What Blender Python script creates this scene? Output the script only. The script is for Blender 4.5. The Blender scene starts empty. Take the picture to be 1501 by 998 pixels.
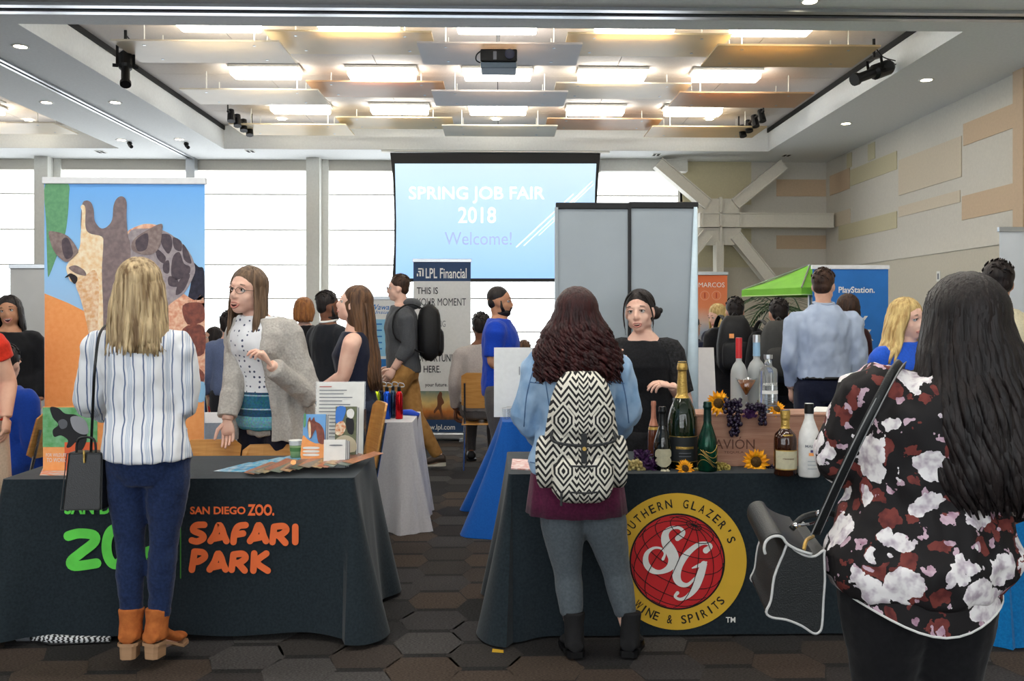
import bpy, bmesh, math, random
from mathutils import Vector, Matrix, noise
from mathutils.geometry import tessellate_polygon
random.seed(7)
S = bpy.context.scene
COL = S.collection
PI = math.pi
# ------------------------------------------------------------------ camera, world, light, exposure
CAMH, TH, FPX, CX, CY = 1.47, math.radians(1.5), 1350.0, 768.0, 463.0
cam = bpy.data.cameras.new('camera'); camo = bpy.data.objects.new('camera', cam); COL.objects.link(camo)
camo.location = (0, 0, CAMH); camo.rotation_euler = (PI/2, 0, -TH)
cam.sensor_width = 36; cam.lens = FPX*36/1501
cam.shift_x = (750.5-CX)/1501; cam.shift_y = -(499-CY)/1501
cam.clip_start = .05; cam.clip_end = 200
S.camera = camo
S.view_settings.view_transform = 'Standard'; S.view_settings.look = 'None'
S.view_settings.gamma = 1; S.view_settings.use_curve_mapping = False
S.view_settings.exposure = 0.25
world = bpy.data.worlds.new('sky'); S.world = world; world.use_nodes = True
wb = world.node_tree.nodes['Background']; wb.inputs[0].default_value = (.93, .97, 1, 1); wb.inputs[1].default_value = 3.2
S.cycles.max_bounces = 6; S.cycles.diffuse_bounces = 3; S.cycles.glossy_bounces = 3; S.cycles.transmission_bounces = 5; S.cycles.transparent_max_bounces = 8; S.cycles.sample_clamp_indirect = 6
S.cycles.adaptive_threshold = .025; S.cycles.caustics_reflective = False; S.cycles.caustics_refractive = False
LAMP = 15.0      # strip lights in the coffers
DOWN = 22.0      # round downlights

# ------------------------------------------------------------------ pixel helpers (photograph frame 1501 x 998)
FW = Vector((math.sin(TH), math.cos(TH), 0)); RT = Vector((math.cos(TH), -math.sin(TH), 0))
def ray(px, py): return FW + RT*((px-CX)/FPX) + Vector((0, 0, (CY-py)/FPX))
def U(px, py, Y):
    d = ray(px, py); return Vector((0, 0, CAMH)) + d*(Y/d.y)
def W(px, py, X):
    d = ray(px, py); return Vector((0, 0, CAMH)) + d*(X/d.x)
def G(px, py, z=0.0):
    d = ray(px, py); return Vector((0, 0, CAMH)) + d*((z-CAMH)/d.z)
def V(*a): return Vector(a)

# ------------------------------------------------------------------ materials
def lin(c):
    r = []
    for v in c[:3]:
        v /= 255.0
        r.append(v/12.92 if v <= .04045 else ((v+.055)/1.055)**2.4)
    return (r[0], r[1], r[2], 1)
MATS = {}
def nd(nt, t, **kw):
    n = nt.nodes.new(t)
    for k, v in kw.items(): setattr(n, k, v)
    return n
def mat(name, c, rough=.7, metal=0, var=.12, scale=30, bump=0, bscale=60, stretch=(1, 1, 1), c2=None, spec=.4, trans=0, emit=0, alpha=1, sheen=0, ior=1.45, coat=0):
    if name in MATS: return MATS[name]
    m = bpy.data.materials.new(name); m.use_nodes = True; MATS[name] = m
    nt = m.node_tree; b = nt.nodes['Principled BSDF']
    b.inputs['Roughness'].default_value = rough; b.inputs['Metallic'].default_value = metal
    b.inputs['Specular IOR Level'].default_value = spec; b.inputs['IOR'].default_value = ior
    b.inputs['Transmission Weight'].default_value = trans; b.inputs['Alpha'].default_value = alpha
    b.inputs['Sheen Weight'].default_value = sheen; b.inputs['Coat Weight'].default_value = coat
    a = lin(c); d = lin(c2) if c2 else tuple(v*(1-var) for v in a[:3])+(1,)
    tc = nd(nt, 'ShaderNodeTexCoord'); mp = nd(nt, 'ShaderNodeMapping'); mp.inputs['Scale'].default_value = stretch
    nt.links.new(tc.outputs['Object'], mp.inputs[0])
    no = nd(nt, 'ShaderNodeTexNoise'); no.inputs['Scale'].default_value = scale; no.inputs['Detail'].default_value = 3
    nt.links.new(mp.outputs[0], no.inputs['Vector'])
    mx = nd(nt, 'ShaderNodeMix', data_type='RGBA'); mx.inputs[6].default_value = a; mx.inputs[7].default_value = d
    rp = nd(nt, 'ShaderNodeMapRange'); rp.inputs[1].default_value = .35; rp.inputs[2].default_value = .65
    nt.links.new(no.outputs[0], rp.inputs[0]); nt.links.new(rp.outputs[0], mx.inputs[0]); nt.links.new(mx.outputs[2], b.inputs['Base Color'])
    if emit:
        b.inputs['Emission Color'].default_value = a; b.inputs['Emission Strength'].default_value = emit
    if bump:
        n2 = nd(nt, 'ShaderNodeTexNoise'); n2.inputs['Scale'].default_value = bscale; n2.inputs['Detail'].default_value = 3
        nt.links.new(mp.outputs[0], n2.inputs['Vector'])
        bp = nd(nt, 'ShaderNodeBump'); bp.inputs['Strength'].default_value = bump; bp.inputs['Distance'].default_value = .01
        nt.links.new(n2.outputs[0], bp.inputs['Height']); nt.links.new(bp.outputs[0], b.inputs['Normal'])
    return m
def cloth(name, c, c2=None, bump=.35, bscale=14, rough=.85, var=.15, scale=90):
    return mat(name, c, rough, c2=c2, bump=bump, bscale=bscale, var=var, scale=scale, sheen=.12, spec=.2)
def hairmat(name, c, c2, rough=.5, scale=55, stretch=(1, 1, .06), bump=.6):
    return mat(name, c, rough, c2=c2, scale=scale, stretch=stretch, bump=bump, bscale=90, spec=.35)
def plain(name, c, rough=.6, **k): return mat(name, c, rough, var=k.pop('var', .05), **k)

# ------------------------------------------------------------------ mesh builder
ORG = {}
class MB:
    def __init__(s): s.v = []; s.f = []
    def add(s, vs, fs):
        n = len(s.v); s.v += [Vector(v) for v in vs]; s.f += [tuple(i+n for i in f) for f in fs]; return s
    def box(s, a, b):
        x0, y0, z0 = [min(a[i], b[i]) for i in range(3)]; x1, y1, z1 = [max(a[i], b[i]) for i in range(3)]
        return s.add([(x0,y0,z0),(x1,y0,z0),(x1,y1,z0),(x0,y1,z0),(x0,y0,z1),(x1,y0,z1),(x1,y1,z1),(x0,y1,z1)],
              [(0,3,2,1),(4,5,6,7),(0,1,5,4),(1,2,6,5),(2,3,7,6),(3,0,4,7)])
    def obox(s, c, ex, ey, ez):     # oriented box: centre and three half-extent vectors
        c = Vector(c); ex, ey, ez = Vector(ex), Vector(ey), Vector(ez)
        vs = [c+ex*i+ey*j+ez*k for k in (-1, 1) for i, j in ((-1,-1),(1,-1),(1,1),(-1,1))]
        return s.add(vs, [(0,3,2,1),(4,5,6,7),(0,1,5,4),(1,2,6,5),(2,3,7,6),(3,0,4,7)])
    def bar(s, p, q, w, d=None, up=(0, 0, 1)):
        p, q = Vector(p), Vector(q); a = (q-p); L = a.length; a.normalize(); d = d or w
        u = Vector(up)
        if abs(a.dot(u)) > .95: u = Vector((0, 1, 0))
        r = a.cross(u).normalized(); u = r.cross(a)
        return s.obox((p+q)/2, a*L/2, r*w/2, u*d/2)
    def rings(s, rings, cap=True, dome=0):  # rings: list of lists of points, same length
        n = len(rings[0]); base = len(s.v)
        for r in rings: s.v += [Vector(p) for p in r]
        for i in range(len(rings)-1):
            for j in range(n):
                k = (j+1) % n
                s.f.append((base+i*n+j, base+i*n+k, base+(i+1)*n+k, base+(i+1)*n+j))
        if cap:
            s.f.append(tuple(base+j for j in reversed(range(n))))
            e = base+(len(rings)-1)*n; s.f.append(tuple(e+j for j in range(n)))
        return s
    def tube(s, pts, r, n=8, flat=1.0, up=(0, 0, 1), cap=True, round_=False):
        pts = [Vector(p) for p in pts]
        rs = list(r) if hasattr(r, '__len__') else [r]*len(pts)
        if round_:
            a = (pts[0]-pts[1]).normalized(); b = (pts[-1]-pts[-2]).normalized()
            pts = [pts[0]+a*rs[0]*.92, pts[0]+a*rs[0]*.6]+pts+[pts[-1]+b*rs[-1]*.6, pts[-1]+b*rs[-1]*.92]
            rs = [rs[0]*.35, rs[0]*.78]+rs+[rs[-1]*.78, rs[-1]*.35]
        out = []; prev = None
        for i, p in enumerate(pts):
            t = (pts[min(i+1, len(pts)-1)]-pts[max(i-1, 0)])
            if t.length < 1e-9: t = Vector((0, 0, 1))
            t.normalize()
            if prev is None:
                u = Vector(up)
                if abs(t.dot(u)) > .9: u = Vector((0, 1, 0)) if abs(t.y) < .9 else Vector((1, 0, 0))
                a = t.cross(u).normalized()
            else:
                a = prev - t*prev.dot(t)
                if a.length < 1e-6: a = t.orthogonal()
                a.normalize()
            prev = a; b = t.cross(a)
            out.append([p + a*(math.cos(2*PI*j/n)*rs[i]) + b*(math.sin(2*PI*j/n)*rs[i]*flat) for j in range(n)])
        return s.rings(out, cap)
    def ell(s, c, r, ax=None, n=14, m=9):
        c = Vector(c); ax = ax or (V(1,0,0), V(0,1,0), V(0,0,1)); rr = []
        for i in range(m):
            t = PI*(i+.5)/m; z = -math.cos(t); q = math.sin(t)
            rr.append([c+ax[0]*(r[0]*q*math.cos(2*PI*j/n))+ax[1]*(r[1]*q*math.sin(2*PI*j/n))+ax[2]*(r[2]*z) for j in range(n)])
        return s.rings(rr)
    def lathe(s, prof, c=(0, 0, 0), n=24, cap=True, ax=None):
        c = Vector(c); ax = ax or (V(1,0,0), V(0,1,0), V(0,0,1))
        return s.rings([[c+ax[0]*(max(r, 1e-4)*math.cos(2*PI*j/n))+ax[1]*(max(r, 1e-4)*math.sin(2*PI*j/n))+ax[2]*z for j in range(n)] for r, z in prof], cap)
    def poly(s, pts, th=None):      # flat polygon, optionally extruded by vector th
        pts = [Vector(p) for p in pts]; n = len(pts)
        tri = tessellate_polygon([pts])
        s.add(pts, [tuple(t) for t in tri])
        if th is not None:
            th = Vector(th); s.add([p+th for p in pts], [tuple(reversed(t)) for t in tri])
            s.add(pts+[p+th for p in pts], [(i, (i+1) % n, n+(i+1) % n, n+i) for i in range(n)])
        return s
    def mesh(s, name, org=None, smooth=False):
        me = bpy.data.meshes.new(name); o = Vector(org) if org is not None else Vector((0, 0, 0))
        me.from_pydata([tuple(v-o) for v in s.v], [], s.f); me.update()
        if smooth: me.shade_smooth()
        return me
    def build(s, name, m, parent=None, smooth=False, at=None, bevel=0, auto=False):
        org = ORG.get(parent.name) if parent else at
        me = s.mesh(name, org, smooth)
        bm = bmesh.new(); bm.from_mesh(me); bmesh.ops.recalc_face_normals(bm, faces=bm.faces); bm.to_mesh(me); bm.free()
        return link(name, me, m, parent, at, bevel, auto)
def link(name, me, m, parent=None, at=None, bevel=0, auto=False):
    o = bpy.data.objects.new(name, me); COL.objects.link(o)
    if m is not None:
        me.materials.clear(); me.materials.append(m)
    if parent is not None:
        o.parent = parent; ORG[o.name] = ORG.get(parent.name)
    else:
        a = Vector(at) if at is not None else Vector((0, 0, 0)); o.location = a; ORG[o.name] = a
    if bevel:
        b = o.modifiers.new('bevel', 'BEVEL'); b.width = bevel; b.segments = 2; b.limit_method = 'ANGLE'
    if auto:
        for p in me.polygons: p.use_smooth = True
        try: me.set_sharp_from_angle(angle=math.radians(40))
        except Exception: pass
    return o
def tag(o, label=None, cat=None, group=None, kind=None):
    if label: o['label'] = label
    if cat: o['category'] = cat
    if group: o['group'] = group
    if kind: o['kind'] = kind
    return o
def thing(name, label, cat, loc, group=None):
    o = bpy.data.objects.new(name, None); COL.objects.link(o); o.location = loc; o.empty_display_size = .1
    ORG[o.name] = Vector(loc); return tag(o, label, cat, group)
def struct(name, mb, m, parent=None, **k):
    o = mb.build(name, m, parent, **k)
    if parent is None: o['kind'] = 'structure'
    return o
def sgroup(name, loc):
    o = bpy.data.objects.new(name, None); COL.objects.link(o); o.location = loc; ORG[o.name] = Vector(loc); o['kind'] = 'structure'; return o
# a scratch scene in which modifiers and fonts are evaluated
TMP = bpy.data.scenes.new('scratch')
def evaluate(o):
    TMP.collection.objects.link(o); vl = TMP.view_layers[0]; vl.update(); dg = vl.depsgraph
    me = bpy.data.meshes.new_from_object(o.evaluated_get(dg), preserve_all_data_layers=False, depsgraph=dg)
    TMP.collection.objects.unlink(o); return me
def remesh(mb, voxel, it=4, name='m'):
    me = mb.mesh(name); o = bpy.data.objects.new('tmp', me)
    r = o.modifiers.new('r', 'REMESH'); r.mode = 'VOXEL'; r.voxel_size = voxel; r.use_smooth_shade = True
    if it:
        k = o.modifiers.new('s', 'SMOOTH'); k.iterations = it; k.factor = .5
    out = evaluate(o); bpy.data.objects.remove(o); bpy.data.meshes.remove(me); out.shade_smooth(); return out
def from_mesh(me):
    mb = MB(); mb.add([v.co.copy() for v in me.vertices], [tuple(p.vertices) for p in me.polygons]); return mb
def smooth_curve(pts, k=4, closed=True):
    n = len(pts); out = []
    for i in range(n if closed else n-1):
        p = [Vector(pts[(i+j-1) % n]) if closed else Vector(pts[min(max(i+j-1, 0), n-1)]) for j in range(4)]
        for s_ in range(k):
            t = s_/k
            out.append(.5*((2*p[1])+(p[2]-p[0])*t+(2*p[0]-5*p[1]+4*p[2]-p[3])*t*t+(3*p[1]-p[0]-3*p[2]+p[3])*t**3))
    if not closed: out.append(Vector(pts[-1]))
    return out
def poly_px(name, pts, Y, m, parent, off=0, curve=True, th=.0008):
    """a flat printed shape on an upright panel that stands at depth Y"""
    p2 = [Vector((a, b, 0)) for a, b in pts]
    if curve: p2 = smooth_curve(p2, 4)
    w = [U(p.x, p.y, Y)+Vector((0, -off, 0)) for p in p2]
    mb = MB(); mb.poly(w, (0, -th, 0)); return mb.build(name, m, parent)
def stroke(mb, pts, wid, Y, off, curve=True, n=10, th=.0012, closed=False):
    """a brush stroke (flat ribbon with round ends) given in photograph pixels on a panel at depth Y"""
    p = [Vector((q[0], q[1], 0)) for q in pts]; ws = [q[2] if len(q) > 2 else wid for q in pts]
    if curve:
        pw = smooth_curve([Vector((a.x, a.y, w)) for a, w in zip(p, ws)], 5, closed)
    else: pw = [Vector((a.x, a.y, w)) for a, w in zip(p, ws)]
    L, R = [], []
    for i, q in enumerate(pw):
        t = pw[min(i+1, len(pw)-1)]-pw[max(i-1, 0)]; t.z = 0
        if t.length < 1e-6: t = Vector((1, 0, 0))
        t.normalize(); nn = Vector((-t.y, t.x, 0))*max(q.z, .1)/2; c = Vector((q.x, q.y, 0))
        L.append(c+nn); R.append(c-nn)
    W3 = lambda q: U(q.x, q.y, Y)+Vector((0, -off-len(mb.f)*4e-5, 0))
    for i in range(len(L)-1): mb.add([W3(L[i]), W3(R[i]), W3(R[i+1]), W3(L[i+1])], [(0, 1, 2, 3)])
    for q in (pw[0], pw[-1]):
        c = [W3(Vector((q.x+q.z/2*math.cos(2*PI*j/12), q.y+q.z/2*math.sin(2*PI*j/12), 0))) for j in range(12)]
        mb.add(c, [tuple(range(12))])
    return mb
FONTC = {}
def glyphs(body, bold=0.0, shear=0.0, sp=1.0):
    k = (body, bold, shear, sp)
    if k not in FONTC:
        c = bpy.data.curves.new('t', 'FONT'); c.body = body; c.offset = bold; c.shear = shear; c.space_character = sp; c.resolution_u = 3
        o = bpy.data.objects.new('t', c); me = evaluate(o); bpy.data.objects.remove(o); bpy.data.curves.remove(c)
        FONTC[k] = ([v.co.copy() for v in me.vertices], [tuple(p.vertices) for p in me.polygons]); bpy.data.meshes.remove(me)
    return FONTC[k]
def text_map(mb, body, fn, box, bold=0, shear=0, sp=1.0):
    vs, fs = glyphs(body, bold, shear, sp)
    x0, x1 = min(v.x for v in vs), max(v.x for v in vs); y0, y1 = min(v.y for v in vs), max(v.y for v in vs)
    a, b, t, bs = box
    mb.add([fn(a+(v.x-x0)/(x1-x0)*(b-a), bs+(v.y-y0)/(y1-y0)*(t-bs)) for v in vs], fs); return mb
def text_px(body, box, Y, m, parent, off=.004, bold=0.0, shear=0.0, sp=1.0, name='lettering', split=False):
    """box = (left, right, top, bottom) of the inked letters in photograph pixels on a panel at depth Y"""
    mb = MB(); text_map(mb, body, lambda a, b: U(a, b, Y)+Vector((0, -off, 0)), box, bold, shear, sp)
    if not split: return mb.build(name, m, parent)
    par = list(range(len(mb.v)))
    def find(i):
        while par[i] != i: par[i] = par[par[i]]; i = par[i]
        return i
    for fc in mb.f:
        for j in fc[1:]: par[find(j)] = find(fc[0])
    grp = {}
    for fc in mb.f: grp.setdefault(find(fc[0]), []).append(fc)
    for fs in grp.values():
        ids = sorted({i for fc in fs for i in fc}); mp = {i: k for k, i in enumerate(ids)}
        q = MB(); q.add([mb.v[i] for i in ids], [tuple(mp[i] for i in fc) for fc in fs]); q.build('letter', m, parent)

# ================================================================== ROOM
ZS, ZC, YB, XR, XL, YF = 4.33, 4.72, 17.0, 6.08, -15.5, -3.5
M_soffit = plain('painted_soffit', (236, 239, 239), .8)
M_ceil = plain('coffer_tile', (224, 218, 214), .8)
M_white = plain('white_paint', (236, 236, 230), .6)
M_beige = plain('beige_paint', (204, 198, 182), .8)
M_wallw = plain('offwhite_paint', (214, 210, 200), .8)
M_tan = plain('tan_wall_panel', (208, 184, 156), .8)
M_sand = plain('sand_wall_panel', (206, 198, 166), .8)
M_cream = plain('cream_wall_panel', (216, 204, 184), .8)
M_steel = plain('white_steel', (222, 219, 208), .5)
M_black = plain('black_metal', (16, 16, 18), .45)
M_alu = plain('aluminium', (190, 194, 198), .3, metal=.9)
M_dark = plain('dark_gap', (30, 30, 30), .8)
M_lamp = plain('lamp_diffuser', (255, 250, 240), .5, emit=LAMP)
M_down = plain('downlight_glow', (255, 240, 205), .5, emit=DOWN)
M_glass = None
def glassmat(name, tint=(1, 1, 1), gl=.08):
    m = bpy.data.materials.new(name); m.use_nodes = True; nt = m.node_tree; nt.nodes.clear()
    o = nd(nt, 'ShaderNodeOutputMaterial'); t = nd(nt, 'ShaderNodeBsdfTransparent'); t.inputs[0].default_value = (*tint, 1)
    g = nd(nt, 'ShaderNodeBsdfGlossy'); g.inputs['Roughness'].default_value = .03; mx = nd(nt, 'ShaderNodeMixShader'); mx.inputs[0].default_value = gl
    nt.links.new(t.outputs[0], mx.inputs[1]); nt.links.new(g.outputs[0], mx.inputs[2]); nt.links.new(mx.outputs[0], o.inputs[0]); return m
M_glass = glassmat('window_glass')
M_acrylic = glassmat('clear_acrylic', (.93, .95, .96), .12)

# --- carpet: elongated hexagons in browns and greys woven into a dark ground
def carpet():
    cols = [(54,51,50),(62,56,52),(60,58,58),(68,59,53),(50,49,49),(70,68,67),(70,61,54),(57,54,52),(45,44,45)]
    w, d = .36, .155; vs, fs, fc = [], [], []
    vs += [(XL, YF, 0), (XR, YF, 0), (XR, YB, 0), (XL, YB, 0)]; fs.append((0, 1, 2, 3)); fc.append((44, 43, 43))
    r = random.Random(3); row = 0; y = 2.6
    while y < 16.6:
        x = -8.5 + (row % 2)*w*.5*1.42
        while x < 5.4:
            if r.random() < .93:
                hw, hd = w*.5*.95*r.uniform(.85, 1.0), d*.5*1.72
                n = len(vs); q = .3
                vs += [(x-hw, y, .001), (x-hw*q-.06, y-hd, .001), (x+hw*q+.06, y-hd, .001), (x+hw, y, .001), (x+hw*q+.06, y+hd, .001), (x-hw*q-.06, y+hd, .001)]
                fs.append(tuple(range(n, n+6))); fc.append(r.choice(cols))
            x += w*1.42
        y += d; row += 1
    me = bpy.data.meshes.new('floor'); me.from_pydata(vs, [], fs); me.update()
    ca = me.color_attributes.new('weave', 'FLOAT_COLOR', 'CORNER')
    for p, c in zip(me.polygons, fc):
        for l in p.loop_indices: ca.data[l].color = lin(c)
    m = bpy.data.materials.new('hexagon_carpet'); m.use_nodes = True; nt = m.node_tree; b = nt.nodes['Principled BSDF']
    b.inputs['Roughness'].default_value = .95; b.inputs['Specular IOR Level'].default_value = .1
    at = nd(nt, 'ShaderNodeVertexColor', layer_name='weave'); tc = nd(nt, 'ShaderNodeTexCoord'); mp = nd(nt, 'ShaderNodeMapping'); mp.inputs['Scale'].default_value = (30, 90, 1)
    no = nd(nt, 'ShaderNodeTexNoise'); no.inputs['Scale'].default_value = 3; no.inputs['Detail'].default_value = 4
    nt.links.new(tc.outputs['Object'], mp.inputs[0]); nt.links.new(mp.outputs[0], no.inputs['Vector'])
    rg = nd(nt, 'ShaderNodeMapRange'); rg.inputs[1].default_value = .3; rg.inputs[2].default_value = .7; rg.inputs[3].default_value = .45; rg.inputs[4].default_value = 1.5
    nt.links.new(no.outputs[0], rg.inputs[0])
    mu = nd(nt, 'ShaderNodeVectorMath', operation='SCALE'); nt.links.new(at.outputs[0], mu.inputs[0]); nt.links.new(rg.outputs[0], mu.inputs['Scale'])
    nt.links.new(mu.outputs[0], b.inputs['Base Color'])
    o = link('floor', me, m); o['kind'] = 'structure'
carpet()

# --- ceiling: soffit slabs around four coffers
COFX = [(-4.72, 4.66), (-15.0, -6.5)]; COFY = [(9.15, 15.9), (1.0, 7.8)]
xs = [XL, -15.0, -6.5, -4.72, 4.66, XR]; ys = [YF, 1.0, 7.8, 9.15, 15.9, YB]
mb = MB()
for j in (0, 2, 4): mb.box((XL, ys[j], ZS), (XR, ys[j+1], ZC+.1))
for j in (1, 3):
    for i in (0, 2, 4): mb.box((xs[i], ys[j], ZS), (xs[i+1], ys[j+1], ZC+.1))
struct('ceiling', mb, M_soffit)
tile = MB().box((-.745, -.595, 0), (.745, .595, .03)).mesh('ceiling_tile'); tile.materials.append(M_ceil)
for ci, (x0, x1) in enumerate(COFX):
    for cj, (y0, y1) in enumerate(COFY):
        g = struct('ceiling_coffer', MB().box((x0-.05, y0-.05, ZC+.04), (x1+.05, y1+.05, ZC+.12)), M_dark)
        g.name = 'ceiling_coffer'
        nx = int(round((x1-x0)/1.52)); ny = int(round((y1-y0)/1.22)); dx = (x1-x0)/nx; dy = (y1-y0)/ny
        for i in range(nx):
            for j in range(ny):
                o = bpy.data.objects.new('ceiling_tile', tile); COL.objects.link(o); o.parent = g
                o.location = (x0+dx*(i+.5), y0+dy*(j+.5), ZC+.01); o.scale = (dx/1.5, dy/1.2, 1)
        for x in (x0+.012, x1-.012):
            MB().box((x-.01, y0+.02, ZC-.07), (x+.01, y1-.02, ZC)).build('shadow_gap', M_dark, g)
# acoustic clouds: thin translucent panels
def cloudmat(name, c, tr):
    m = mat(name, c, .35, var=.06, scale=3, spec=.35); nt = m.node_tree; b = nt.nodes['Principled BSDF']; out = [n for n in nt.nodes if n.type == 'OUTPUT_MATERIAL'][0]
    t = nd(nt, 'ShaderNodeBsdfTranslucent'); t.inputs[0].default_value = lin(tr); mx = nd(nt, 'ShaderNodeMixShader'); mx.inputs[0].default_value = .22
    nt.links.new(b.outputs[0], mx.inputs[1]); nt.links.new(t.outputs[0], mx.inputs[2]); nt.links.new(mx.outputs[0], out.inputs[0]); return m
MC = [cloudmat('cream_cloud', (232, 224, 208), (244, 230, 200)), cloudmat('straw_cloud', (228, 214, 180), (240, 216, 168)),
      cloudmat('pale_grey_cloud', (206, 202, 202), (226, 205, 182)), cloudmat('ochre_cloud', (220, 198, 156), (228, 196, 140)),
      cloudmat('amber_cloud', (208, 172, 136), (218, 168, 120))]
CNAME = ['cream', 'straw yellow', 'pale grey', 'ochre', 'amber']
ROWN = ['nearest row', 'middle row', 'far row']
POSN = ['leftmost', 'second from left', 'central', 'second from right', 'rightmost']
layout = [[0, 1, 2, 1, 3], [0, 4, 2, 0, 4], [1, 1, 0, 4, 3]]
def cloud(X, Yf, z, ci, label, group):
    t = thing('acoustic_cloud', label, 'ceiling panel', (X, Yf+.43, z), group)
    p = MB(); n = 10
    top = [[V(X-.905, Yf+.86*k/n, z+.012), V(X+.905, Yf+.86*k/n, z+.012), V(X+.905, Yf+.86*k/n, z-.008), V(X-.905, Yf+.86*k/n, z-.008)] for k in range(n+1)]
    p.rings(top); p.build('panel', MC[ci], t)
    for sx in (-.6, .6):
        for sy in (.15, .71):
            MB().tube([(X+sx, Yf+sy, z+.012), (X+sx, Yf+sy, ZC)], .007, 6).build('hanger_rod', M_white, t)
            MB().lathe([(.018, -.012), (.018, -.006)], (X+sx, Yf+sy, z), 8).build('bolt', M_alu, t)
for r, Yf in enumerate((10.06, 12.2, 14.4)):
    for k in range(5):
        cloud(-3.3+1.65*k, Yf, 4.45 if k % 2 == 0 else 4.565, layout[r][k], f'{CNAME[layout[r][k]]} hanging ceiling panel, {POSN[k]} of the {ROWN[r]}', 'hanging ceiling panels')
for k, (x, Yf, c) in enumerate(((-7.8, 14.4, 0), (-9.45, 14.4, 1), (-7.8, 12.2, 0))):
    cloud(x, Yf, 4.45 if k != 1 else 4.565, c, ['cream hanging ceiling panel in the far left coffer', 'straw yellow ceiling panel at the left edge of the coffer', 'cream ceiling panel above the left edge'][k], 'hanging ceiling panels')
def strip(x, y, label):
    t = thing('strip_light', label, 'light', (x, y, ZC), 'ceiling strip lights')
    MB().box((x-.46, y-.17, ZC-.03), (x+.46, y+.17, ZC)).build('housing', M_white, t)
    MB().box((x-.435, y-.14, ZC-.125), (x+.435, y+.14, ZC-.035)).build('diffuser', M_lamp, t, bevel=.02)
for r, y in enumerate((10.12, 12.15, 14.25)):
    for k in range(5): strip(-3.06+1.515*k, y, f'glowing white strip light, {POSN[k]} of the {ROWN[r]}')
for k, (x, y) in enumerate(((-8.15, 14.45), (-9.66, 14.45), (-8.15, 12.3), (-9.66, 12.3))): strip(x, y, 'strip light in the coffer beyond the left soffit')
for y in (2.0, 4.2, 6.4):
    for x in (-3.06, -1.545, -.03, 1.485, 3.0): strip(x, y, 'strip light in the coffer over the front tables')
for y in (2.0, 4.2, 6.4):
    for x in (-8.15, -11.2): strip(x, y, 'strip light in the coffer over the front left')
def downlight(x, y, z, label):
    t = thing('downlight', label, 'light', (x, y, z), 'round recessed downlights')
    MB().lathe([(.062, -.004), (.088, -.008), (.092, 0)], (x, y, z), 20, cap=False).build('trim_ring', M_white, t, smooth=True)
    MB().lathe([(.064, -.005), (.064, 0)], (x, y, z), 20).build('lens', M_down, t)
for px, py, lb in ((30, 68, 'round downlight at the upper left corner of the soffit'), (169, 150, 'round downlight right of the ceiling track, middle'), (263, 204, 'round downlight far along the left soffit'),
        (68, 150, 'round downlight left of the ceiling track, nearer one'), (178, 205, 'round downlight left of the ceiling track, farther one'), (1358, 117, 'round downlight in the right soffit, nearer one'),
        (1240, 181, 'round downlight in the right soffit, farther one'), (1187, 2, 'round downlight cut by the top edge')):
    p = G(px, py, ZS); downlight(p.x, p.y, ZS, lb)
for k, px in enumerate((413, 570, 727, 883, 1040)):
    p = G(px, 174.5, ZC); downlight(p.x, p.y, ZC-.0, f'small round downlight behind the far strip lights, {POSN[k]}')
p = G(42, 176, ZC); downlight(p.x, p.y, ZC, 'round downlight in the left coffer')
# tracks of the folding partition
struct('trim_1', MB().box((XL, 8.5, ZS-.03), (XR, 8.58, ZS)).box((XL, 8.68, ZS-.03), (XR, 8.76, ZS)), M_alu)
struct('trim_2', MB().box((-5.64, 8.8, ZS-.025), (-5.6, 16.95, ZS)).box((-5.56, 8.8, ZS-.025), (-5.52, 16.95, ZS)), M_alu)
MB().box((-5.61, 8.8, ZS-.006), (-5.55, 16.95, ZS)).build('track_slot', M_dark, bpy.data.objects['trim_2'])
MB().box((XL, 8.58, ZS-.008), (XR, 8.68, ZS)).build('track_slot', M_dark, bpy.data.objects['trim_1'])
struct('trim_3', MB().box((-5.66, 16.75, 3.9), (-5.5, 16.93, ZS)), M_alu)
for px, py, lb in ((148, 222, 'dark air slot in the soffit above the giraffe banner'), (367, 221, 'dark air slot in the soffit left of the screen'), (1153, 227, 'dark air slot above the steel brace'), (962, 226, 'dark air slot right of the projection screen')):
    p = G(px, py, ZS); t = thing('air_vent', lb, 'vent', p)
    MB().box(p+V(-.07, -.1, -.012), p+V(.07, .1, 0)).build('frame', M_white, t)
    for k in (-1, 1): MB().box(p+V(k*.035-.022, -.08, -.016), p+V(k*.035+.022, .08, -.012)).build('slot', M_dark, t)
for px, py, lb in ((190, 208, 'small black ceiling sensor left of the track'), (273, 209, 'small black ceiling sensor right of the track')):
    p = G(px, py, ZS); t = thing('ceiling_sensor', lb, 'sensor', p)
    MB().lathe([(.03, -.05), (.045, -.02), (.03, 0)], p, 12).build('base', M_black, t, smooth=True); MB().tube([p+V(0, 0, -.05), p+V(.05, -.05, -.09)], .03, 8).build('head', M_black, t)

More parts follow.
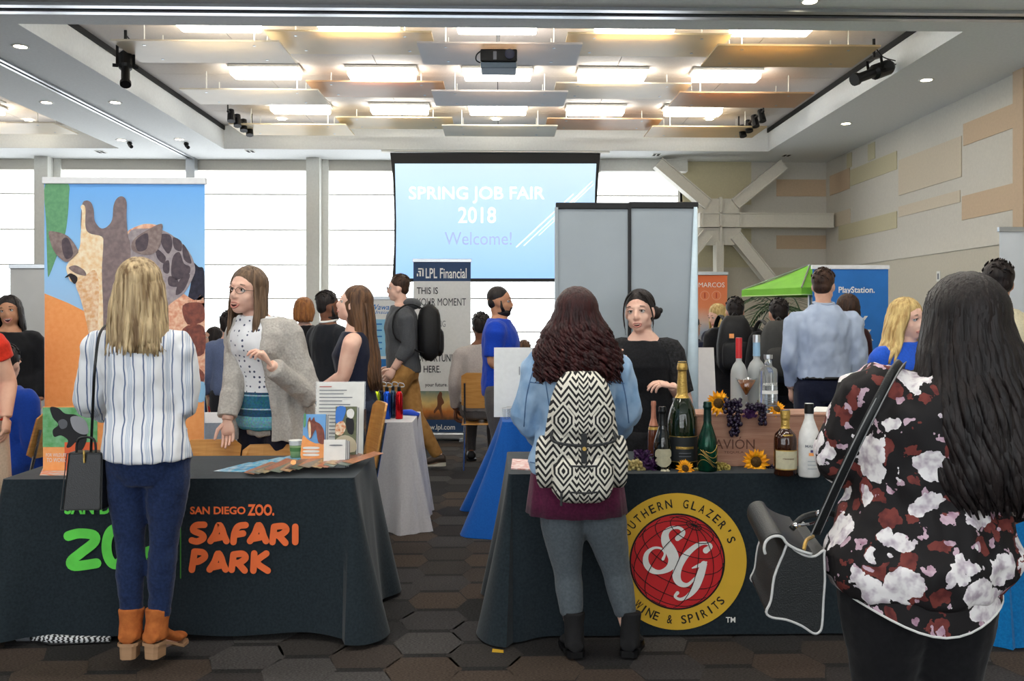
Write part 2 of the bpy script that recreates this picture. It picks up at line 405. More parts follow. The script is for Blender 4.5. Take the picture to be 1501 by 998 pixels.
# --- walls
b = MB().box((XR, YF, 0), (XR+.2, YB+.2, ZC+.1)); WR = struct('wall_right', b, M_wallw)
b = MB().box((XR-.05, YF, 0), (XR, YB, 2.33)); b.build('lower_panel', M_beige, WR)
MB().box((XR-.07, YF, 2.33), (XR, YB, 2.37)).build('ledge', M_wallw, WR)
for q, m in ((((1413, 181), (1493, 150), (1493, 186), (1413, 213)), M_tan), (((1247, 247), (1315, 224), (1315, 248), (1247, 273)), M_sand), (((1217, 257), (1246, 247), (1246, 275), (1217, 288)), M_tan),
             (((1318, 234), (1410, 200), (1410, 262), (1318, 284)), M_cream), (((1411, 288), (1495, 266), (1495, 306), (1411, 322)), M_tan), (((1230, 328), (1315, 314), (1315, 340), (1230, 348)), M_sand),
             (((1224, 312), (1247, 306), (1247, 328), (1224, 332)), M_cream), (((1273, 212), (1283, 208), (1283, 232), (1273, 236)), M_sand), (((1242, 226), (1249, 223), (1249, 244), (1242, 247)), M_sand), (((1318, 300), (1408, 282), (1408, 300), (1318, 315)), M_cream)):
    P4 = [W(x, y, XR) for x, y in q]; ya, yb = min(p.y for p in P4), max(p.y for p in P4)
    za = (P4[2].z+P4[3].z)/2; zb = (P4[0].z+P4[1].z)/2
    MB().box((XR-.012, ya, za), (XR+.01, yb, zb)).build('wall_panel', m, WR)
struct('trim_4', MB().box((XR-.06, 10.45, 2.38), (XR, 10.66, ZS)), M_tan)
struct('wall_left', MB().box((XL-.2, YF, 0), (XL, YB+.2, ZC+.1)), M_wallw)
struct('wall_front', MB().box((XL-.2, YF-.2, 0), (XR+.2, YF, .8)).box((XL-.2, YF-.2, 4.14), (XR+.2, YF, ZC+.1)).box((XL-.2, YF-.2, .8), (-11.4, YF, 4.14)).box((4.4, YF-.2, .8), (XR+.2, YF, 4.14)), M_wallw)
for k in range(3):
    x0, x1 = -11.4+15.8/3*k, -11.4+15.8/3*(k+1); g = sgroup('window_%d' % (k+5), ((x0+x1)/2, YF, .8))
    for i in range(5):
        z0, z1 = .8+.668*i, .8+.668*(i+1); MB().box((x0, YF-.1, z0), (x1, YF-.085, z1)).build('pane', M_glass, g)
        if i: MB().box((x0, YF-.14, z0-.02), (x1, YF-.05, z0+.02)).build('mullion', M_white, g)
    MB().box((x0-.1, YF-.18, .8), (x0+.1, YF, 4.14)).build('frame', M_white, g)
# window wall with four bays
bx = [U(-330, 300, YB).x, U(71, 300, YB).x, U(463, 300, YB).x, U(855, 300, YB).x, U(997, 300, YB).x]
mb = MB().box((XL, YB, 4.14), (bx[4], YB+.2, ZC+.1)).box((bx[4], YB, 0), (XR+.2, YB+.2, ZC+.1)).box((XL, YB, 0), (bx[4], YB+.2, .12)).box((XL, YB, 0), (bx[0], YB+.2, ZC))
WBK = struct('wall_back', mb, M_wallw)
for k in range(4):
    w = MB().box((bx[k]-.12, YB-.28, 0), (bx[k]+.12, YB+.1, ZS))
    if k: w.box((bx[k]+.12, YB-.05, 0), (bx[k]+.24, YB+.1, ZS))
    struct('trim_%d' % (5+k), w, M_white)
zl = [.12, .55, 1.17, 1.79, 2.41, 3.05, 3.70, 4.14]
for k in range(4):
    x0, x1 = bx[k]+.12, bx[k+1]-(.12 if k < 3 else 0)
    g = sgroup('window_%d' % (k+1), ((x0+x1)/2, YB, .12))
    for i in range(7):
        MB().box((x0, YB+.06, zl[i]), (x1, YB+.075, zl[i+1])).build('pane', M_glass, g)
        if i: MB().box((x0, YB+.02, zl[i]-.012), (x1, YB+.08, zl[i]+.012)).build('mullion', M_white, g)
    for x in (x0, x1): MB().box((x-.04, YB+.0, .12), (x+.04, YB+.1, 4.14)).build('frame', M_white, g)
# painted fields on the closed part of the back wall
for (a, b_, c, d), m in (((1000, 1101, 236, 300), M_sand), ((1000, 1101, 330, 470), M_sand), ((1138, 1215, 263, 288), M_tan), ((1138, 1215, 345, 365), M_tan)):
    p, q = U(a, c, YB), U(b_, d, YB); MB().box((p.x, YB-.012, q.z), (min(q.x, XR-.01), YB, p.z)).build('wall_panel', m, WBK)
p = U(1000, 392, YB); MB().box((p.x, YB-.05, 0), (XR-.05, YB, p.z)).build('lower_panel', M_beige, WBK)
p, q = U(880, 231, 16.8), U(1007, 252, 16.8); struct('trim_10', MB().box((p.x, 16.72, q.z), (q.x, 16.98, ZS)), M_white)
# steel brace: node with plates, beam, post and diagonals
YS = 16.55; t = thing('steel_brace', 'white painted steel brace with crossing diagonals on the beige wall', 'steel brace', U(1055, 460, YS)); t.location.z = 0; ORG[t.name] = Vector(t.location)
def sbar(name, a, b_, w, dep=.22):
    p, q = U(a[0], a[1], YS), U(b_[0], b_[1], YS); MB().bar(p, q, w, dep, up=(0, 1, 0)).build(name, M_steel, t)
    d = (q-p).normalized(); nrm = Vector((-d.z, 0, d.x)); o = nrm*(w/2)
    for s_ in (-1, 1): MB().bar(p+o*s_, q+o*s_, .02, dep+.06, up=(0, 1, 0)).build('flange', M_steel, t)
sbar('diagonal', (964, 239), (1036, 300), .19); sbar('diagonal', (1147, 242), (1076, 300), .19)
sbar('diagonal', (1076, 345), (1130, 412), .19); sbar('diagonal', (1036, 342), (985, 405), .19)
sbar('beam', (1024, 323), (1219, 324), .24)
sbar('post', (1053, 355), (1053, 620), .11); MB().box((U(1048, 400, YS).x, YS-.08, 0), (U(1058, 400, YS).x, YS+.08, 1.6)).build('post', M_steel, t)
for cz, pts in ((0, ((1029, 291), (1078, 291), (1087, 300), (1083, 312), (1023, 312), (1023, 300))), (1, ((1023, 334), (1087, 334), (1084, 350), (1076, 359), (1032, 359), (1023, 350)))):
    MB().poly([U(x, y, YS-.06) for x, y in pts], (0, .12, 0)).build('gusset_plate', M_steel, t)
MB().box(U(1052.5, 290, YS)+V(0, -.14, 0), U(1056, 360, YS)+V(0, .1, 0)).build('stiffener', M_steel, t)
for x in (1028, 1083): MB().box(U(x-1, 312, YS)+V(0, -.15, 0), U(x+1, 334, YS)+V(0, .1, 0)).build('stiffener', M_steel, t)

# ================================================================== THINGS UNDER THE CEILING
def gradmat(name, stops, za, zb, rough=.6, emit=0, noise_amt=.0):
    """colour changing with height on a print or a lit screen (object z from za to zb)"""
    m = bpy.data.materials.new(name); m.use_nodes = True; nt = m.node_tree; b = nt.nodes['Principled BSDF']; b.inputs['Roughness'].default_value = rough
    b.inputs['Specular IOR Level'].default_value = .3
    tc = nd(nt, 'ShaderNodeTexCoord'); sp = nd(nt, 'ShaderNodeSeparateXYZ'); mr = nd(nt, 'ShaderNodeMapRange'); mr.inputs[1].default_value = za; mr.inputs[2].default_value = zb
    cr = nd(nt, 'ShaderNodeValToRGB'); nt.links.new(tc.outputs['Object'], sp.inputs[0]); nt.links.new(sp.outputs[2], mr.inputs[0])
    fac = mr.outputs[0]
    if noise_amt:
        no = nd(nt, 'ShaderNodeTexNoise'); no.inputs['Scale'].default_value = 9; no.inputs['Detail'].default_value = 4; nt.links.new(tc.outputs['Object'], no.inputs['Vector'])
        ma = nd(nt, 'ShaderNodeMath', operation='MULTIPLY_ADD'); ma.inputs[1].default_value = noise_amt; nt.links.new(no.outputs[0], ma.inputs[0]); nt.links.new(fac, ma.inputs[2])
        sb = nd(nt, 'ShaderNodeMath', operation='SUBTRACT'); sb.inputs[1].default_value = noise_amt/2; nt.links.new(ma.outputs[0], sb.inputs[0]); fac = sb.outputs[0]
    nt.links.new(fac, cr.inputs[0])
    e = cr.color_ramp.elements
    while len(e) < len(stops): e.new(.5)
    for k, (p, c) in enumerate(stops): e[k].position = p; e[k].color = lin(c)
    nt.links.new(cr.outputs[0], b.inputs['Base Color'])
    if emit: nt.links.new(cr.outputs[0], b.inputs['Emission Color']); b.inputs['Emission Strength'].default_value = emit
    return m
M_paper = plain('white_paper', (238, 238, 234), .6); M_ink = plain('dark_ink', (45, 48, 56), .6); M_grey = plain('grey_ink', (120, 124, 132), .6)
M_chrome = plain('chrome', (200, 200, 205), .15, metal=1)
# projection screen
YP = 16.0; p0 = U(726, 460, YP)
t = thing('projection_screen', 'lowered projection screen showing a pale blue slide with white title', 'screen', (p0.x, YP, U(726, 412, YP).z))
poly_px('black_border', [(572, 224), (880, 224), (877, 260), (874, 310), (873, 360), (874, 413), (575, 413), (578, 360), (578, 310), (576, 260)], YP, M_black, t, 0, curve=False, th=.012)
za, zb = U(0, 408, YP).z-t.location.z, U(0, 240, YP).z-t.location.z
poly_px('slide', [(579, 240), (874, 240), (872, 280), (871, 330), (871, 408), (580, 408), (581, 330), (580, 280)], YP, gradmat('projected_slide', [(0, (150, 196, 242)), (.5, (176, 210, 240)), (1, (198, 224, 240))], za, zb, emit=.66), t, .016, curve=False)
M_lit = plain('slide_white', (250, 253, 255), .6, emit=.95); M_lit2 = plain('slide_lavender', (168, 184, 212), .6, emit=.6)
text_px('SPRING JOB FAIR', (600, 798, 274, 298), YP, M_lit, t, .022, bold=.002, split=True); text_px('2018', (672, 727, 304, 327), YP, M_lit, t, .022, bold=.002, split=True)
text_px('Welcome!', (652, 750, 340, 359), YP, M_lit2, t, .022)
sm = MB()
for a, b_, w in (((757, 362), (840, 285), 1.2), ((768, 360), (868, 266), .8), ((812, 322), (858, 276), 1.6), ((790, 345), (870, 270), .6)): stroke(sm, [a, b_], w, YP, .022, curve=False)
sm.build('slide_lines', M_lit, t)
MB().box(V(U(560, 220, YP).x, YP-.08, ZS-.03), V(U(893, 220, YP).x, YP+.08, ZS-.002)).build('housing', M_white, t)
# projector on its pole
YJ = 10.2; pj = U(730, 88, YJ); t = thing('projector', 'dark ceiling projector hanging on a black pole', 'projector', (pj.x, YJ, ZC))
a, b_ = U(704, 72, YJ), U(758, 91, YJ); MB().box((a.x, YJ-.02, b_.z), (b_.x, YJ+.32, a.z)).build('body', M_black, t, bevel=.015)
a, b_ = U(705, 91, YJ), U(757, 104, YJ); MB().box((a.x, YJ-.01, b_.z+.03), (b_.x, YJ+.31, a.z)).build('underside', plain('projector_grey', (105, 120, 135), .5), t, bevel=.01)
MB().tube([(pj.x, YJ+.1, ZC), (pj.x, YJ+.1, U(0, 72, YJ).z)], .02, 10).build('pole', M_black, t); MB().lathe([(.05, 0), (.07, -.04)], (pj.x, YJ+.1, ZC), 12).build('ceiling_plate', M_black, t)
MB().tube([U(747, 81, YJ)+V(0, -.06, 0), U(747, 81, YJ)+V(0, .02, 0)], .055, 16).build('lens', plain('lens_glass', (40, 44, 70), .05), t, smooth=False)
MB().box(U(723, 76, YJ)+V(0, -.026, 0), U(728, 88, YJ)).build('front_panel', M_grey, t)
MB().tube(smooth_curve([U(706, 74, YJ), U(699, 80, YJ), U(698, 88, YJ), U(704, 92, YJ)], 4, False), .008, 6).build('cable', M_black, t, smooth=True)
# theatre spotlights
def spotlight(name, lb, top, clamp, back, front, Y, r0):
    T, C, A, B = U(*top, Y), U(*clamp, Y), U(*back, Y), U(*front, Y-.25)
    t = thing(name, lb, 'spotlight', (T.x, T.y, ZC)); T.z = ZC
    MB().tube([T, C], .018, 8).build('hanging_pipe', M_black, t)
    d = (B-A).normalized()
    MB().tube([A, A+(B-A)*.08, A+(B-A)*.45, A+(B-A)*.5, A+(B-A)*.9, A+(B-A)*.92, B], [r0*.7, r0, r0, r0*.62, r0*.62, r0*.8, r0*.8], 14).build('barrel', M_black, t)
    sd = d.cross(V(0, 0, 1)).normalized() if abs(d.z) < .95 else V(1, 0, 0)
    m = A+(B-A)*.42
    for s_ in (-1, 1):
        MB().bar(C+sd*s_*r0*1.15, m+sd*s_*r0*1.15, .03, .012).build('yoke_arm', M_black, t); MB().tube([m+sd*s_*r0, m+sd*s_*r0*1.8], .02, 8).build('knob', M_black, t)
    MB().bar(C-sd*r0*1.2, C+sd*r0*1.2, .035, .02).build('clamp', M_black, t)
    MB().tube(smooth_curve([T+V(0, .02, -.05), T+V(.12, .03, -.2), A+V(.1, .03, .06), A], 5, False), .007, 6).build('cable', M_black, t, smooth=True)
spotlight('stage_spotlight', 'black stage spotlight pointing straight down beside the left soffit', (184, 40), (184, 68), (184, 78), (184, 124), 10.6, .075)
spotlight('stage_spotlight', 'black stage spotlight tilted left by the right edge of the ceiling recess', (1281, 52), (1281, 86), (1306, 97), (1252, 117), 10.7, .09)
for lb, pts in (('row of small black spotlights at the far left of the recess', [(334, 163), (369, 190)]), ('row of small black spotlights at the far right of the recess', [(1119, 163), (1083, 192)])):
    Yt = 14.0; A, B = U(*pts[0], Yt), U(*pts[1], Yt+.9); t = thing('track_spotlights', lb, 'spotlight', (A.x, A.y, ZC)); MB().tube([A, B], .02, 8).build('bar', M_black, t)
    for e in (A, B): MB().tube([e, V(e.x, e.y, ZC)], .012, 6).build('hanging_pipe', M_black, t)
    for k in range(4):
        q = A+(B-A)*(.12+.26*k); MB().tube([q+V(0, 0, .05), q+V(.02, -.06, -.13)], [.05, .06], 10).build('spot_head', M_black, t)

# ================================================================== ROLL-UP BANNERS
M_bpole = M_alu
def banner(name, lb, x0, x1, yt, Y, face, back=None, cat='banner', group=None, rail=M_alu):
    a, b_ = U(x0, yt, Y), U(x1, yt, Y); cx = (a.x+b_.x)/2
    t = thing(name, lb, cat, (cx, Y, 0), group)
    MB().box((a.x, Y, .09), (b_.x, Y+.003, a.z)).build('panel', face, t)
    MB().box((a.x-.01, Y-.012, a.z-.01), (b_.x+.01, Y+.02, a.z+.03)).build('top_rail', rail, t, bevel=.004)
    MB().box((a.x-.02, Y-.08, .015), (b_.x+.02, Y+.1, .1)).build('base_cassette', M_alu, t, bevel=.02)
    for s_ in (a.x+.1, b_.x-.1): MB().box((s_-.03, Y-.16, 0), (s_+.03, Y+.18, .018)).build('foot', M_alu, t)
    MB().tube([(cx, Y+.04, .1), (cx, Y+.03, a.z)], .012, 8).build('pole', M_alu, t)
    return t
YG = 5.6; zt = U(0, 263, YG).z
GB = banner('giraffe_banner', 'tall roll-up banner with a giraffe head against blue sky', 65, 300, 267, YG, gradmat('print_sky', [(0, (170, 214, 252)), (.55, (150, 204, 252)), (1, (112, 180, 250))], 1.4, zt), rail=plain('white_rail', (236, 238, 240), .4))
pm = {k: mat('print_'+k, c, .55, c2=d, scale=38, var=.2) for k, c, d in (('leaf', (112, 172, 124), (98, 156, 114)), ('orange', (254, 176, 108), (250, 166, 96)), ('hide', (140, 124, 124), (120, 105, 107)), ('face', (240, 206, 156), (252, 236, 206)),
     ('muzzle', (246, 226, 196), (226, 176, 124)), ('neck', (172, 162, 164), (150, 140, 146)), ('patch', (92, 80, 86), (74, 64, 74)), ('mane', (44, 42, 62), (26, 26, 42)), ('fur', (244, 206, 176), (222, 150, 120)), ('spot', (146, 82, 66), (110, 62, 56)), ('eye', (30, 26, 30), (50, 40, 40)), ('ear', (150, 134, 130), (124, 106, 104)))}
def pr(nm, pts, k, o): poly_px(nm, pts, YG, pm[k], GB, o)
pr('leaf_print', [(67, 268), (99, 268), (101, 290), (99, 320), (95, 345), (86, 368), (73, 402), (70, 398), (68, 330)], 'leaf', .001)
poly_px('orange_print', [(65.5, 430), (100, 444), (126, 457), (145, 500), (200, 560), (270, 585), (299.5, 588), (299.5, 780), (65.5, 780)], YG, pm['orange'], GB, .001, curve=False)
pr('mane_print', [(281, 385), (291, 391), (299.5, 398), (299.5, 455), (290, 452), (275, 446), (280, 415)], 'mane', .002)
pr('fur_print', [(243, 410), (262, 425), (285, 440), (299.5, 440), (299.5, 572), (290, 565), (270, 530), (258, 500), (243, 470)], 'fur', .002)
for q in ([(268, 448), (290, 443), (299, 450), (299, 470), (275, 475)], [(268, 482), (298, 478), (299, 518), (272, 518)], [(275, 530), (298, 545), (298, 560), (286, 556)]): pr('spot_print', q, 'spot', .003)
pr('fur_print', [(187, 340), (200, 332), (215, 328), (232, 331), (225, 342), (195, 350)], 'fur', .002)
pr('neck_print', [(187, 345), (215, 335), (240, 338), (262, 352), (278, 370), (286, 390), (284, 405), (270, 430), (250, 445), (225, 470), (190, 470), (186, 420)], 'neck', .0035)
for q in ([(238, 343), (250, 345), (253, 360), (247, 372), (238, 360), (236, 350)], [(254, 348), (266, 354), (266, 368), (256, 364)], [(229, 364), (243, 376), (240, 386), (231, 378)], [(256, 373), (264, 370), (270, 386), (279, 391), (277, 402), (260, 410), (252, 405), (252, 385)],
          [(268, 358), (276, 368), (281, 386), (270, 380)], [(248, 405), (260, 409), (262, 420), (248, 418)], [(264, 410), (279, 402), (270, 425), (258, 432)], [(240, 386), (248, 382), (248, 400), (240, 398)]): pr('patch_print', q, 'patch', .0045)
pr('hide_print', [(121, 300), (127, 294), (134, 297), (138, 308), (139, 322), (144, 331), (150, 335), (158, 332), (165, 322), (167, 302), (172, 291), (180, 288), (186, 296), (186, 320), (188, 345), (192, 365), (191, 440), (192, 520), (150, 520), (130, 420), (122, 360), (119, 330)], 'hide', .0055)
pr('face_print', [(119, 345), (121, 312), (119, 304), (122, 300), (126, 306), (126, 332), (132, 342), (150, 347), (152, 360), (150, 400), (152, 460), (150, 520), (138, 520), (126, 465), (118, 435), (112, 415), (104, 412), (98, 395), (101, 385), (113, 372), (118, 360)], 'face', .0065)
pr('muzzle_print', [(112, 416), (125, 405), (140, 396), (146, 420), (144, 470), (144, 518), (138, 518), (126, 465), (118, 435)], 'muzzle', .0075)
pr('ear_print', [(72, 342), (78, 339), (100, 346), (115, 366), (113, 373), (100, 384), (88, 378), (78, 364)], 'ear', .0065); pr('ear_print', [(92, 352), (101, 350), (108, 372), (99, 380), (93, 370)], 'patch', .0075)
pr('ear_print', [(196, 352), (215, 338), (237, 328), (238, 340), (235, 360), (225, 372), (208, 373), (194, 366)], 'ear', .0065); pr('ear_print', [(200, 352), (217, 342), (216, 364), (203, 368)], 'patch', .0075)
pr('brow_print', [(102, 392), (112, 389), (124, 396), (127, 404), (115, 402), (106, 397)], 'ear', .0085); pr('eye_print', [(102, 403), (108, 402), (114, 406), (114, 412), (110, 416), (105, 410)], 'eye', .0085); pr('lash_print', [(96, 407), (103, 401), (108, 402), (103, 405)], 'eye', .009)
text_px('N', (263, 275, 627, 640), YG, M_paper, GB, .004, bold=.02)
poly_px('sky_print', [(283, 566), (299.5, 560), (299.5, 587), (285, 586)], YG, plain('print_pale_blue', (150, 200, 236), .6), GB, .0035)
# grey backs of two banners side by side
M_gback = mat('grey_banner_cloth', (158, 168, 175), .45, var=.05, scale=4, spec=.5)
YK = 5.75
for k, (a, b_) in enumerate(((817, 922), (924, 1021))):
    t = banner('grey_banner', ['plain grey banner back, the one left of the dark seam', 'plain grey banner back, the one right of the dark seam'][k], a, b_, 304-k, YK, M_gback, group='grey banner backs', rail=M_black)
    MB().box(U(a, 640, YK)+V(-.016, -.014, 0), U(a, 304, YK)+V(.004, .02, 0)).build('edge_strip', M_black if k else M_gback, t)
    if k:
        q = U(1014, 304, YK); MB().tube([V(q.x, YK-.02, .1), V(q.x, YK-.03, 1.2), V(q.x+.02, YK-.02, q.z)], [.035, .035, .012], 10, flat=.5).build('curled_edge', plain('glossy_banner_edge', (200, 220, 232), .2), t, smooth=True)
# finance banner
YL = 10.9; M_navy = plain('print_navy', (38, 66, 104), .55); M_bw = plain('print_white', (226, 226, 224), .55)
LB = banner('finance_banner', 'white and navy roll-up banner lettered with a financial company name', 606, 690, 383, YL, M_bw)
def rect_px(nm, x0, y0, x1, y1, Y, m, par, o): poly_px(nm, [(x0, y0), (x1, y0), (x1, y1), (x0, y1)], Y, m, par, o, curve=False)
rect_px('header_print', 606, 383, 690, 412, YL, M_navy, LB, .002); rect_px('footer_print', 606, 615, 690, 645, YL, M_navy, LB, .002)
text_px('LPL Financial', (624, 684, 393, 408), YL, M_paper, LB, bold=.012)
for q in ((613, 393, 621, 395), (619, 393, 621, 405), (613, 397, 617, 399), (615, 397, 617, 405), (611, 401, 613, 405)): rect_px('emblem', *q, YL, M_paper, LB, .005)
for s_, bx_, bd, mm in (('THIS IS', (611, 642, 421, 431), .01, M_ink), ('YOUR MOMENT', (611, 683, 437, 448), 0, M_ink), ('BUILD', (622, 645, 457, 466), 0, M_grey), ('STRONG', (624, 653, 470, 479), 0, M_grey), ('OPPORTUNITY', (611, 675, 519, 530), .01, M_ink), ('HERE.', (621, 646, 536, 546), .01, M_ink), ('your future.', (623, 656, 561, 568), .01, M_ink)): text_px(s_, bx_, YL, mm, LB, bold=bd)
text_px('www.lpl.com', (616, 667, 622, 632), YL, M_paper, LB, bold=.012)
zz = [U(0, y, YL).z for y in (615, 573)]
rect_px('photo_print', 616, 573, 689, 615, YL, gradmat('print_sunset', [(0, (92, 66, 44)), (.25, (196, 116, 50)), (.55, (222, 190, 120)), (1, (96, 128, 124))], zz[0], zz[1], noise_amt=.4), LB, .003)
poly_px('runner_print', [(645, 574), (648, 576), (648, 582), (651, 590), (647, 596), (650, 612), (647, 612), (643, 600), (637, 606), (636, 602), (641, 594), (641, 582), (643, 577)], YL, plain('print_umber', (110, 66, 40), .6), LB, .005)
poly_px('portrait_print', [(668, 600), (668, 578), (672, 570), (681, 568), (687, 574), (688, 600)], YL, plain('print_black', (34, 32, 36), .6), LB, .005)
poly_px('portrait_print', [(672, 572), (671, 558), (675, 552), (679, 553), (682, 560), (682, 572)], YL, plain('print_hair', (70, 40, 32), .6), LB, .006); poly_px('portrait_print', [(673.5, 560), (676, 555), (679, 558), (679, 565), (676, 568)], YL, plain('print_skin', (226, 180, 156), .6), LB, .007)
# insurance banner
YW = 11.6; t = banner('insurance_banner', 'white insurance banner half hidden behind the man in grey hoodie', 541, 596, 438, YW, M_bw); M_lb = plain('print_light_blue', (140, 196, 226), .6); M_mb = plain('print_mid_blue', (40, 116, 186), .6)
text_px('Wawanesa', (544, 590, 446, 454), YW, M_mb, t, bold=.006, shear=.3); text_px('Insurance', (550, 590, 455, 460), YW, M_mb, t, shear=.3)
rect_px('field_print', 543, 468, 590, 522, YW, M_lb, t, .002); rect_px('footer_print', 541, 526, 596, 545, YW, M_mb, t, .002)
for k in range(5): rect_px('text_line', 545, 474+9*k, 560, 476+9*k, YW, M_mb, t, .004)
# university banner
YM = 10.6; zt = U(0, 402, YM).z; MA = banner('orange_banner', 'orange roll-up banner fading to a pale mountain photo', 1016, 1066, 402, YM, gradmat('print_orange_fade', [(.45, (208, 190, 160)), (.55, (214, 204, 190)), (.64, (160, 172, 190)), (.7, (214, 190, 176)), (.8, (232, 140, 96)), (1, (226, 112, 66))], .1, zt, noise_amt=.04))
text_px('MARCOS', (1024, 1062, 414, 421), YM, M_paper, MA)
for cx_ in (1033, 1050):
    sm = MB(); stroke(sm, [(cx_+6.5*math.cos(a*PI/8), 433+6.5*math.sin(a*PI/8)) for a in range(17)], .8, YM, .004, curve=False); sm.build('ring_print', plain('print_salmon', (240, 170, 140), .6), MA)
    rect_px('ring_mark', cx_-.8, 429, cx_+.8, 437, YM, plain('print_red', (196, 76, 50), .6), MA, .004)
# games banner
YP2 = 8.8; PB = banner('blue_banner', 'bright blue games company banner with white lettering', 1191, 1302, 393, YP2, mat('print_blue', (46, 122, 204), .55, var=.12, scale=5), rail=plain('white_rail', (236, 238, 240), .4))
text_px('PlayStation.', (1229, 1282, 420, 432), YP2, M_paper, PB, bold=.02)
text_px('Y', (1256, 1272, 463, 477), YP2, M_paper, PB, bold=.05, shear=-.1); text_px('K', (1265, 1280, 483, 499), YP2, M_paper, PB, bold=.05, shear=-.1)
# plain back panels at the edges
banner('pale_grey_banner', 'plain light grey banner back behind the laughing woman at left', 15, 72, 392, 8.2, mat('pale_grey_cloth', (196, 196, 194), .6, var=.06, scale=4))
banner('white_banner', 'plain white banner back at the right edge by the wall', 1465, 1560, 338, 7.6, mat('pale_blue_cloth', (214, 220, 226), .6, var=.05, scale=4))

# ================================================================== TABLES AND CLOTHS
def table(lb, x0, x1, y0, y1, z, grp='folding tables'):
    t = thing('folding_table', lb, 'table', ((x0+x1)/2, (y0+y1)/2, 0), grp)
    MB().box((x0, y0, z-.045), (x1, y1, z-.006)).build('tabletop', plain('grey_plastic', (150, 150, 150), .6), t, bevel=.008)
    for x in (x0+.18, x1-.18):
        for y in (y0+.1, y1-.1): MB().tube([(x, y, 0), (x, y, z-.045)], .014, 8).build('leg', M_grey, t)
        MB().tube([(x, y0+.1, .12), (x, y1-.1, .12)], .011, 8).build('brace', M_grey, t)
def drape(name, lb, x0, x1, y0, y1, z, m, seed, flare=.05, corner=.1, fold=.012, hem=.004, flat_front=True, cat='tablecloth', group=None, sag=0):
    r = random.Random(seed); per = []; rc = .02
    def side(ax, ay, bx_, by, nx, ny, n, front):
        for k in range(n):
            u = k/n; per.append((ax+(bx_-ax)*u, ay+(by-ay)*u, nx, ny, min(u, 1-u)*math.hypot(bx_-ax, by-ay), front))
    def arc(cx, cy, a0):
        for k in range(9):
            a = a0+PI/2*k/9; per.append((cx+rc*math.cos(a), cy+rc*math.sin(a), math.cos(a), math.sin(a), -.0, False))
    nx = int((x1-x0)/.022); ny = max(20, int((y1-y0)/.022))
    side(x0+rc, y0, x1-rc, y0, 0, -1, nx, True); arc(x1-rc, y0+rc, -PI/2); side(x1, y0+rc, x1, y1-rc, 1, 0, ny, False); arc(x1-rc, y1-rc, 0)
    side(x1-rc, y1, x0+rc, y1, 0, 1, nx, False); arc(x0+rc, y1-rc, PI/2); side(x0, y1-rc, x0, y0+rc, -1, 0, ny, False); arc(x0+rc, y0+rc, PI)
    N = len(per); rows = 12; ph = r.uniform(0, 9); vs = []; rr = []
    for j in range(rows+1):
        t = j/rows; ring = []
        for i, (x, y, a, b_, dc, fr) in enumerate(per):
            cb = math.exp(-(dc/.11)**2)
            q_ = 1 if flat_front else 1.7; f = fold*(math.sin(i*.33*q_+ph)+.6*math.sin(i*.13*q_+2*ph)+.4*math.sin(i*.71*q_))
            if fr and flat_front: f *= .12+cb; fl = flare*.05
            else: fl = flare
            o = (fl+corner*cb+f)*t**1.15
            zz = z-(z-hem)*t + (.008*math.sin(i*.21+ph)*t if hem > .01 else 0)
            if j == 0: o = 0
            ring.append(V(x+a*o, y+b_*o, zz + (.0 if j else 0)))
        rr.append(ring)
    mb = MB(); mb.rings(rr, cap=False); mb.add([v for v in rr[0]], [tuple(range(N))])
    o = mb.build(name, m, None, at=((x0+x1)/2, (y0+y1)/2, 0), auto=True)
    return tag(o, lb, cat, group)
M_bcloth = cloth('black_tablecloth', (36, 46, 52), (28, 36, 42), bump=.25, bscale=7)
YT = 4.2; ZL, ZR = .735, .748
lx0, lx1 = U(2, 705, YT).x, U(519, 705, YT).x
table('folding table hidden under the black zoo cloth', lx0+.02, lx1-.02, YT+.02, YT+.66, ZL)
ZC1 = drape('black_tablecloth', 'black tablecloth printed with green and orange zoo lettering', lx0, lx1, YT, YT+.68, ZL, M_bcloth, 1, flare=.06, corner=.09, hem=.03)
rx0, rx1 = U(745, 700, YT).x, U(1385, 700, YT).x
table('folding table hidden under the black cloth with round emblem', rx0+.02, rx1-.02, YT+.02, YT+.68, ZR)
ZC2 = drape('black_tablecloth', 'black tablecloth printed with a round red and yellow emblem', rx0, rx1, YT, YT+.7, ZR, M_bcloth, 4, flare=.07, corner=.075, hem=.01)
M_wcloth = cloth('grey_white_tablecloth', (200, 198, 200), (192, 189, 192), bump=.3, bscale=6)
wx1 = U(604, 612, 6.3).x
table('folding table under the pale grey cloth', wx1-1.8, wx1-.02, 6.32, 6.98, .74)
drape('grey_tablecloth', 'pale grey tablecloth on the table with metal bottles', wx1-1.82, wx1, 6.3, 7.0, .745, M_wcloth, 6, flare=.05, corner=.05, fold=.032, flat_front=False)
M_blcloth = cloth('blue_tablecloth', (22, 92, 178), (20, 86, 170), bump=.3, bscale=6)
bx0 = U(736, 612, 6.3).x
table('folding table under the royal blue cloth', bx0+.02, bx0+1.8, 6.32, 6.98, .74)
drape('blue_tablecloth', 'royal blue tablecloth behind the woman with the patterned backpack', bx0, bx0+1.82, 6.3, 7.0, .745, M_blcloth, 8, flare=.16, corner=.14, fold=.03, flat_front=False)
M_cyan = cloth('cyan_tablecloth', (10, 120, 186), (6, 104, 168), bump=.3, bscale=6)
cx0 = U(1474, 700, 4.05).x
table('folding table under the bright blue cloth at the right edge', cx0+.02, cx0+1.5, 4.12, 4.7, .74)
drape('bright_blue_tablecloth', 'bright blue tablecloth at the right edge behind the floral shirt', cx0, cx0+1.52, 4.1, 4.72, .745, M_cyan, 9, flare=.05, corner=.05, fold=.02, flat_front=False)
M_nav = cloth('navy_tablecloth', (28, 44, 76), (26, 41, 72), bump=.3)
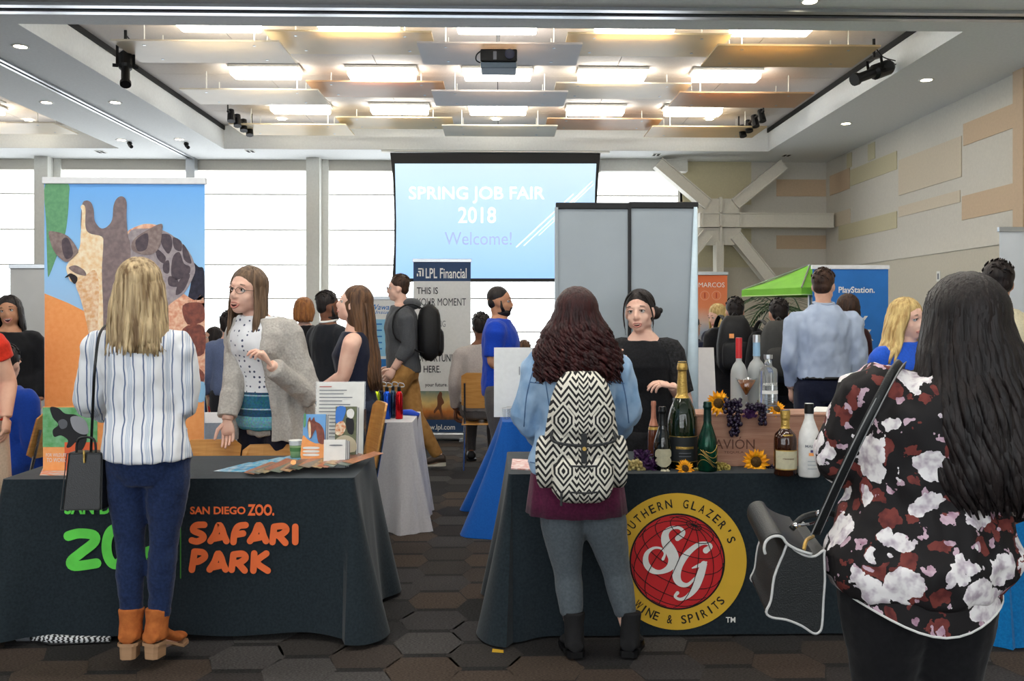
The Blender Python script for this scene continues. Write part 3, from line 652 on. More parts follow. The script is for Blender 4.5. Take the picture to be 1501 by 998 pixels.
nx0 = U(296, 520, 9.6).x
table('folding table under the navy cloth', nx0-1.2, nx0+.4, 9.62, 10.1, .97)
drape('navy_tablecloth', 'navy cloth on the far table beside the giraffe banner', nx0-1.22, nx0+.42, 9.6, 10.12, .99, M_nav, 10, flare=.04, corner=.05, fold=.02, flat_front=False)

# ---- printing on the zoo cloth
M_gr = mat('print_green', (104, 226, 84), .6, var=.15, scale=12); M_or = mat('print_vivid_orange', (246, 116, 60), .6, var=.1, scale=12)
YI = YT; O = .012
c3 = lambda pts, dx=0, dy=0: [(80+(p[0]+dx)/3.95, 720+(p[1]+dy)/3.95)+((p[2]/3.95,) if len(p) > 2 else ()) for p in pts]
def word(letters, m, w, par, Y=YI):
    for strokes_ in letters:
        sm = MB()
        for s_ in strokes_: stroke(sm, s_, w, Y, O, curve=len(s_) > 2)
        sm.build('letter', m, par)
A_ = [[(908, 284), (936, 240), (956, 192), (974, 215), (985, 250), (1000, 284)], [(918, 272), (968, 262)]]
R_ = [[(1265, 290), (1275, 202)], [(1275, 202), (1328, 198), (1345, 222), (1312, 248), (1285, 250)], [(1300, 250), (1340, 294)]]
sh = lambda L, dx, dy: [c3(s_, dx, dy) for s_ in L]
word([sh([[(872, 190), (824, 194), (808, 222), (858, 246), (866, 268), (832, 286), (800, 280)]], 0, 0), sh(A_, 0, 0), sh([[(1040, 290), (1046, 240), (1068, 200), (1110, 192)], [(1050, 248), (1096, 240)]], 0, 0), sh(A_, 228, 0), sh(R_, 0, 0), sh([[(1397, 202), (1397, 290)]], 0, 0),
      sh([[(800, 450), (815, 348)], [(815, 345), (862, 350), (875, 375), (842, 400), (812, 405)]], 0, 0), sh(A_, -5, 164), sh(R_, -235, 160), sh([[(1155, 455), (1160, 356)], [(1230, 356), (1175, 405), (1238, 455)]], 0, 0)], M_or, 9.6, ZC1)
text_px('SAN DIEGO', (280, 361, 741.5, 753), YI, M_or, ZC1, O, bold=.03, split=True); text_px('ZOO.', (364, 403, 738, 755), YI, M_or, ZC1, O, bold=.04, split=True)
text_px('SAN DIEGO', (96, 218, 731, 753), YI, M_gr, ZC1, O, bold=.03, split=True)
word([[c3([(88, 255), (150, 240), (232, 250), (236, 290), (160, 352), (104, 400), (125, 428), (250, 412)])], [[(171+13*math.cos(a*PI/8), 800+26*math.sin(a*PI/8)) for a in range(17)]], [[(229+19*math.cos(a*PI/8), 818+13*math.sin(a*PI/8)) for a in range(17)]]], M_gr, 14.5, ZC1)
sm = MB(); stroke(sm, [(266, 722), (266, 846)], 1.6, YI, O, curve=False); sm.build('divider_line', plain('print_dark_green', (66, 140, 50), .6), ZC1)
# ---- emblem on the drinks cloth
M_ye = mat('print_yellow', (222, 178, 54), .6, var=.06, scale=8); M_re = mat('print_scarlet', (206, 40, 44), .6, var=.06, scale=8); M_ib = plain('print_ink_black', (22, 22, 24), .6)
ec = (992, 822)
def disc(nm, rx, ry, m, o): poly_px(nm, [(ec[0]+rx*math.cos(a*PI/36), ec[1]+ry*math.sin(a*PI/36)) for a in range(72)], YT, m, ZC2, o, curve=False)
disc('emblem_ring', 101.5, 100, M_ye, .010); disc('emblem_outline', 70, 70.5, M_ib, .0115); disc('emblem_disc', 67.5, 68, M_re, .013)
sm = MB()
tl = math.radians(-24)
def globe(lat, lon):
    x, y, z = math.cos(lat)*math.sin(lon), math.sin(lat), math.cos(lat)*math.cos(lon); tx = math.radians(28)
    y, z = y*math.cos(tx)+z*math.sin(tx)*-1, y*math.sin(tx)+z*math.cos(tx)
    x, y = x*math.cos(tl)-y*math.sin(tl), x*math.sin(tl)+y*math.cos(tl); return x, y, z
for k in range(-4, 5):
    seg = []
    for a in range(-18, 19):
        g = globe(math.radians(20*k), math.radians(10*a))
        if g[2] > 0: seg.append((ec[0]+67*g[0], ec[1]-67*g[1]))
        else:
            if len(seg) > 1: stroke(sm, seg, 1.1, YT, .0145, curve=False)
            seg = []
    if len(seg) > 1: stroke(sm, seg, 1.1, YT, .0145, curve=False)
for k in range(12):
    seg = []
    for a in range(-9, 10):
        g = globe(math.radians(10*a), math.radians(30*k))
        if g[2] > 0: seg.append((ec[0]+67*g[0], ec[1]-67*g[1]))
        elif len(seg) > 1: stroke(sm, seg, 1.1, YT, .0145, curve=False); seg = []
        else: seg = []
    if len(seg) > 1: stroke(sm, seg, 1.1, YT, .0145, curve=False)
sm.build('globe_lines', M_ib, ZC2)
c6 = lambda pts: [(890+x/4.536, 710+y/4.536, w/4.536) for x, y, w in pts]
for L in ([[(462, 352, 34), (492, 330, 34), (500, 305, 26), (470, 282, 20), (420, 285, 26), (384, 320, 44), (385, 375, 60), (418, 435, 72), (436, 490, 70), (410, 545, 48), (350, 574, 28), (292, 563, 38), (254, 515, 40), (258, 455, 30), (300, 417, 18), (350, 417, 14), (378, 450, 14), (366, 488, 20)]],
          [[(650, 432, 40), (682, 405, 28), (655, 384, 20), (600, 394, 30), (530, 450, 40), (474, 530, 50), (456, 600, 55), (478, 648, 42), (530, 658, 24), (585, 606, 12)], [(560, 548, 8), (606, 530, 22), (655, 508, 10)], [(636, 522, 44), (612, 600, 52), (580, 680, 44), (530, 735, 28), (480, 754, 20), (446, 736, 18), (462, 712, 24)]]):
    sm = MB()
    for s_ in L: stroke(sm, c6(s_), 5, YT, .017)
    sm.build('monogram_letter', M_paper, ZC2)
def arc_text(body, r, a0, a1, hgt, top=True):
    n = len(body)
    for i, ch in enumerate(body):
        if ch == ' ': continue
        a = math.radians(a0+(a1-a0)*i/(n-1)); wd = hgt*(.62 if ch not in "I'" else .2)*(1.25 if ch in 'WMN' else 1)
        ux, uy = (math.cos(a), -math.sin(a)); up = (ux, uy) if top else (-ux, -uy); rt = (-up[1], up[0])
        cx_, cy_ = ec[0]+r*ux, ec[1]+r*uy
        sm = MB(); h0 = -hgt/2 if ch != "'" else hgt*.1
        text_map(sm, ch, lambda x, y: U(cx_+rt[0]*x+up[0]*y, cy_+rt[1]*x+up[1]*y, YT)+V(0, -.0125, 0), (-wd/2, wd/2, hgt/2, h0), .012); sm.build('letter', M_ib, ZC2)
arc_text("SOUTHERN GLAZER'S", 85, 158, 22, 12.5); arc_text('WINE & SPIRITS', 85, 228, 318, 12.5, False)
text_px('TM', (1063, 1077, 903, 911), YT, M_paper, ZC2, .012, bold=.02)

# ================================================================== CHAIRS
M_wood = mat('honey_plywood', (206, 152, 84), .4, c2=(190, 132, 66), scale=6, stretch=(1, 1, 14), spec=.4)
def chair(x, y, yaw, lb, seat=.45, top=.8, w=.4):
    t = thing('plywood_chair', lb, 'chair', (x, y, 0), 'honey plywood chairs')
    R = Matrix.Rotation(yaw, 3, 'Z'); T = lambda a, b_, c: V(x, y, 0)+R @ V(a, b_, c)     # local front is -y
    n = 8; sb = MB()
    sb.rings([[T(-w/2, -.2+.4*k/n, seat+.012*math.cos(PI*k/n)), T(w/2, -.2+.4*k/n, seat+.012*math.cos(PI*k/n)), T(w/2, -.2+.4*k/n, seat-.012+.012*math.cos(PI*k/n)), T(-w/2, -.2+.4*k/n, seat-.012+.012*math.cos(PI*k/n))] for k in range(n+1)]); sb.build('seat', M_wood, t, bevel=.004)
    bb = MB(); rr = []
    for k in range(n+1):
        u = -1+2*k/n; f = .17+.035*(1-u*u)
        q = .0 if abs(u) < .9 else .03
        rr.append([T(u*w/2, f, seat+.14+q), T(u*w/2, f+.06, top-q), T(u*w/2, f+.072, top-q), T(u*w/2, f+.012, seat+.14+q)])
    bb.rings(rr); bb.build('backrest', M_wood, t)
    for s_ in (-1, 1):
        MB().tube([T(s_*w*.45, -.2, 0), T(s_*w*.4, -.17, seat-.012)], .011, 8).build('leg', M_chrome, t)
        MB().tube([T(s_*w*.45, .24, 0), T(s_*w*.42, .17, seat), T(s_*w*.42, .24, top-.1)], .011, 8).build('leg', M_chrome, t)
    MB().tube([T(-w*.4, -.17, seat-.03), T(w*.4, -.17, seat-.03)], .01, 8).build('stretcher', M_chrome, t)
for px, py, Y, yaw, top, lb in ((311, 645, 5.1, 0, .8, 'plywood chair under the hand of the woman in cardigan'), (394, 652, 5.1, 0, .77, 'plywood chair behind the paper cup on the zoo table'), (496, 592, 5.35, -PI*.5+.3, .92, 'plywood chair turned sideways by the end of the zoo table'),
        (707, 546, 9.0, PI, .95, 'plywood chair of the seated person beside the finance banner'), (22, 602, 5.9, -PI*.5, .85, 'plywood chair at the left edge behind the animal sign'), (935, 640, 5.6, PI, .8, 'plywood chair behind the drinks table')):
    if px == 935: continue
    p = U(px, py, Y+(.23 if yaw == 0 else -.23 if yaw == PI else 0))
    chair(p.x, Y+.0, yaw, lb, top=p.z, w={311: .33, 394: .30}.get(px, .40), seat=min(.45, p.z-.33))

# ================================================================== ON THE ZOO TABLE
def T0(px, py, z=ZL): return G(px, py, z)          # a point on the zoo table top
def upright(name, lb, x0, x1, yt, yb, Y, m, cat, th=.004, tilt=.0, group=None, z0=None):
    """a thin panel standing on a table"""
    a, b_ = U(x0, yt, Y), U(x1, yb, Y); z0 = b_.z if z0 is None else z0; cx = (a.x+b_.x)/2
    t = thing(name, lb, cat, (cx, Y, z0), group)
    MB().add([V(a.x, Y, z0), V(b_.x, Y, z0), V(b_.x, Y+tilt, a.z), V(a.x, Y+tilt, a.z), V(a.x, Y+th, z0), V(b_.x, Y+th, z0), V(b_.x, Y+tilt+th, a.z), V(a.x, Y+tilt+th, a.z)], [(0,1,2,3),(7,6,5,4),(0,4,5,1),(1,5,6,2),(2,6,7,3),(3,7,4,0)]).build('panel', m, t)
    return t
YA = T0(100, 690).y
t = upright('animal_sign', 'small upright sign with a black animal photo on green', 63, 144, 596, 690, YA, pm['orange'], 'sign', z0=ZL+.001)
rect_px('photo_print', 63, 597, 143, 655, YA, mat('print_foliage', (92, 160, 96), .6, c2=(130, 190, 140), scale=26), t, .0015)
rect_px('print_block', 95, 648, 143, 690, YA, plain('print_deep_orange', (232, 104, 60), .6), t, .002)
pk = plain('print_coal', (30, 30, 34), .6)
for q in ([(74, 597), (86, 598), (96, 606), (112, 608), (124, 618), (128, 640), (122, 658), (113, 660), (112, 648), (104, 655), (98, 655), (100, 645), (90, 638), (80, 640), (78, 630), (86, 622), (78, 612)],): poly_px('animal_print', q, YA, pk, t, .003)
poly_px('animal_print', [(104, 612), (116, 610), (127, 618), (130, 634), (120, 636), (108, 628)], YA, plain('print_silver_fur', (150, 152, 158), .6), t, .004); poly_px('animal_print', [(86, 618), (93, 614), (99, 618), (98, 626), (90, 628)], YA, plain('print_grey_face', (96, 98, 104), .6), t, .004)
text_px('FOR WILDLIFE', (68, 98, 664, 669), YA, M_paper, t); text_px('TO WORK!', (69, 98, 671, 677), YA, M_paper, t)
MB().box((U(63, 690, YA).x, YA-.02, ZL+.0005), (U(144, 690, YA).x, YA+.06, ZL+.004)).build('foot', M_acrylic, t)
def flat(name, lb, q, z, m, cat='flyer', th=.0012, group=None, lift=.0005):
    P = [G(x, y, z) for x, y in q]; c = sum(P, V(0, 0, 0))/len(P)
    P = [p+V(0, 0, lift) for p in P]; o = MB().poly(P, (0, 0, th)).build(name, m, None, at=(c.x, c.y, z+lift)); return tag(o, lb, cat, group)
flat('flyer', 'small orange printed card lying before the animal sign', [(58, 697), (98, 697), (102, 684), (64, 684)], ZL, mat('print_card', (226, 130, 84), .6, c2=(206, 206, 200), scale=30))
# paper cup
p = T0(434, 673); t = thing('paper_cup', 'green and white paper cup beside the giraffe brochures', 'cup', p); h = .095
MB().lathe([(.026, 0), (.033, h*.78)], p, 20).build('sleeve', mat('cup_green', (140, 172, 120), .7), t, smooth=True); MB().lathe([(.0335, h*.78), (.036, h), (.038, h+.003), (.034, h+.003), (.03, h*.6)], p, 20, cap=False).build('rim', M_paper, t, smooth=True)
MB().lathe([(.0305, h*.45), (.0325, h*.66)], p, 20, cap=False).build('band', mat('cup_dark_green', (96, 142, 84), .7), t, smooth=True)
# acrylic holder with a printed sheet
YH = T0(500, 668).y; t = upright('sheet_holder', 'tall white printed sheet in a clear acrylic holder', 462, 532, 561, 668, YH, M_paper, 'sign stand', tilt=.05, z0=ZL+.001)
a, b_ = U(460, 560, YH), U(534, 668, YH); MB().add([V(a.x, YH+.006, ZL+.001), V(b_.x, YH+.006, ZL+.001), V(b_.x, YH+.056, a.z), V(a.x, YH+.056, a.z)], [(0, 1, 2, 3)]).build('back_pane', M_acrylic, t)
MB().box((a.x, YH-.01, ZL+.0005), (b_.x, YH+.08, ZL+.003)).build('foot', M_acrylic, t); MB().box((b_.x-.003, YH-.01, ZL+.003), (b_.x, YH+.075, ZL+.24)).build('side_pane', M_acrylic, t)
def slanted(Y, tilt, zb, zt): return lambda px, py: (lambda P: V(P.x, Y+tilt*max(0, min(1, (P.z-zb)/(zt-zb)))-.003, P.z))(U(px, py, Y))
fn = slanted(YH, .05, ZL, a.z)
for k in range(15):
    sm = MB(); y = 567+5.2*k; w = (18 if k == 0 else random.uniform(32, 58)); x = 466; q = [fn(x, y), fn(x+w, y), fn(x+w, y+1.3), fn(x, y+1.3)]; sm.add(q, [(0, 1, 2, 3)]); sm.build('text_line', plain('print_rust', (180, 90, 70), .6) if k == 0 else M_grey, t)
# brochure stacks
def brochures(name, lb, x0, x1, yt, yb, Y, n, m, tilt=.03):
    t = upright(name, lb, x0, x1, yt, yb, Y, m, 'brochures', tilt=tilt, th=.002, z0=ZL+.002)
    a, b_ = U(x0, yt, Y), U(x1, yb, Y)
    for k in range(1, n): MB().add([V(a.x+.0035*k, Y+.004*k, ZL+.002), V(b_.x+.0035*k, Y+.004*k, ZL+.002), V(b_.x+.0035*k, Y+tilt+.004*k, a.z-.002*k), V(a.x+.0035*k, Y+tilt+.004*k, a.z-.002*k)], [(0, 1, 2, 3)]).build('leaflet', M_grey if k % 2 else M_paper, t)
    MB().box((a.x, Y-.014, ZL+.0005), (b_.x+.015, Y+.05, ZL+.006)).build('tray', M_acrylic, t); MB().box((a.x, Y-.016, ZL+.006), (b_.x+.01, Y-.013, ZL+.03)).build('front_lip', M_acrylic, t)
    return t, slanted(Y, tilt, ZL, a.z)
def pf(nm, par, fn, pts, m, o):
    p2 = smooth_curve([V(x, y, 0) for x, y in pts], 3); MB().poly([fn(p.x, p.y)+V(0, -o, 0) for p in p2], (0, -.0004, 0)).build(nm, m, par)
YV = T0(458, 680).y; t, fn = brochures('giraffe_brochures', 'stack of tall giraffe brochures in a clear tray', 443, 476, 608, 678, YV, 5, plain('print_sky_flat', (120, 178, 236), .6))
pf('print', t, fn, [(443, 640), (450, 644), (462, 650), (476, 652), (476, 678), (443, 678)], pm['orange'], .002); pf('print', t, fn, [(444, 608), (447, 608), (447, 624), (444, 626)], pm['leaf'], .002)
pf('print', t, fn, [(450, 618), (453, 612), (455, 617), (459, 612), (461, 618), (468, 622), (474, 632), (475, 650), (466, 648), (462, 630), (456, 642), (453, 642), (450, 628)], pm['spot'], .003); pf('print', t, fn, [(451, 620), (454, 621), (455, 640), (452, 640)], pm['face'], .004)
for k, y in enumerate((655, 660, 665)): pf('lettering', t, fn, [(446, y), (466, y), (466, y+3), (446, y+3)], M_paper, .004)
YN = T0(506, 678).y; t, fn = brochures('panda_brochures', 'stack of brochures with panda photo leaning in acrylic tray', 490, 521, 597, 676, YN, 4, mat('print_olive', (122, 126, 98), .6, c2=(96, 104, 78), scale=30), tilt=.04)
pf('print', t, fn, [(492, 598), (505, 598), (503, 612), (498, 620), (491, 620)], plain('print_azure', (66, 126, 214), .6), .002); pf('print', t, fn, [(507, 603), (514, 600), (518, 606), (515, 614), (508, 612)], M_paper, .002); pf('print', t, fn, [(506, 614), (517, 616), (517, 636), (509, 634)], pk, .002)
pf('print', t, fn, [(492, 622), (502, 618), (506, 628), (500, 638), (491, 636)], mat('print_redpanda', (206, 120, 66), .6, c2=(236, 226, 200), scale=60), .003); pf('print', t, fn, [(490, 646), (505, 638), (520, 646), (520, 662), (490, 662)], plain('print_path', (196, 186, 160), .6), .002)
YE = T0(490, 686).y; t, fn = brochures('white_cards', 'stack of small white cards at the front of the acrylic holder', 474, 506, 645, 685, YE, 6, M_paper, tilt=.015); pf('lettering', t, fn, [(484, 652), (500, 652), (500, 653.5), (484, 653.5)], M_grey, .002)
# fanned packets
rp = random.Random(5); PC = [(70, 166, 208), (58, 150, 200), (90, 180, 214)]; QC = [(150, 96, 70), (92, 96, 84), (70, 72, 66), (186, 122, 80), (120, 120, 112), (196, 170, 120), (140, 70, 60), (88, 110, 92)]
names_ = ['nearest the left corner', 'second', 'third', 'fourth', 'fifth, next to the patterned packets']
for k in range(5):
    x = 313+22*k; y = 691-3.1*k
    flat('blue_packet', f'glossy blue packet in the fan on the zoo table, {names_[k]} from the left' if k < 4 and k else f'glossy blue packet in the fan on the zoo table, {["leftmost", "", "", "", "rightmost"][k]}', [(x, y), (x+42, y+1.5), (x+92, y-11), (x+52, y-13)], ZL, mat('packet_blue_%d' % (k % 3), PC[k % 3], .25, c2=(170, 190, 200), scale=25), 'packet', lift=.001+.0022*k, group='blue packets')
for k in range(17):
    x = 372+9.2*k; y = 697-.35*k+rp.uniform(-2, 2)
    c = QC[k % 8]; dx = rp.uniform(12, 30)
    flat('patterned_packet', 'thin patterned packet in the overlapping fan before the brochures', [(x-dx*.6, y-1), (x-dx*.6+15, y+2), (x+dx+14, y-14), (x+dx, y-17)], ZL, mat('packet_print_%d' % (k % 8), c, .3, c2=QC[(k+3) % 8], scale=45), 'packet', lift=.013+.0018*k, group='patterned packets')
flat('orange_sticker', 'round orange sticker on the patterned packets', [(430+4*math.cos(a*PI/6), 678+3.4*math.sin(a*PI/6)) for a in range(12)], ZL+.05, pm['orange'], 'sticker')
# things under the zoo table hem
q = G(46, 933); t = thing('table_foot', 'grey rubber foot showing under the black zoo cloth', 'table foot', q)
MB().tube([q+V(-.03, -.06, .025), q+V(.03, -.06, .025)], .024, 12).build('cap', M_grey, t, smooth=True); MB().tube([q+V(.03, -.06, .025), q+V(.4, -.05, .025)], .016, 10).build('bar', M_black, t)
q = G(120, 937); t = thing('zebra_bag', 'black and white zebra print bag peeking from under the cloth', 'bag', q)
zm = mat('zebra_print', (225, 225, 225), .6); nt = zm.node_tree; wv = nd(nt, 'ShaderNodeTexWave'); wv.inputs['Scale'].default_value = 5; wv.inputs['Distortion'].default_value = 5; cr = nd(nt, 'ShaderNodeValToRGB'); cr.color_ramp.interpolation = 'CONSTANT'; cr.color_ramp.elements[1].position = .5; cr.color_ramp.elements[0].color = lin((20, 20, 22)); cr.color_ramp.elements[1].color = lin((210, 212, 214))
nt.links.new(wv.outputs[0], cr.inputs[0]); nt.links.new(cr.outputs[0], nt.nodes['Principled BSDF'].inputs['Base Color'])
MB().tube([q+V(-.2, -.05, .022), q+V(-.1, -.065, .026), q+V(.0, -.06, .02), q+V(.15, -.05, .018)], [.008, .02, .017, .012], 10, flat=1).build('body', zm, t, smooth=True); MB().tube([q+V(-.2, -.05, .022), q+V(-.1, -.08, .007), q+V(.15, -.05, .006)], .006, 6).build('piping', M_black, t)

# ================================================================== ON THE GREY AND BLUE TABLES
def metal(name, c): return mat(name, c, .22, metal=.75, var=.03)
for k, (px, c, cn) in enumerate(((552, (190, 210, 40), 'yellow-green'), (559, (30, 40, 60), 'dark navy'), (567, (30, 84, 196), 'bright blue'), (576, (52, 74, 96), 'slate blue'), (585, (196, 24, 30), 'red'))):
    p = G(px, 614+(k % 2)*-1.5, .7452); sc = 1350/p.y; r = 5.6/sc if k not in (1, 3) else 5/sc; h = 41/sc
    t = thing('metal_bottle', f'{cn} metal water bottle with carabiner on the grey table', 'bottle', p, 'metal water bottles')
    MB().lathe([(r*.9, 0), (r, .006), (r, h*.82), (r*.8, h*.92), (r*.45, h)], p, 18).build('body', metal('anodised_%d' % k, c), t, smooth=True)
    MB().lathe([(r*.5, h), (r*.5, h+.022), (r*.3, h+.03)], p, 14).build('cap', M_black, t)
    MB().tube(smooth_curve([p+V(-.005, 0, h+.03), p+V(.0, 0, h+.055), p+V(.03, 0, h+.05), p+V(.035, 0, h+.03), p+V(.012, 0, h+.028)], 4, False), .003, 6).build('carabiner', M_alu if k != 0 else metal('anod_green', (60, 180, 60)), t, smooth=True)
p = G(598, 609, .7452); t = thing('blue_pouch', 'folded blue cloth pouch hanging over the end of the grey table', 'pouch', p)
MB().tube([p+V(-.04, .03, .02), p+V(.02, .02, .02), p+V(.075, 0, .0)], [.02, .024, .02], 8).build('roll', plain('pouch_blue', (36, 74, 190), .6), t, smooth=True); MB().box(p+V(.062, -.03, -.14), p+V(.072, .05, .0)).build('flap', plain('pouch_navy', (24, 28, 52), .7), t)
YO = 6.6
t = upright('foam_board', 'blank white foam board on the blue table behind the denim jacket', 724, 822, 510, 616, YO, plain('foam_white', (226, 230, 232), .6), 'board', th=.008, tilt=.1, z0=.7458)
tb = upright('foam_board', 'blank white foam board right of the woman in black', 1006, 1051, 510, 612, YO-.05, plain('foam_white_2', (214, 210, 206), .6), 'board', th=.008, tilt=.1, z0=.7458)
sm = MB().box(U(761, 538, YO)+V(0, .06, 0), U(762, 552, YO)+V(0, .064, 0)); sm.build('mark', M_grey, t)
for k, px in enumerate((742, 749)):
    p = G(px, 614-k*2, .7458); t = thing('plastic_cup', ['clear plastic cup on the blue table, the nearer one', 'clear plastic cup on the blue table, the farther one'][k], 'cup', p)
    MB().lathe([(.022, 0), (.03, .075)], p, 16, cap=False).build('wall', M_acrylic, t, smooth=True); MB().lathe([(.03, .073), (.032, .078), (.029, .078)], p, 16, cap=False).build('rim', M_paper, t, smooth=True); MB().lathe([(.022, 0), (.022, .002)], p, 16).build('bottom', M_acrylic, t)

# ================================================================== ON THE DRINKS TABLE
flat('flyer', 'printed magazine lying on the left corner of the drinks table', [(749, 688), (786, 690), (790, 676), (751, 674)], ZR, mat('print_magazine', (226, 210, 206), .4, c2=(196, 120, 110), scale=40), th=.006)
M_gdark = mat('dark_green_glass', (16, 30, 14), .06, var=.1, spec=.6, coat=.5); M_gblk = mat('black_glass', (14, 16, 15), .06, spec=.6, coat=.5); M_gamb = mat('amber_glass', (52, 22, 8), .06, spec=.6, coat=.5)
M_gold = mat('gold_foil', (206, 170, 92), .32, metal=.7, bump=.4, bscale=120); M_rose = mat('rose_foil', (216, 150, 124), .35, metal=.6, bump=.3, bscale=120); M_rosew = mat('rose_wine_glass', (96, 50, 34), .08, spec=.6, coat=.5)
M_frost = mat('frosted_glass', (204, 208, 206), .35, var=.08, scale=12, trans=.35); M_clear = mat('clear_glass', (224, 230, 230), .05, trans=.8, spec=.5); M_malibu = mat('white_glazed_glass', (236, 236, 234), .2)
def bottle(name, lb, px, yb, yt, wpx, z, glass, prof, foil=None, foil_from=.62, label=None, cap=None, grp='bottles on the drinks table', at=None):
    p = G(px, yb, z); sc = 1350/p.y; r = wpx/2/sc; h = (yb-yt)/sc
    t = thing(name, lb, 'bottle', p, grp); pts = [(r*a, h*b_) for a, b_ in prof]
    MB().lathe(pts, p, 28).build('glass', glass, t, smooth=True)
    def rad(f):
        for (a, b0), (c, d0) in zip(prof, prof[1:]):
            if b0 <= f <= d0: return a+(c-a)*(f-b0)/max(1e-6, d0-b0)
        return prof[-1][0]
    def band(nm, f0, f1, m, g=.0012, n=8): return MB().lathe([(r*rad(f0+(f1-f0)*k/n)+g, h*(f0+(f1-f0)*k/n)) for k in range(n+1)], p, 28, cap=False).build(nm, m, t, smooth=True)
    if foil: band('foil', foil_from, .995, foil, .0016, 14)
    return t, p, r, h, band
CH = [(.9, 0), (1, .02), (1, .36), (.93, .46), (.66, .58), (.42, .68), (.36, .76), (.34, .9), (.42, .91), (.42, .94), (.36, .95), (.4, .97), (.34, 1)]
LQ = [(.92, 0), (1, .02), (1, .56), (.9, .63), (.5, .70), (.36, .74), (.34, .86), (.4, .87), (.4, 1), (.36, 1)]
def label_txt(t, p, r, s_, zf, hh, wd, m, h):    # lettering bent round a bottle
    sm = MB()
    def fn(x, y):
        a = -PI/2+x/r; return V(p.x+(r+.003)*math.cos(a), p.y+(r+.003)*math.sin(a), p.z+y)
    text_map(sm, s_, fn, (-wd/2, wd/2, h*zf+hh/2, h*zf-hh/2), .015); sm.build('lettering', m, t)
t, p, r, h, band = bottle('rose_champagne', 'rosé sparkling wine bottle with pink foil leftmost on the table', 958, 668, 587, 17, ZR, M_rosew, CH, M_rose, .55); band('neck_label', .48, .53, M_gold)
t, p, r, h, band = bottle('shield_champagne', 'dark champagne bottle with a cream shield label', 971, 688, 595, 26, ZR, M_gblk, CH, plain('black_foil', (24, 26, 28), .35), .7)
def shield(t, p, r, h, z0, z1, half, m, name='label', pts=None):
    sm = MB(); n = 12; L, Rr = [], []
    for k in range(n+1):
        u = k/n; w = half*math.sin(PI*min(1, u*1.35+.08)) if u < .55 else half*(1-(max(0, u-.75)/.25)**2*.35); z = z0+(z1-z0)*u
        L.append((-w, z)); Rr.append((w, z))
    q = L+Rr[::-1]; m6 = 6
    for k in range(n):
        for j in range(m6):
            f = lambda w, z, u: V(p.x+(r+.0015)*math.cos(-PI/2+w*(2*u-1)), p.y+(r+.0015)*math.sin(-PI/2+w*(2*u-1)), p.z+h*z)
            sm.add([f(Rr[k][0], L[k][1], j/m6), f(Rr[k][0], L[k][1], (j+1)/m6), f(Rr[k+1][0], L[k+1][1], (j+1)/m6), f(Rr[k+1][0], L[k+1][1], j/m6)], [(0, 1, 2, 3)])
    return sm.build(name, m, t)
shield(t, p, r, h, .06, .34, 1.1, mat('cream_label', (206, 200, 170), .6, scale=60))
t, p, r, h, band = bottle('magnum', 'very large green champagne bottle with gold foil neck', 1000, 685, 528, 44, ZR, M_gdark, [(.9, 0), (1, .02), (1, .36), (.97, .46), (.82, .55), (.55, .64), (.36, .68), (.31, .78), (.26, .9), (.33, .91), (.33, .95), (.28, .96), (.3, .985), (.22, 1)], M_gold, .655)
band('label', .07, .305, plain('charcoal_label', (40, 44, 46), .5)); band('label_line', .3, .307, M_gold, .002); band('label_line', .068, .075, M_gold, .002); MAG = (t, p, r, h)
t, p, r, h, band = bottle('green_champagne', 'green champagne bottle painted with gold swirls', 1037, 690, 588, 29, ZR, mat('swirl_glass', (14, 74, 54), .12, c2=(20, 40, 34), scale=20, metal=.3), CH, plain('deep_green_foil', (20, 50, 44), .3, metal=.4), .72)
for k in range(5):
    sm = MB(); pts = []
    for i in range(14):
        u = i/13; a = -PI/2+(-1+2*u)*1.0+.3*k-.6; z = h*(.08+.075*k+.1*math.sin(3.2*u+k)); rr_ = r*(1 if z < h*.36 else max(.45, 1-(z/h-.36)*1.75)); pts.append(V(p.x+(rr_+.001)*math.cos(a), p.y+(rr_+.001)*math.sin(a), p.z+z))
    sm.tube(pts, .0013, 5); sm.build('gold_swirl', M_gold, t)
# crate
M_crate = mat('pale_crate_wood', (176, 134, 112), .6, c2=(160, 116, 96), scale=5, stretch=(1, 6, 14), bump=.15, bscale=20)
YC = G(1020, 684, ZR).y; ca, cb = U(1022, 607, YC), U(1226, 684, YC); cz = ca.z; cd = .24
t = thing('wooden_crate', 'pale wooden tequila crate carrying bottles and sunflowers', 'crate', ((ca.x+cb.x)/2, YC+cd/2, ZR))
for nm, a, b_ in (('front_board', (ca.x, YC, ZR+.001), (cb.x, YC+.012, cz-.01)), ('back_board', (ca.x, YC+cd-.012, ZR+.001), (cb.x, YC+cd, cz-.01)), ('side_board', (ca.x, YC+.012, ZR+.001), (ca.x+.012, YC+cd-.012, cz-.01)), ('side_board', (cb.x-.012, YC+.012, ZR+.001), (cb.x, YC+cd-.012, cz-.01)), ('lid', (ca.x-.004, YC-.004, cz-.01), (cb.x+.004, YC+cd+.004, cz))):
    MB().box(a, b_).build(nm, M_crate, t, bevel=.002)
M_brand = plain('burnt_brown', (100, 66, 54), .7); text_px('AVIÓN', (1047, 1106, 640, 658), YC, M_brand, t, .002); text_px('TEQUILA', (1061, 1090, 661, 665), YC, M_brand, t, .002)
CZ = cz+.0006
def onlid(px, dy): a = U(px, 600, YC+dy); return V(a.x, YC+dy, CZ)
def lidbottle(name, lb, px, dy, yt, wpx, glass, prof, **k):
    a = onlid(px, dy); d = a-V(0, 0, CAMH); yb = CY-FPX*(a.z-CAMH)/(a.dot(FW)); return bottle(name, lb, px, yb, yt, wpx, CZ, glass, prof, **k)
GG = [(.95, 0), (1, .02), (1, .5), (.95, .56), (.7, .63), (.36, .68), (.34, .75), (.34, 1)]
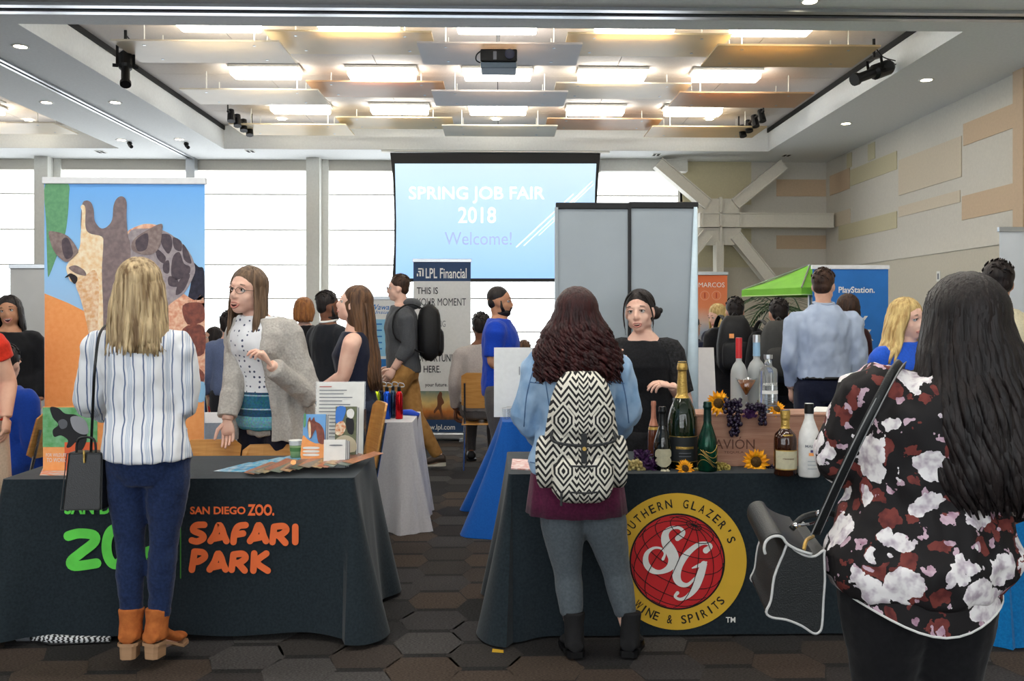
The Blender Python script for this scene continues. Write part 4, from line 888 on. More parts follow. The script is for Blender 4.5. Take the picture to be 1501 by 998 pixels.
t, p, r, h, band = lidbottle('frosted_vodka', 'frosted vodka bottle with red capsule on the crate', 1083, .12, 494, 24, M_frost, GG); band('capsule', .72, .998, plain('red_capsule', (206, 48, 52), .35), .002)
t, p, r, h, band = lidbottle('frosted_vodka', 'frosted vodka bottle with pale blue neck, tallest on the crate', 1109, .15, 490, 27, M_frost, GG); band('capsule', .72, .9, plain('pale_blue_capsule', (150, 190, 220), .35), .002); band('cap', .9, .998, M_alu, .0025)
t, p, r, h, band = lidbottle('clear_vodka', 'clear vodka bottle with white lettering on the crate', 1126, .06, 519, 27, M_clear, [(.95, 0), (1, .02), (1, .68), (.92, .75), (.45, .8), (.4, .84), (.4, .92), (.46, .93), (.46, 1)]); band('cap', .93, .998, M_alu, .001)
label_txt(t, p, r, 'ABSOLUT', .5, .013, .075, M_paper, h); ABS = (t, p, r, h)
a = onlid(1094, .05); t = thing('martini_glass', 'martini glass of amber drink in front of frosted bottles', 'glass', a)
zr = U(1094, 554, YC+.05).z-CZ; MB().lathe([(.028, 0), (.028, .003), (.004, .006), (.003, zr*.48), (.006, zr*.5)], a, 20).build('stem', M_alu, t, smooth=True); MB().lathe([(.005, zr*.5), (.053, zr), (.051, zr), (.004, zr*.52)], a, 24, cap=False).build('bowl', M_acrylic, t, smooth=True); MB().lathe([(.004, zr*.515), (.046, zr*.95)], a, 24).build('drink', mat('amber_drink', (170, 92, 14), .1, c2=(70, 34, 8), scale=30, spec=.6), t, smooth=True)
t, p, r, h, band = bottle('cognac', 'dark cognac bottle with cream label and gold neck', 1151, 696, 600, 33, ZR, M_gamb, LQ, M_gold, .72)
shield(t, p, r, h, .1, .38, .0, M_gold) if False else None
def front_label(t, p, r, h, z0, z1, half, m, nm='label', g=.0018):
    sm = MB(); n = 14
    for k in range(n):
        f = lambda u, z: V(p.x+(r+g)*math.cos(-PI/2+half*(2*u-1)), p.y+(r+g)*math.sin(-PI/2+half*(2*u-1)), p.z+h*z)
        sm.add([f(k/n, z0), f((k+1)/n, z0), f((k+1)/n, z1), f(k/n, z1)], [(0, 1, 2, 3)])
    return sm.build(nm, m, t)
front_label(t, p, r, h, .1, .4, 1.25, M_gold); front_label(t, p, r, h, .115, .385, 1.18, mat('cream_label', (206, 200, 170), .6), g=.0025); label_txt(t, p, r+.001, 'Hennessy', .27, .009, .05, M_brand, h); front_label(t, p, r*.8, h, .57, .64, .5, M_gold, 'medallion', .006)
t, p, r, h, band = bottle('white_rum', 'white coconut rum bottle with black cap at the right end', 1186, 698, 590, 31, ZR, M_malibu, [(.92, 0), (1, .02), (1, .5), (.92, .6), (.6, .72), (.42, .8), (.4, .86), (.4, 1)]); band('cap', .86, .998, M_black, .002)
label_txt(t, p, r, 'MALIBU', .43, .012, .062, M_grey, h)
for k in range(3): front_label(t, p, r, h, .22-.05*k, .23-.05*k, .45, plain('pale_print', (176, 184, 188), .6), 'label_line')
for (t_, p_, r_, h_), rows in ((MAG, ((.19, .212, .6, M_gold), (.15, .156, .4, M_grey), (.12, .126, .4, M_grey))), (ABS, ((.33, .39, .95, M_paper), (.26, .268, .8, M_grey), (.22, .228, .8, M_grey), (.18, .188, .8, M_grey), (.12, .15, .8, M_grey)))):
    for z0_, z1_, hf, mm in rows: front_label(t_, p_, r_, h_, z0_, z1_, hf, mm, 'label_line', .003)
front_label(t, p, r, h, .3, .34, .35, pm['orange'], 'palm_print'); front_label(t, p, r, h, .345, .38, .2, plain('print_violet', (80, 70, 120), .6), 'palm_print')
# sunflowers
M_pet = mat('sunflower_petal', (250, 180, 22), .6, c2=(240, 150, 14), scale=40); M_disc = mat('sunflower_disc', (92, 66, 20), .8, c2=(60, 40, 14), scale=200, bump=.6, bscale=200)
def sunflower(lb, c, rad, nrm, seed):
    r = random.Random(seed); n = Vector(nrm).normalized(); a = n.cross(V(0, 0, 1)).normalized(); b_ = n.cross(a)
    t = thing('sunflower', lb, 'sunflower', c, 'sunflowers')
    for ring, (k, rl, lift) in enumerate(((17, 1, 0), (14, .86, .15))):
        for i in range(k):
            an = 2*PI*(i+.5*ring)/k+r.uniform(-.08, .08); d = a*math.cos(an)+b_*math.sin(an); s_ = n.cross(d); L = rad*rl*r.uniform(.88, 1.08); w = rad*.15
            pts = [c+d*rad*.25, c+d*L*.6+s_*w+n*rad*(.12+lift), c+d*L+n*rad*(r.uniform(-.05, .2)+lift), c+d*L*.6-s_*w+n*rad*(.12+lift)]
            m_ = c+d*L*.6+n*rad*(.04+lift)
            MB().add(pts+[m_], [(0, 1, 4), (1, 2, 4), (2, 3, 4), (3, 0, 4)]).build('petal', M_pet, t)
    MB().ell(c+n*rad*.1, (rad*.38, rad*.38, rad*.16), (a, b_, n), 16, 7).build('disc', M_disc, t, smooth=True)
for px, py, Y, rp_, nr, lb in ((1053, 591, YC-.0, 20, (-.1, -1, .15), 'sunflower at the left end of the crate lid'), (1138, 600, YC+.03, 16, (.3, -.8, .6), 'sunflower at the middle of the crate lid beside clear bottle'), (1108, 677, YC-.05, 21, (-.1, -1, .2), 'sunflower leaning on the front of the crate'), (1004, 687, 4.25, 15, (.2, -.9, .55), 'sunflower lying below the magnum bottle')):
    c = U(px, py, Y); sunflower(lb, c, rp_*Y/FPX, nr, px)
# grapes: real berries, too small to count one by one
def grapes(lb, spots, rb, m, n, seed, cat='grapes'):
    r = random.Random(seed); t = thing('grape_bunch', lb, cat, spots[0][0], 'bunches of grapes'); mb = MB(); prev = []
    for _ in range(n*8):
        if len(prev) >= n: break
        c, rx, ry, rz = r.choice(spots); q = c+V(r.uniform(-1, 1)*rx, r.uniform(-1, 1)*ry, r.uniform(-1, 1)*rz)
        if all((q-o).length > rb*1.45 for o in prev): prev.append(q); mb.ell(q, (rb, rb, rb*1.1), None, 8, 6)
    o = mb.build('berries', m, t, smooth=True); o['kind'] = 'stuff'; z = max(prev, key=lambda v: v.z); MB().tube([z, z+V(.005, .01, rb*2)], .002, 5).build('stem', plain('stem_brown', (90, 76, 40), .7), t)
M_gp = mat('black_grape', (30, 24, 40), .25, c2=(46, 34, 58), scale=40); M_gy = mat('green_grape', (176, 160, 84), .35, c2=(150, 130, 60), scale=40); M_gc = mat('cream_grape', (206, 190, 130), .4, c2=(180, 160, 100), scale=40); M_pu = mat('purple_flower', (72, 34, 84), .6, c2=(52, 24, 66), scale=60)
Q = lambda px, py, dy: U(px, py, YC+dy)
grapes('black grapes spilling over the front of the crate', [(Q(1074, 595, -.035), .04, .02, .03), (Q(1077, 615, -.035), .027, .016, .03), (Q(1077, 630, -.035), .018, .012, .025)], .0105, M_gp, 70, 1)
grapes('smaller black grape cluster right of the martini glass', [(Q(1106, 596, -.03), .035, .02, .012), (Q(1118, 608, -.03), .014, .012, .045)], .0085, M_gp, 50, 2)
grapes('black grapes lying beside the front sunflower', [(Q(1130, 686, -.05), .035, .02, .012)], .0065, M_gp, 40, 3)
grapes('yellow-green grapes lying below the gold swirl bottle', [(Q(1050, 682, -.09), .05, .02, .01), (Q(1038, 688, -.1), .06, .02, .007), (Q(1062, 686, -.08), .025, .02, .008)], .0062, M_gy, 130, 4)
grapes('cream grapes at the left of the purple flowers', [(Q(930, 682, -.08), .035, .02, .022), (Q(940, 690, -.09), .02, .015, .01)], .0085, M_gc, 45, 5); grapes('few pale grapes in front of the shield label bottle', [(Q(976, 692, -.12), .02, .012, .009)], .008, mat('pale_grape', (206, 200, 176), .4), 12, 6)
def flowers(lb, spots, n, seed):
    r = random.Random(seed); t = thing('purple_flowers', lb, 'flowers', spots[0][0]); mb = MB()
    for _ in range(n):
        c, rx, ry, rz = r.choice(spots); q = c+V(r.uniform(-1, 1)*rx, r.uniform(-1, 1)*ry, r.uniform(-1, 1)*rz); d = V(r.uniform(-1, 1), r.uniform(-1, .2), r.uniform(-.3, 1)).normalized(); s_ = d.orthogonal().normalized(); L = .018
        mb.add([q, q+d*L*.6+s_*.007, q+d*L, q+d*L*.6-s_*.007], [(0, 1, 2), (0, 2, 3)])
    o = mb.build('blossoms', M_pu, t); o['kind'] = 'stuff'
flowers('purple artificial flowers between cream grapes and bottles', [(Q(942, 668, -.04), .03, .02, .02), (Q(955, 682, -.08), .03, .02, .025)], 420, 3); flowers('purple artificial flowers among the black grapes', [(Q(1099, 606, -.035), .022, .012, .02)], 160, 4)
flat('paper_pile', 'loose papers lying on the right end of the crate', [(1188, 604), (1222, 604), (1226, 598), (1196, 597)], CZ, M_paper, 'papers', th=.004)

# ================================================================== UMBRELLA, PALM, FAR THINGS
YU = 9.6; ap = U(1187, 388, YU); t = thing('market_umbrella', 'lime green market umbrella beside the blue banner', 'umbrella', (ap.x, YU, 0)); rim = U(1187, 424, YU).z; R_u = .6
M_lime = mat('lime_canvas', (126, 200, 60), .7, var=.12, scale=6)
for k in range(4):
    a0, a1 = PI/4+PI/2*k+.35, PI/4+PI/2*(k+1)+.35; mb = MB(); n = 8; g = []
    e0, e1 = V(ap.x+R_u*1.18*math.cos(a0), YU+R_u*1.18*math.sin(a0), rim), V(ap.x+R_u*1.18*math.cos(a1), YU+R_u*1.18*math.sin(a1), rim)
    for i in range(n+1):
        u = i/n; q0, q1 = ap+(e0-ap)*u, ap+(e1-ap)*u; g.append([q0+(q1-q0)*(j/n)+V(0, 0, -.05*u*(1-u)*1.5) for j in range(n+1)])
    g.append([p_+V(0, 0, -.07) for p_ in g[-1]])
    for i in range(len(g)-1):
        for j in range(n): mb.add([g[i][j], g[i][j+1], g[i+1][j+1], g[i+1][j]], [(0, 1, 2, 3)])
    mb.build('canopy_panel', M_lime, t); MB().tube([ap, e0], .008, 6).build('rib', M_alu, t)
    MB().tube([e0+V(0, 0, -.07), e1+V(0, 0, -.07)], .006, 6).build('trim_edge', plain('pale_lime', (200, 232, 160), .7), t)
MB().tube([(ap.x, YU, .05), ap], .018, 10).build('pole', M_alu, t); MB().lathe([(.25, 0), (.25, .05), (.05, .08)], (ap.x, YU, 0), 24).build('base', M_black, t)
YPm = 11.4; pc = U(1138, 428, YPm); t = thing('potted_palm', 'potted palm with arching dark green fronds behind the umbrella', 'palm', (pc.x, YPm, 0)); M_palm = mat('palm_leaf', (52, 84, 46), .5, c2=(34, 62, 34), scale=20)
MB().lathe([(.16, 0), (.22, .4), (.2, .4)], (pc.x, YPm, 0), 20).build('pot', plain('pot_clay', (90, 66, 52), .7), t, smooth=True); MB().tube([(pc.x, YPm, .38), (pc.x+.03, YPm, pc.z-.2)], [.05, .035], 10).build('trunk', plain('palm_bark', (96, 78, 56), .8), t, smooth=True)
rq = random.Random(8)
for k in range(13):
    an = 2*PI*k/13+rq.uniform(-.2, .2); d = V(math.cos(an), math.sin(an), 0); L = rq.uniform(.45, .75); up_ = rq.uniform(.15, .75); o = V(pc.x+.03, YPm, pc.z-.2); mb = MB()
    sp = [o+d*L*u+V(0, 0, L*(up_*1.6*u-1.25*u*u)) for u in [i/12 for i in range(13)]]; mb.tube(sp, [.008]*12+[.002], 5); s_ = d.cross(V(0, 0, 1))
    for i in range(2, 13):
        for sg in (-1, 1):
            q = sp[i]; tip = q+s_*sg*.17*(1-.5*abs(i/12-.5))+d*.12+V(0, 0, -.07); mb.add([q-d*.012, q+(tip-q)*.5+d*.014, tip, q+(tip-q)*.5-d*.014], [(0, 1, 2), (0, 2, 3)])
    mb.build('frond', M_palm, t)
# striped drink carton on a far shelf, wall socket
YX = 9.0; p = U(313, 612, YX); t = thing('snack_table', 'low grey side table behind the cardigan woman', 'table', (p.x-.1, YX+.1, 0)); zt = p.z
MB().box((p.x-.4, YX-.1, zt-.03), (p.x+.2, YX+.35, zt-.0005)).build('tabletop', M_grey, t)
for a in (-.35, .15):
    for b_ in (-.05, .3): MB().tube([(p.x+a, YX+b_, 0), (p.x+a, YX+b_, zt-.03)], .015, 8).build('leg', M_grey, t)
t = thing('striped_cup', 'red and white striped cup with a straw behind cardigan woman', 'cup', p); h = .235
for k in range(14):
    a0, a1 = 2*PI*k/14, 2*PI*(k+1)/14; mb = MB(); q = [V(p.x+rr_*math.cos(a), YX+rr_*math.sin(a), z) for (rr_, z) in ((.05, zt), (.078, zt+h)) for a in (a0, (a0+a1)/2, a1)]; mb.add(q, [(0, 1, 4, 3), (1, 2, 5, 4)]); mb.build('stripe', plain('cup_red', (190, 40, 36), .6) if k % 2 else plain('cup_cream', (224, 206, 170), .6), t)
MB().tube([p+V(0, 0, .02), p+V(.01, 0, h+.1)], .006, 6).build('straw', M_paper, t)
p = U(1376, 405, 9.0); q = W(1376, 405, XR-.05); t = thing('wall_socket', 'small white wall outlet on the right wall', 'outlet', q); MB().box(q+V(-.008, -.05, -.07), q+V(-.0005, .05, .07)).build('plate', M_white, t); MB().box(q+V(-.011, -.02, -.04), q+V(-.008, .02, .04)).build('socket', M_grey, t)
q = G(726, 955); flat('floor_tape', 'piece of yellow tape on the carpet by the drinks cloth', [(722, 951), (738, 953), (738, 957), (721, 956)], .0015, plain('yellow_tape', (200, 160, 40), .6), 'tape', th=.001)

# ================================================================== PEOPLE
SKIN = {k: mat('skin_'+k, c, .55, c2=d, scale=14, spec=.3) for k, c, d in (('fair', (236, 196, 176), (228, 180, 160)), ('light', (228, 182, 156), (218, 166, 142)), ('tan', (196, 146, 114), (184, 130, 100)), ('brown', (126, 84, 62), (112, 72, 54)))}
M_eye = plain('eye_white', (232, 228, 224), .2); M_iris = plain('iris_dark', (52, 38, 30), .2); M_lip = mat('lips', (200, 132, 120), .45); M_mouth = plain('mouth_dark', (70, 26, 26), .6); M_teeth = plain('teeth', (236, 230, 220), .3)
SEC = {'w': [(.455, .070, .062, 0), (.49, .098, .072, -.004), (.53, .104, .074, -.006), (.575, .094, .064, 0), (.625, .077, .056, .003), (.68, .082, .061, .004), (.735, .092, .072, .007), (.775, .093, .062, .002), (.80, .082, .052, -.003), (.818, .064, .045, -.006), (.835, .048, .040, -.006), (.852, .036, .036, -.004)],
       'm': [(.455, .070, .062, 0), (.49, .092, .070, 0), (.53, .096, .072, 0), (.58, .094, .068, .002), (.625, .092, .066, .003), (.68, .098, .068, .003), (.735, .108, .072, .003), (.775, .108, .064, 0), (.803, .094, .054, -.003), (.822, .070, .046, -.006), (.838, .052, .042, -.006), (.854, .040, .038, -.004)]}
def lerp_tab(tab, z):
    if z <= tab[0][0]: return tab[0][1:]
    for a, b_ in zip(tab, tab[1:]):
        if z <= b_[0]:
            u = (z-a[0])/(b_[0]-a[0]); u = u*u*(3-2*u) if len(a) > 3 else u
            return tuple(p+(q-p)*u for p, q in zip(a[1:], b_[1:]))
    return tab[-1][1:]
class Fig:
    def __init__(s, lb, px, Y, top, face, skin='light', sex='w', girth=1.0, lean=None, head=(0, 0), look=None, pitch=0, roll=0, seated=False, vox=.014, bvox=None, hk=None, hip=1.0, z0=0, cat='person', group=None):
        b_ = U(px, CY, Y); s.base = V(b_.x, Y, 0); ztop = U(px, top, Y).z; s.drop = .36 if seated else 0
        s.h = h = (ztop+s.drop); s.a = math.radians(face); s.sex = sex; s.g = girth; s.seated = seated; s.vox = vox; s.hip = hip; s.lg = 1.0; s.bvox = bvox or max(vox, .0075)
        s.fwd = V(math.sin(s.a), -math.cos(s.a), 0); s.lat = V(math.cos(s.a), math.sin(s.a), 0)
        s.lean = lean or [(0, 0, 0), (1, 0, 0)]; s.skin = SKIN[skin]
        s.t = thing('person', lb, cat, s.base, group)
        s.k = hk or (.98 if sex == 'w' else 1.03); k = s.k
        la = math.radians(look) if look is not None else s.a
        F = V(math.sin(la), -math.cos(la), 0); R = V(math.cos(la), math.sin(la), 0); Z = V(0, 0, 1)
        m = Matrix.Rotation(math.radians(pitch), 3, R); F, Z = m @ F, m @ Z; m = Matrix.Rotation(math.radians(roll), 3, F); R, Z = m @ R, m @ Z
        s.R, s.F, s.Z = R, F, Z
        s.hc = s.P(head[0], head[1], h-.13*k)
        sw = .094*h*min(1.18, .5+.5*girth) if sex == 'w' else .111*h*min(1.15, .5+.5*girth)
        s.sh = [s.P(sg*sw, -.004*h, .784*h) for sg in (1, -1)]
        s.elb = [s.P(sg*(sw+.032*h*girth), -.012*h, .632*h) for sg in (1, -1)]; s.wri = [s.P(sg*(sw+.03*h*girth), .05*h, .492*h) for sg in (1, -1)]
        s.hd = [None, None]; s.curl = [.5, .5]; s.pn = [None, None]
        s.hipj = [s.P(sg*.052*h*girth**.5, 0, .495*h) for sg in (1, -1)]
        if seated:
            s.kne = [s.P(sg*.06*h, .25*h, .285*h+s.drop) for sg in (1, -1)]; s.ank = [s.P(sg*.06*h, .24*h, .05*h+s.drop) for sg in (1, -1)]
        else:
            s.kne = [s.P(sg*.054*h, .008*h, .28*h) for sg in (1, -1)]; s.ank = [s.P(sg*.052*h, -.012*h, .05*h) for sg in (1, -1)]
        s.fdir = [s.fwd+s.lat*sg*.15 for sg in (1, -1)]
    def off(s, z):
        return lerp_tab([(a,)+tuple(b_) for a, *b_ in s.lean], z/s.h)
    def P(s, l, f, z):
        o = s.off(z); return s.base+s.lat*(l+o[0])+s.fwd*(f+o[1])+V(0, 0, z-s.drop)
    def px(s, x, y, dy=0): return U(x, y, s.base.y+dy)
    def H(s, x, y, z): return s.hc+s.R*(x*s.k)+s.F*(y*s.k)+s.Z*(z*s.k)
    def torso(s, z0, z1, inf=0, n=28, flare=0, step=.03, back=0, wide=0, front=0):
        zs = [z0+(z1-z0)*i/max(2, round((z1-z0)/step)) for i in range(max(2, round((z1-z0)/step))+1)]; out = []
        for z in zs:
            hw, hd, fo = lerp_tab(SEC[s.sex], z); g = s.g if z < .8 else s.g+(1-s.g)*min(1, (z-.8)/.04)
            if z < .6: g *= 1+(s.hip-1)*min(1, (.6-z)/.06)
            fl = flare*max(0, (.62-z)/.16); hw = hw*s.h*g+inf+fl+wide; hd = hd*s.h*(.35+.65*g)+inf+fl
            c = s.P(0, fo*s.h-back, z*s.h); out.append([c+s.lat*(hw*math.cos(2*PI*j/n))+s.fwd*((hd+(front if math.sin(2*PI*j/n) > 0 else 0))*math.sin(2*PI*j/n)) for j in range(n)])
        return out
    def arm(s, mb, i, inf=0, upto=2.0, r0=0, cuff=0):
        h = s.h; g = .45+.55*s.g; S0, E, Wr = s.sh[i], s.elb[i], s.wri[i]; pts, rs = [], []
        base = [(0, .0325), (.25, .0320), (.6, .029), (1, .0245), (1.2, .0255), (1.6, .021), (2, .0165)]
        for u, r in base:
            if u > upto: break
            p = S0+(E-S0)*u if u <= 1 else E+(Wr-E)*(u-1); pts.append(p); rs.append(r*h*g+inf)
        if upto not in [b_[0] for b_ in base]:
            u = upto; p = S0+(E-S0)*u if u <= 1 else E+(Wr-E)*(u-1); r = lerp_tab([(a, b_) for a, b_ in base], u)[0]; pts.append(p); rs.append(r*h*g+inf+cuff)
        ins = s.P((1 if i == 0 else -1)*.045*h, -.004*h, .785*h)
        q = smooth_curve([V(p.x, p.y, p.z) for p in [ins]+pts], 3, False); rr = smooth_curve([V(r, 0, 0) for r in [rs[0]*.95]+rs], 3, False)
        mb.tube(q, [v.x for v in rr], 14)
    def leg(s, mb, i, inf=0, low=0.0, r_low=None):
        h = s.h; g = .3+.7*s.g*s.hip**.5; A, K, N = s.hipj[i], s.kne[i], s.ank[i]; pts = [A+V(0, 0, .03*h if not s.seated else 0), A+(K-A)*.3, A+(K-A)*.65, K, K+(N-K)*.28, K+(N-K)*.6, N]; rs = [.058, .057, .046, .035, .0345, .028, .0215]
        rs = [r*h*g*s.lg+inf for r in rs]
        if low:
            d = (N-K).normalized(); pts[-1] = N-d*low; rs[-1] = r_low if r_low else rs[-1]+.004
        q = smooth_curve(pts, 3, False); rr = smooth_curve([V(r, 0, 0) for r in rs], 3, False); mb.tube(q, [v.x for v in rr], 14)
    def hand(s, mb, i):
        k = s.h/1.7*(.95 if s.sex == 'w' else 1.05); w, e = s.wri[i], s.elb[i]; d = (s.hd[i] or (w-e)).normalized(); sg = 1 if i == 0 else -1
        pn = s.pn[i] or (s.lat*-sg); pn = (pn-d*pn.dot(d)).normalized(); ac = d.cross(pn)*(-sg)        # ac points to the thumb side
        if s.pn[i] is None and ac.dot(s.fwd) < 0: ac = -ac
        mb.tube([w-d*.03*k, w, w+d*.03*k, w+d*.06*k, w+d*.088*k], [.024*k, .025*k, .036*k, .041*k, .036*k], 12, flat=.42, up=pn)
        c = s.curl[i]
        for f, (x, L) in enumerate(((.030, .072), (.0105, .082), (-.0095, .076), (-.0285, .060))):
            p = w+d*(.082-.004*abs(f-1))*k+ac*x*k; dd = d+ac*x*1.2; dd.normalize(); pts = [p-dd*.02*k, p]; a = 0
            for j, fr in enumerate((.45, .32, .25)):
                a += c*(.75+.12*f)*(1.0, 1.15, .8)[j]; v = dd*math.cos(a)+pn*math.sin(a); p = p+v*L*fr*k*1.05; pts.append(p)
            mb.tube(pts, [.0095*k, .0095*k, .009*k, .008*k, .0068*k], 8, round_=True)
        p = w+d*.025*k+ac*.028*k; v = (d*.62+ac*.7+pn*.35).normalized(); v2 = (d*.9+ac*.25+pn*(.25+c*.4)).normalized()
        mb.tube([p, p+v*.04*k, p+v*.04*k+v2*.032*k, p+v*.04*k+v2*.055*k], [.014*k, .0115*k, .010*k, .0075*k], 8, round_=True)
    def body(s, feet=True):
        mb = MB(); h, k = s.h, s.k
        mb.rings(s.torso(.455, .85, 0))
        mb.tube([s.P(0, -.006*h, .815*h), s.P(0, -.002*h, .845*h), s.H(0, -.022, -.06), s.H(0, -.018, -.02)], [.040*h, .032*h, .054*k, .055*k], 16)
        ax = (s.R, s.F, s.Z); E = lambda c, r: mb.ell(s.H(*c), tuple(q*k for q in r), ax, 20, 13)
        E((0, -.012, .03), (.077, .095, .088)); E((0, .016, -.032), (.062, .069, .078)); E((0, .046, -.088), (.031, .036, .026))
        for sg in (-1, 1):
            E((sg*.036, .036, -.030), (.026, .034, .028)); E((sg*.048, .008, -.062), (.018, .034, .026)); E((sg*.076, -.008, -.008), (.010, .020, .031)); E((sg*.011, .088, -.031), (.009, .012, .008))
        mb.tube([s.H(-.05, .056, .03), s.H(-.028, .073, .032), s.H(0, .077, .03), s.H(.028, .073, .032), s.H(.05, .056, .03)], [.010*k, .012*k, .012*k, .012*k, .010*k], 8)
        mb.tube([s.H(0, .074, .026), s.H(0, .089, .0), s.H(0, .100, -.022), s.H(0, .097, -.034)], [.009*k, .0095*k, .013*k, .010*k], 10, round_=True)
        mb.tube([s.H(-.022, .073, -.064), s.H(0, .082, -.062), s.H(.022, .073, -.064)], .012*k, 8)
        for i in (0, 1):
            s.arm(mb, i); s.leg(mb, i)
            d = V(*s.fdir[i]).normalized(); N = s.ank[i]
            if feet: mb.tube([N+V(0, 0, .02)-d*.02*h, N-d*.01*h+V(0, 0, -.022*h), N+d*.05*h+V(0, 0, -.032*h), N+d*.10*h+V(0, 0, -.036*h)], [.016*h, .016*h, .014*h, .010*h], 10)
        me = remesh(mb, s.bvox, 3, 'body'); out = from_mesh(me); bpy.data.meshes.remove(me)
        for i in (0, 1): s.hand(out, i)
        s.bod = out.build('body', s.skin, s.t, smooth=True); return s
    def face(s, brow=None, mouth=0.0, smile=False, beard=None):
        k = s.k; hm = brow or plain('brow_brown', (70, 48, 36), .7)
        for sg in (-1, 1):
            c = s.H(sg*.0315, .0635, .009); o = MB().ell(c, (.0145*k,)*3, (s.R, s.F, s.Z), 16, 10).build('eye', M_eye, s.t, smooth=True)
            MB().ell(s.H(sg*.0305, .0765, .008), (.0062*k, .0024*k, .0062*k), (s.R, s.F, s.Z), 12, 7).build('iris', M_iris, o, smooth=True)
            lid = [s.H(sg*.0315-.0165*math.cos(a), .0635+.0135*math.sin(a)*.98+.003, .0105+.0085*math.sin(a)) for a in [PI*j/8 for j in range(9)]]
            MB().tube(lid, [.003*k]+[.0052*k]*7+[.003*k], 6).build('eyelid', s.skin, s.t, smooth=True); MB().tube([p-s.Z*.0035*k+s.F*.0035*k for p in lid], .0016*k, 5).build('lashes', M_iris, s.t, smooth=True)
            MB().tube([s.H(sg*.0315-.022, .078-.006*(sg > 0)-.002, .0315), s.H(sg*.0315-.004, .0835, .036), s.H(sg*.0315+.02, .078-.006*(sg < 0), .0325)], [.0022*k, .0042*k, .0022*k], 6, flat=.6).build('eyebrow', hm, s.t, smooth=True)
        op = mouth; w = .026 if not smile else .032; up_ = .006 if smile else 0
        MB().tube(smooth_curve([s.H(-w, .077, -.064+up_), s.H(-.009, .0885, -.0585), s.H(0, .089, -.0597), s.H(.009, .0885, -.0585), s.H(w, .077, -.064+up_)], 3, False), [.002*k]+[.0038*k]*11+[.002*k], 7).build('upper_lip', M_lip, s.t, smooth=True)
        MB().tube(smooth_curve([s.H(-w, .077, -.0655+up_), s.H(-.010, .0865, -.0685-op), s.H(.010, .0865, -.0685-op), s.H(w, .077, -.0655+up_)], 4, False), [.002*k]+[.0046*k]*11+[.002*k], 7).build('lower_lip', M_lip, s.t, smooth=True)
        MB().ell(s.H(0, .080, -.0655-op/2), (w*.86*k, .0085*k, (.003+op*.52)*k), (s.R, s.F, s.Z), 14, 8).build('mouth', M_mouth, s.t, smooth=True)
        if op or smile: MB().ell(s.H(0, .0835, -.0625-op*.12), (w*.62*k, .0065*k, .0038*k), (s.R, s.F, s.Z), 12, 6).build('teeth', M_teeth, s.t, smooth=True)
        if beard:
            mb = MB()
            mb.ell(s.H(0, .012, -.082), (.0605*k, .0735*k, .040*k), (s.R, s.F, s.Z), 18, 10); mb.ell(s.H(0, .046, -.092), (.034*k, .040*k, .028*k), (s.R, s.F, s.Z), 14, 9)
            for sg in (-1, 1): mb.tube([s.H(sg*.074, .008, .01), s.H(sg*.068, .015, -.04), s.H(sg*.058, .03, -.075)], [.006*k, .012*k, .016*k], 8)
            mb.tube([s.H(-.034, .078, -.078), s.H(-.026, .0885, -.052), s.H(0, .0965, -.046), s.H(.026, .0885, -.052), s.H(.034, .078, -.078)], .0062*k, 7); mb.build('beard', beard, s.t, smooth=True)
        return s
    def garment(s, name, m, hem=.5, neck=.838, sleeve=2.0, inf=.014, flare=0, wr=.008, vox=None, arms=(0, 1), cuff=.004, back=0, wide=0, front=0, seed=0, label=None, sl_inf=None, extra=None):
        mb = MB()
        if extra: extra(mb)
        mb.rings(s.torso(hem, neck, inf, flare=flare, back=back, wide=wide, front=front))
        if sleeve > 0:
            for i in arms: s.arm(mb, i, (inf*.75 if sl_inf is None else sl_inf), sleeve, cuff=cuff)
        me = remesh(mb, vox or s.vox, 5, name)
        out = from_mesh(me); nr = [v.normal.copy() for v in me.vertices]; bpy.data.meshes.remove(me)
        if wr:
            for j, p in enumerate(out.v):
                n1 = noise.noise(V(p.x*9+seed, p.y*9, p.z*5)); n2 = noise.noise(V(p.x*24, p.y*24+seed, p.z*13)); out.v[j] = p+nr[j]*(wr*(n1*.9+n2*.6))
        s.last = out; o = out.build(name, m, s.t, smooth=True)
        if label: o['label'] = label
        return o
    def trousers(s, m, waist=.6, inf=.012, low=.0, name='trousers', wr=.004, r_low=None, vox=None):
        mb = MB(); mb.rings(s.torso(.45, waist, inf))
        for i in (0, 1): s.leg(mb, i, inf, low, r_low)
        me = remesh(mb, vox or s.vox*1.25, 3, name)
        out = from_mesh(me); nr = [v.normal.copy() for v in me.vertices]; bpy.data.meshes.remove(me)
        for j, p in enumerate(out.v): out.v[j] = p+nr[j]*(wr*(noise.noise(V(p.x*11, p.y*11, p.z*16))+.5*noise.noise(V(p.x*30, p.y*30, p.z*40))))
        return out.build(name, m, s.t, smooth=True)
    def skirt(s, m, top, hem, flare, inf=.02, name='skirt'):
        mb = MB(); n = 40; rr = []; tops = s.torso(top, top+.03, inf, n=n)[0]; c = s.P(0, 0, hem*s.h)
        for u in (0, .12, .3, .5, .75, 1):
            z = (top+(hem-top)*u)*s.h; cc = s.P(0, 0, z); c0 = s.P(0, 0, top*s.h)
            rr.append([cc+(p-c0)*(1+flare*u) *1.0 + ((p-c0).normalized()*.008*u*math.sin(j*1.9)) for j, p in enumerate(tops)])
            for p in rr[-1]: p.z = z-s.drop
        mb.rings(rr, cap=True); return mb.build(name, m, s.t, smooth=True)
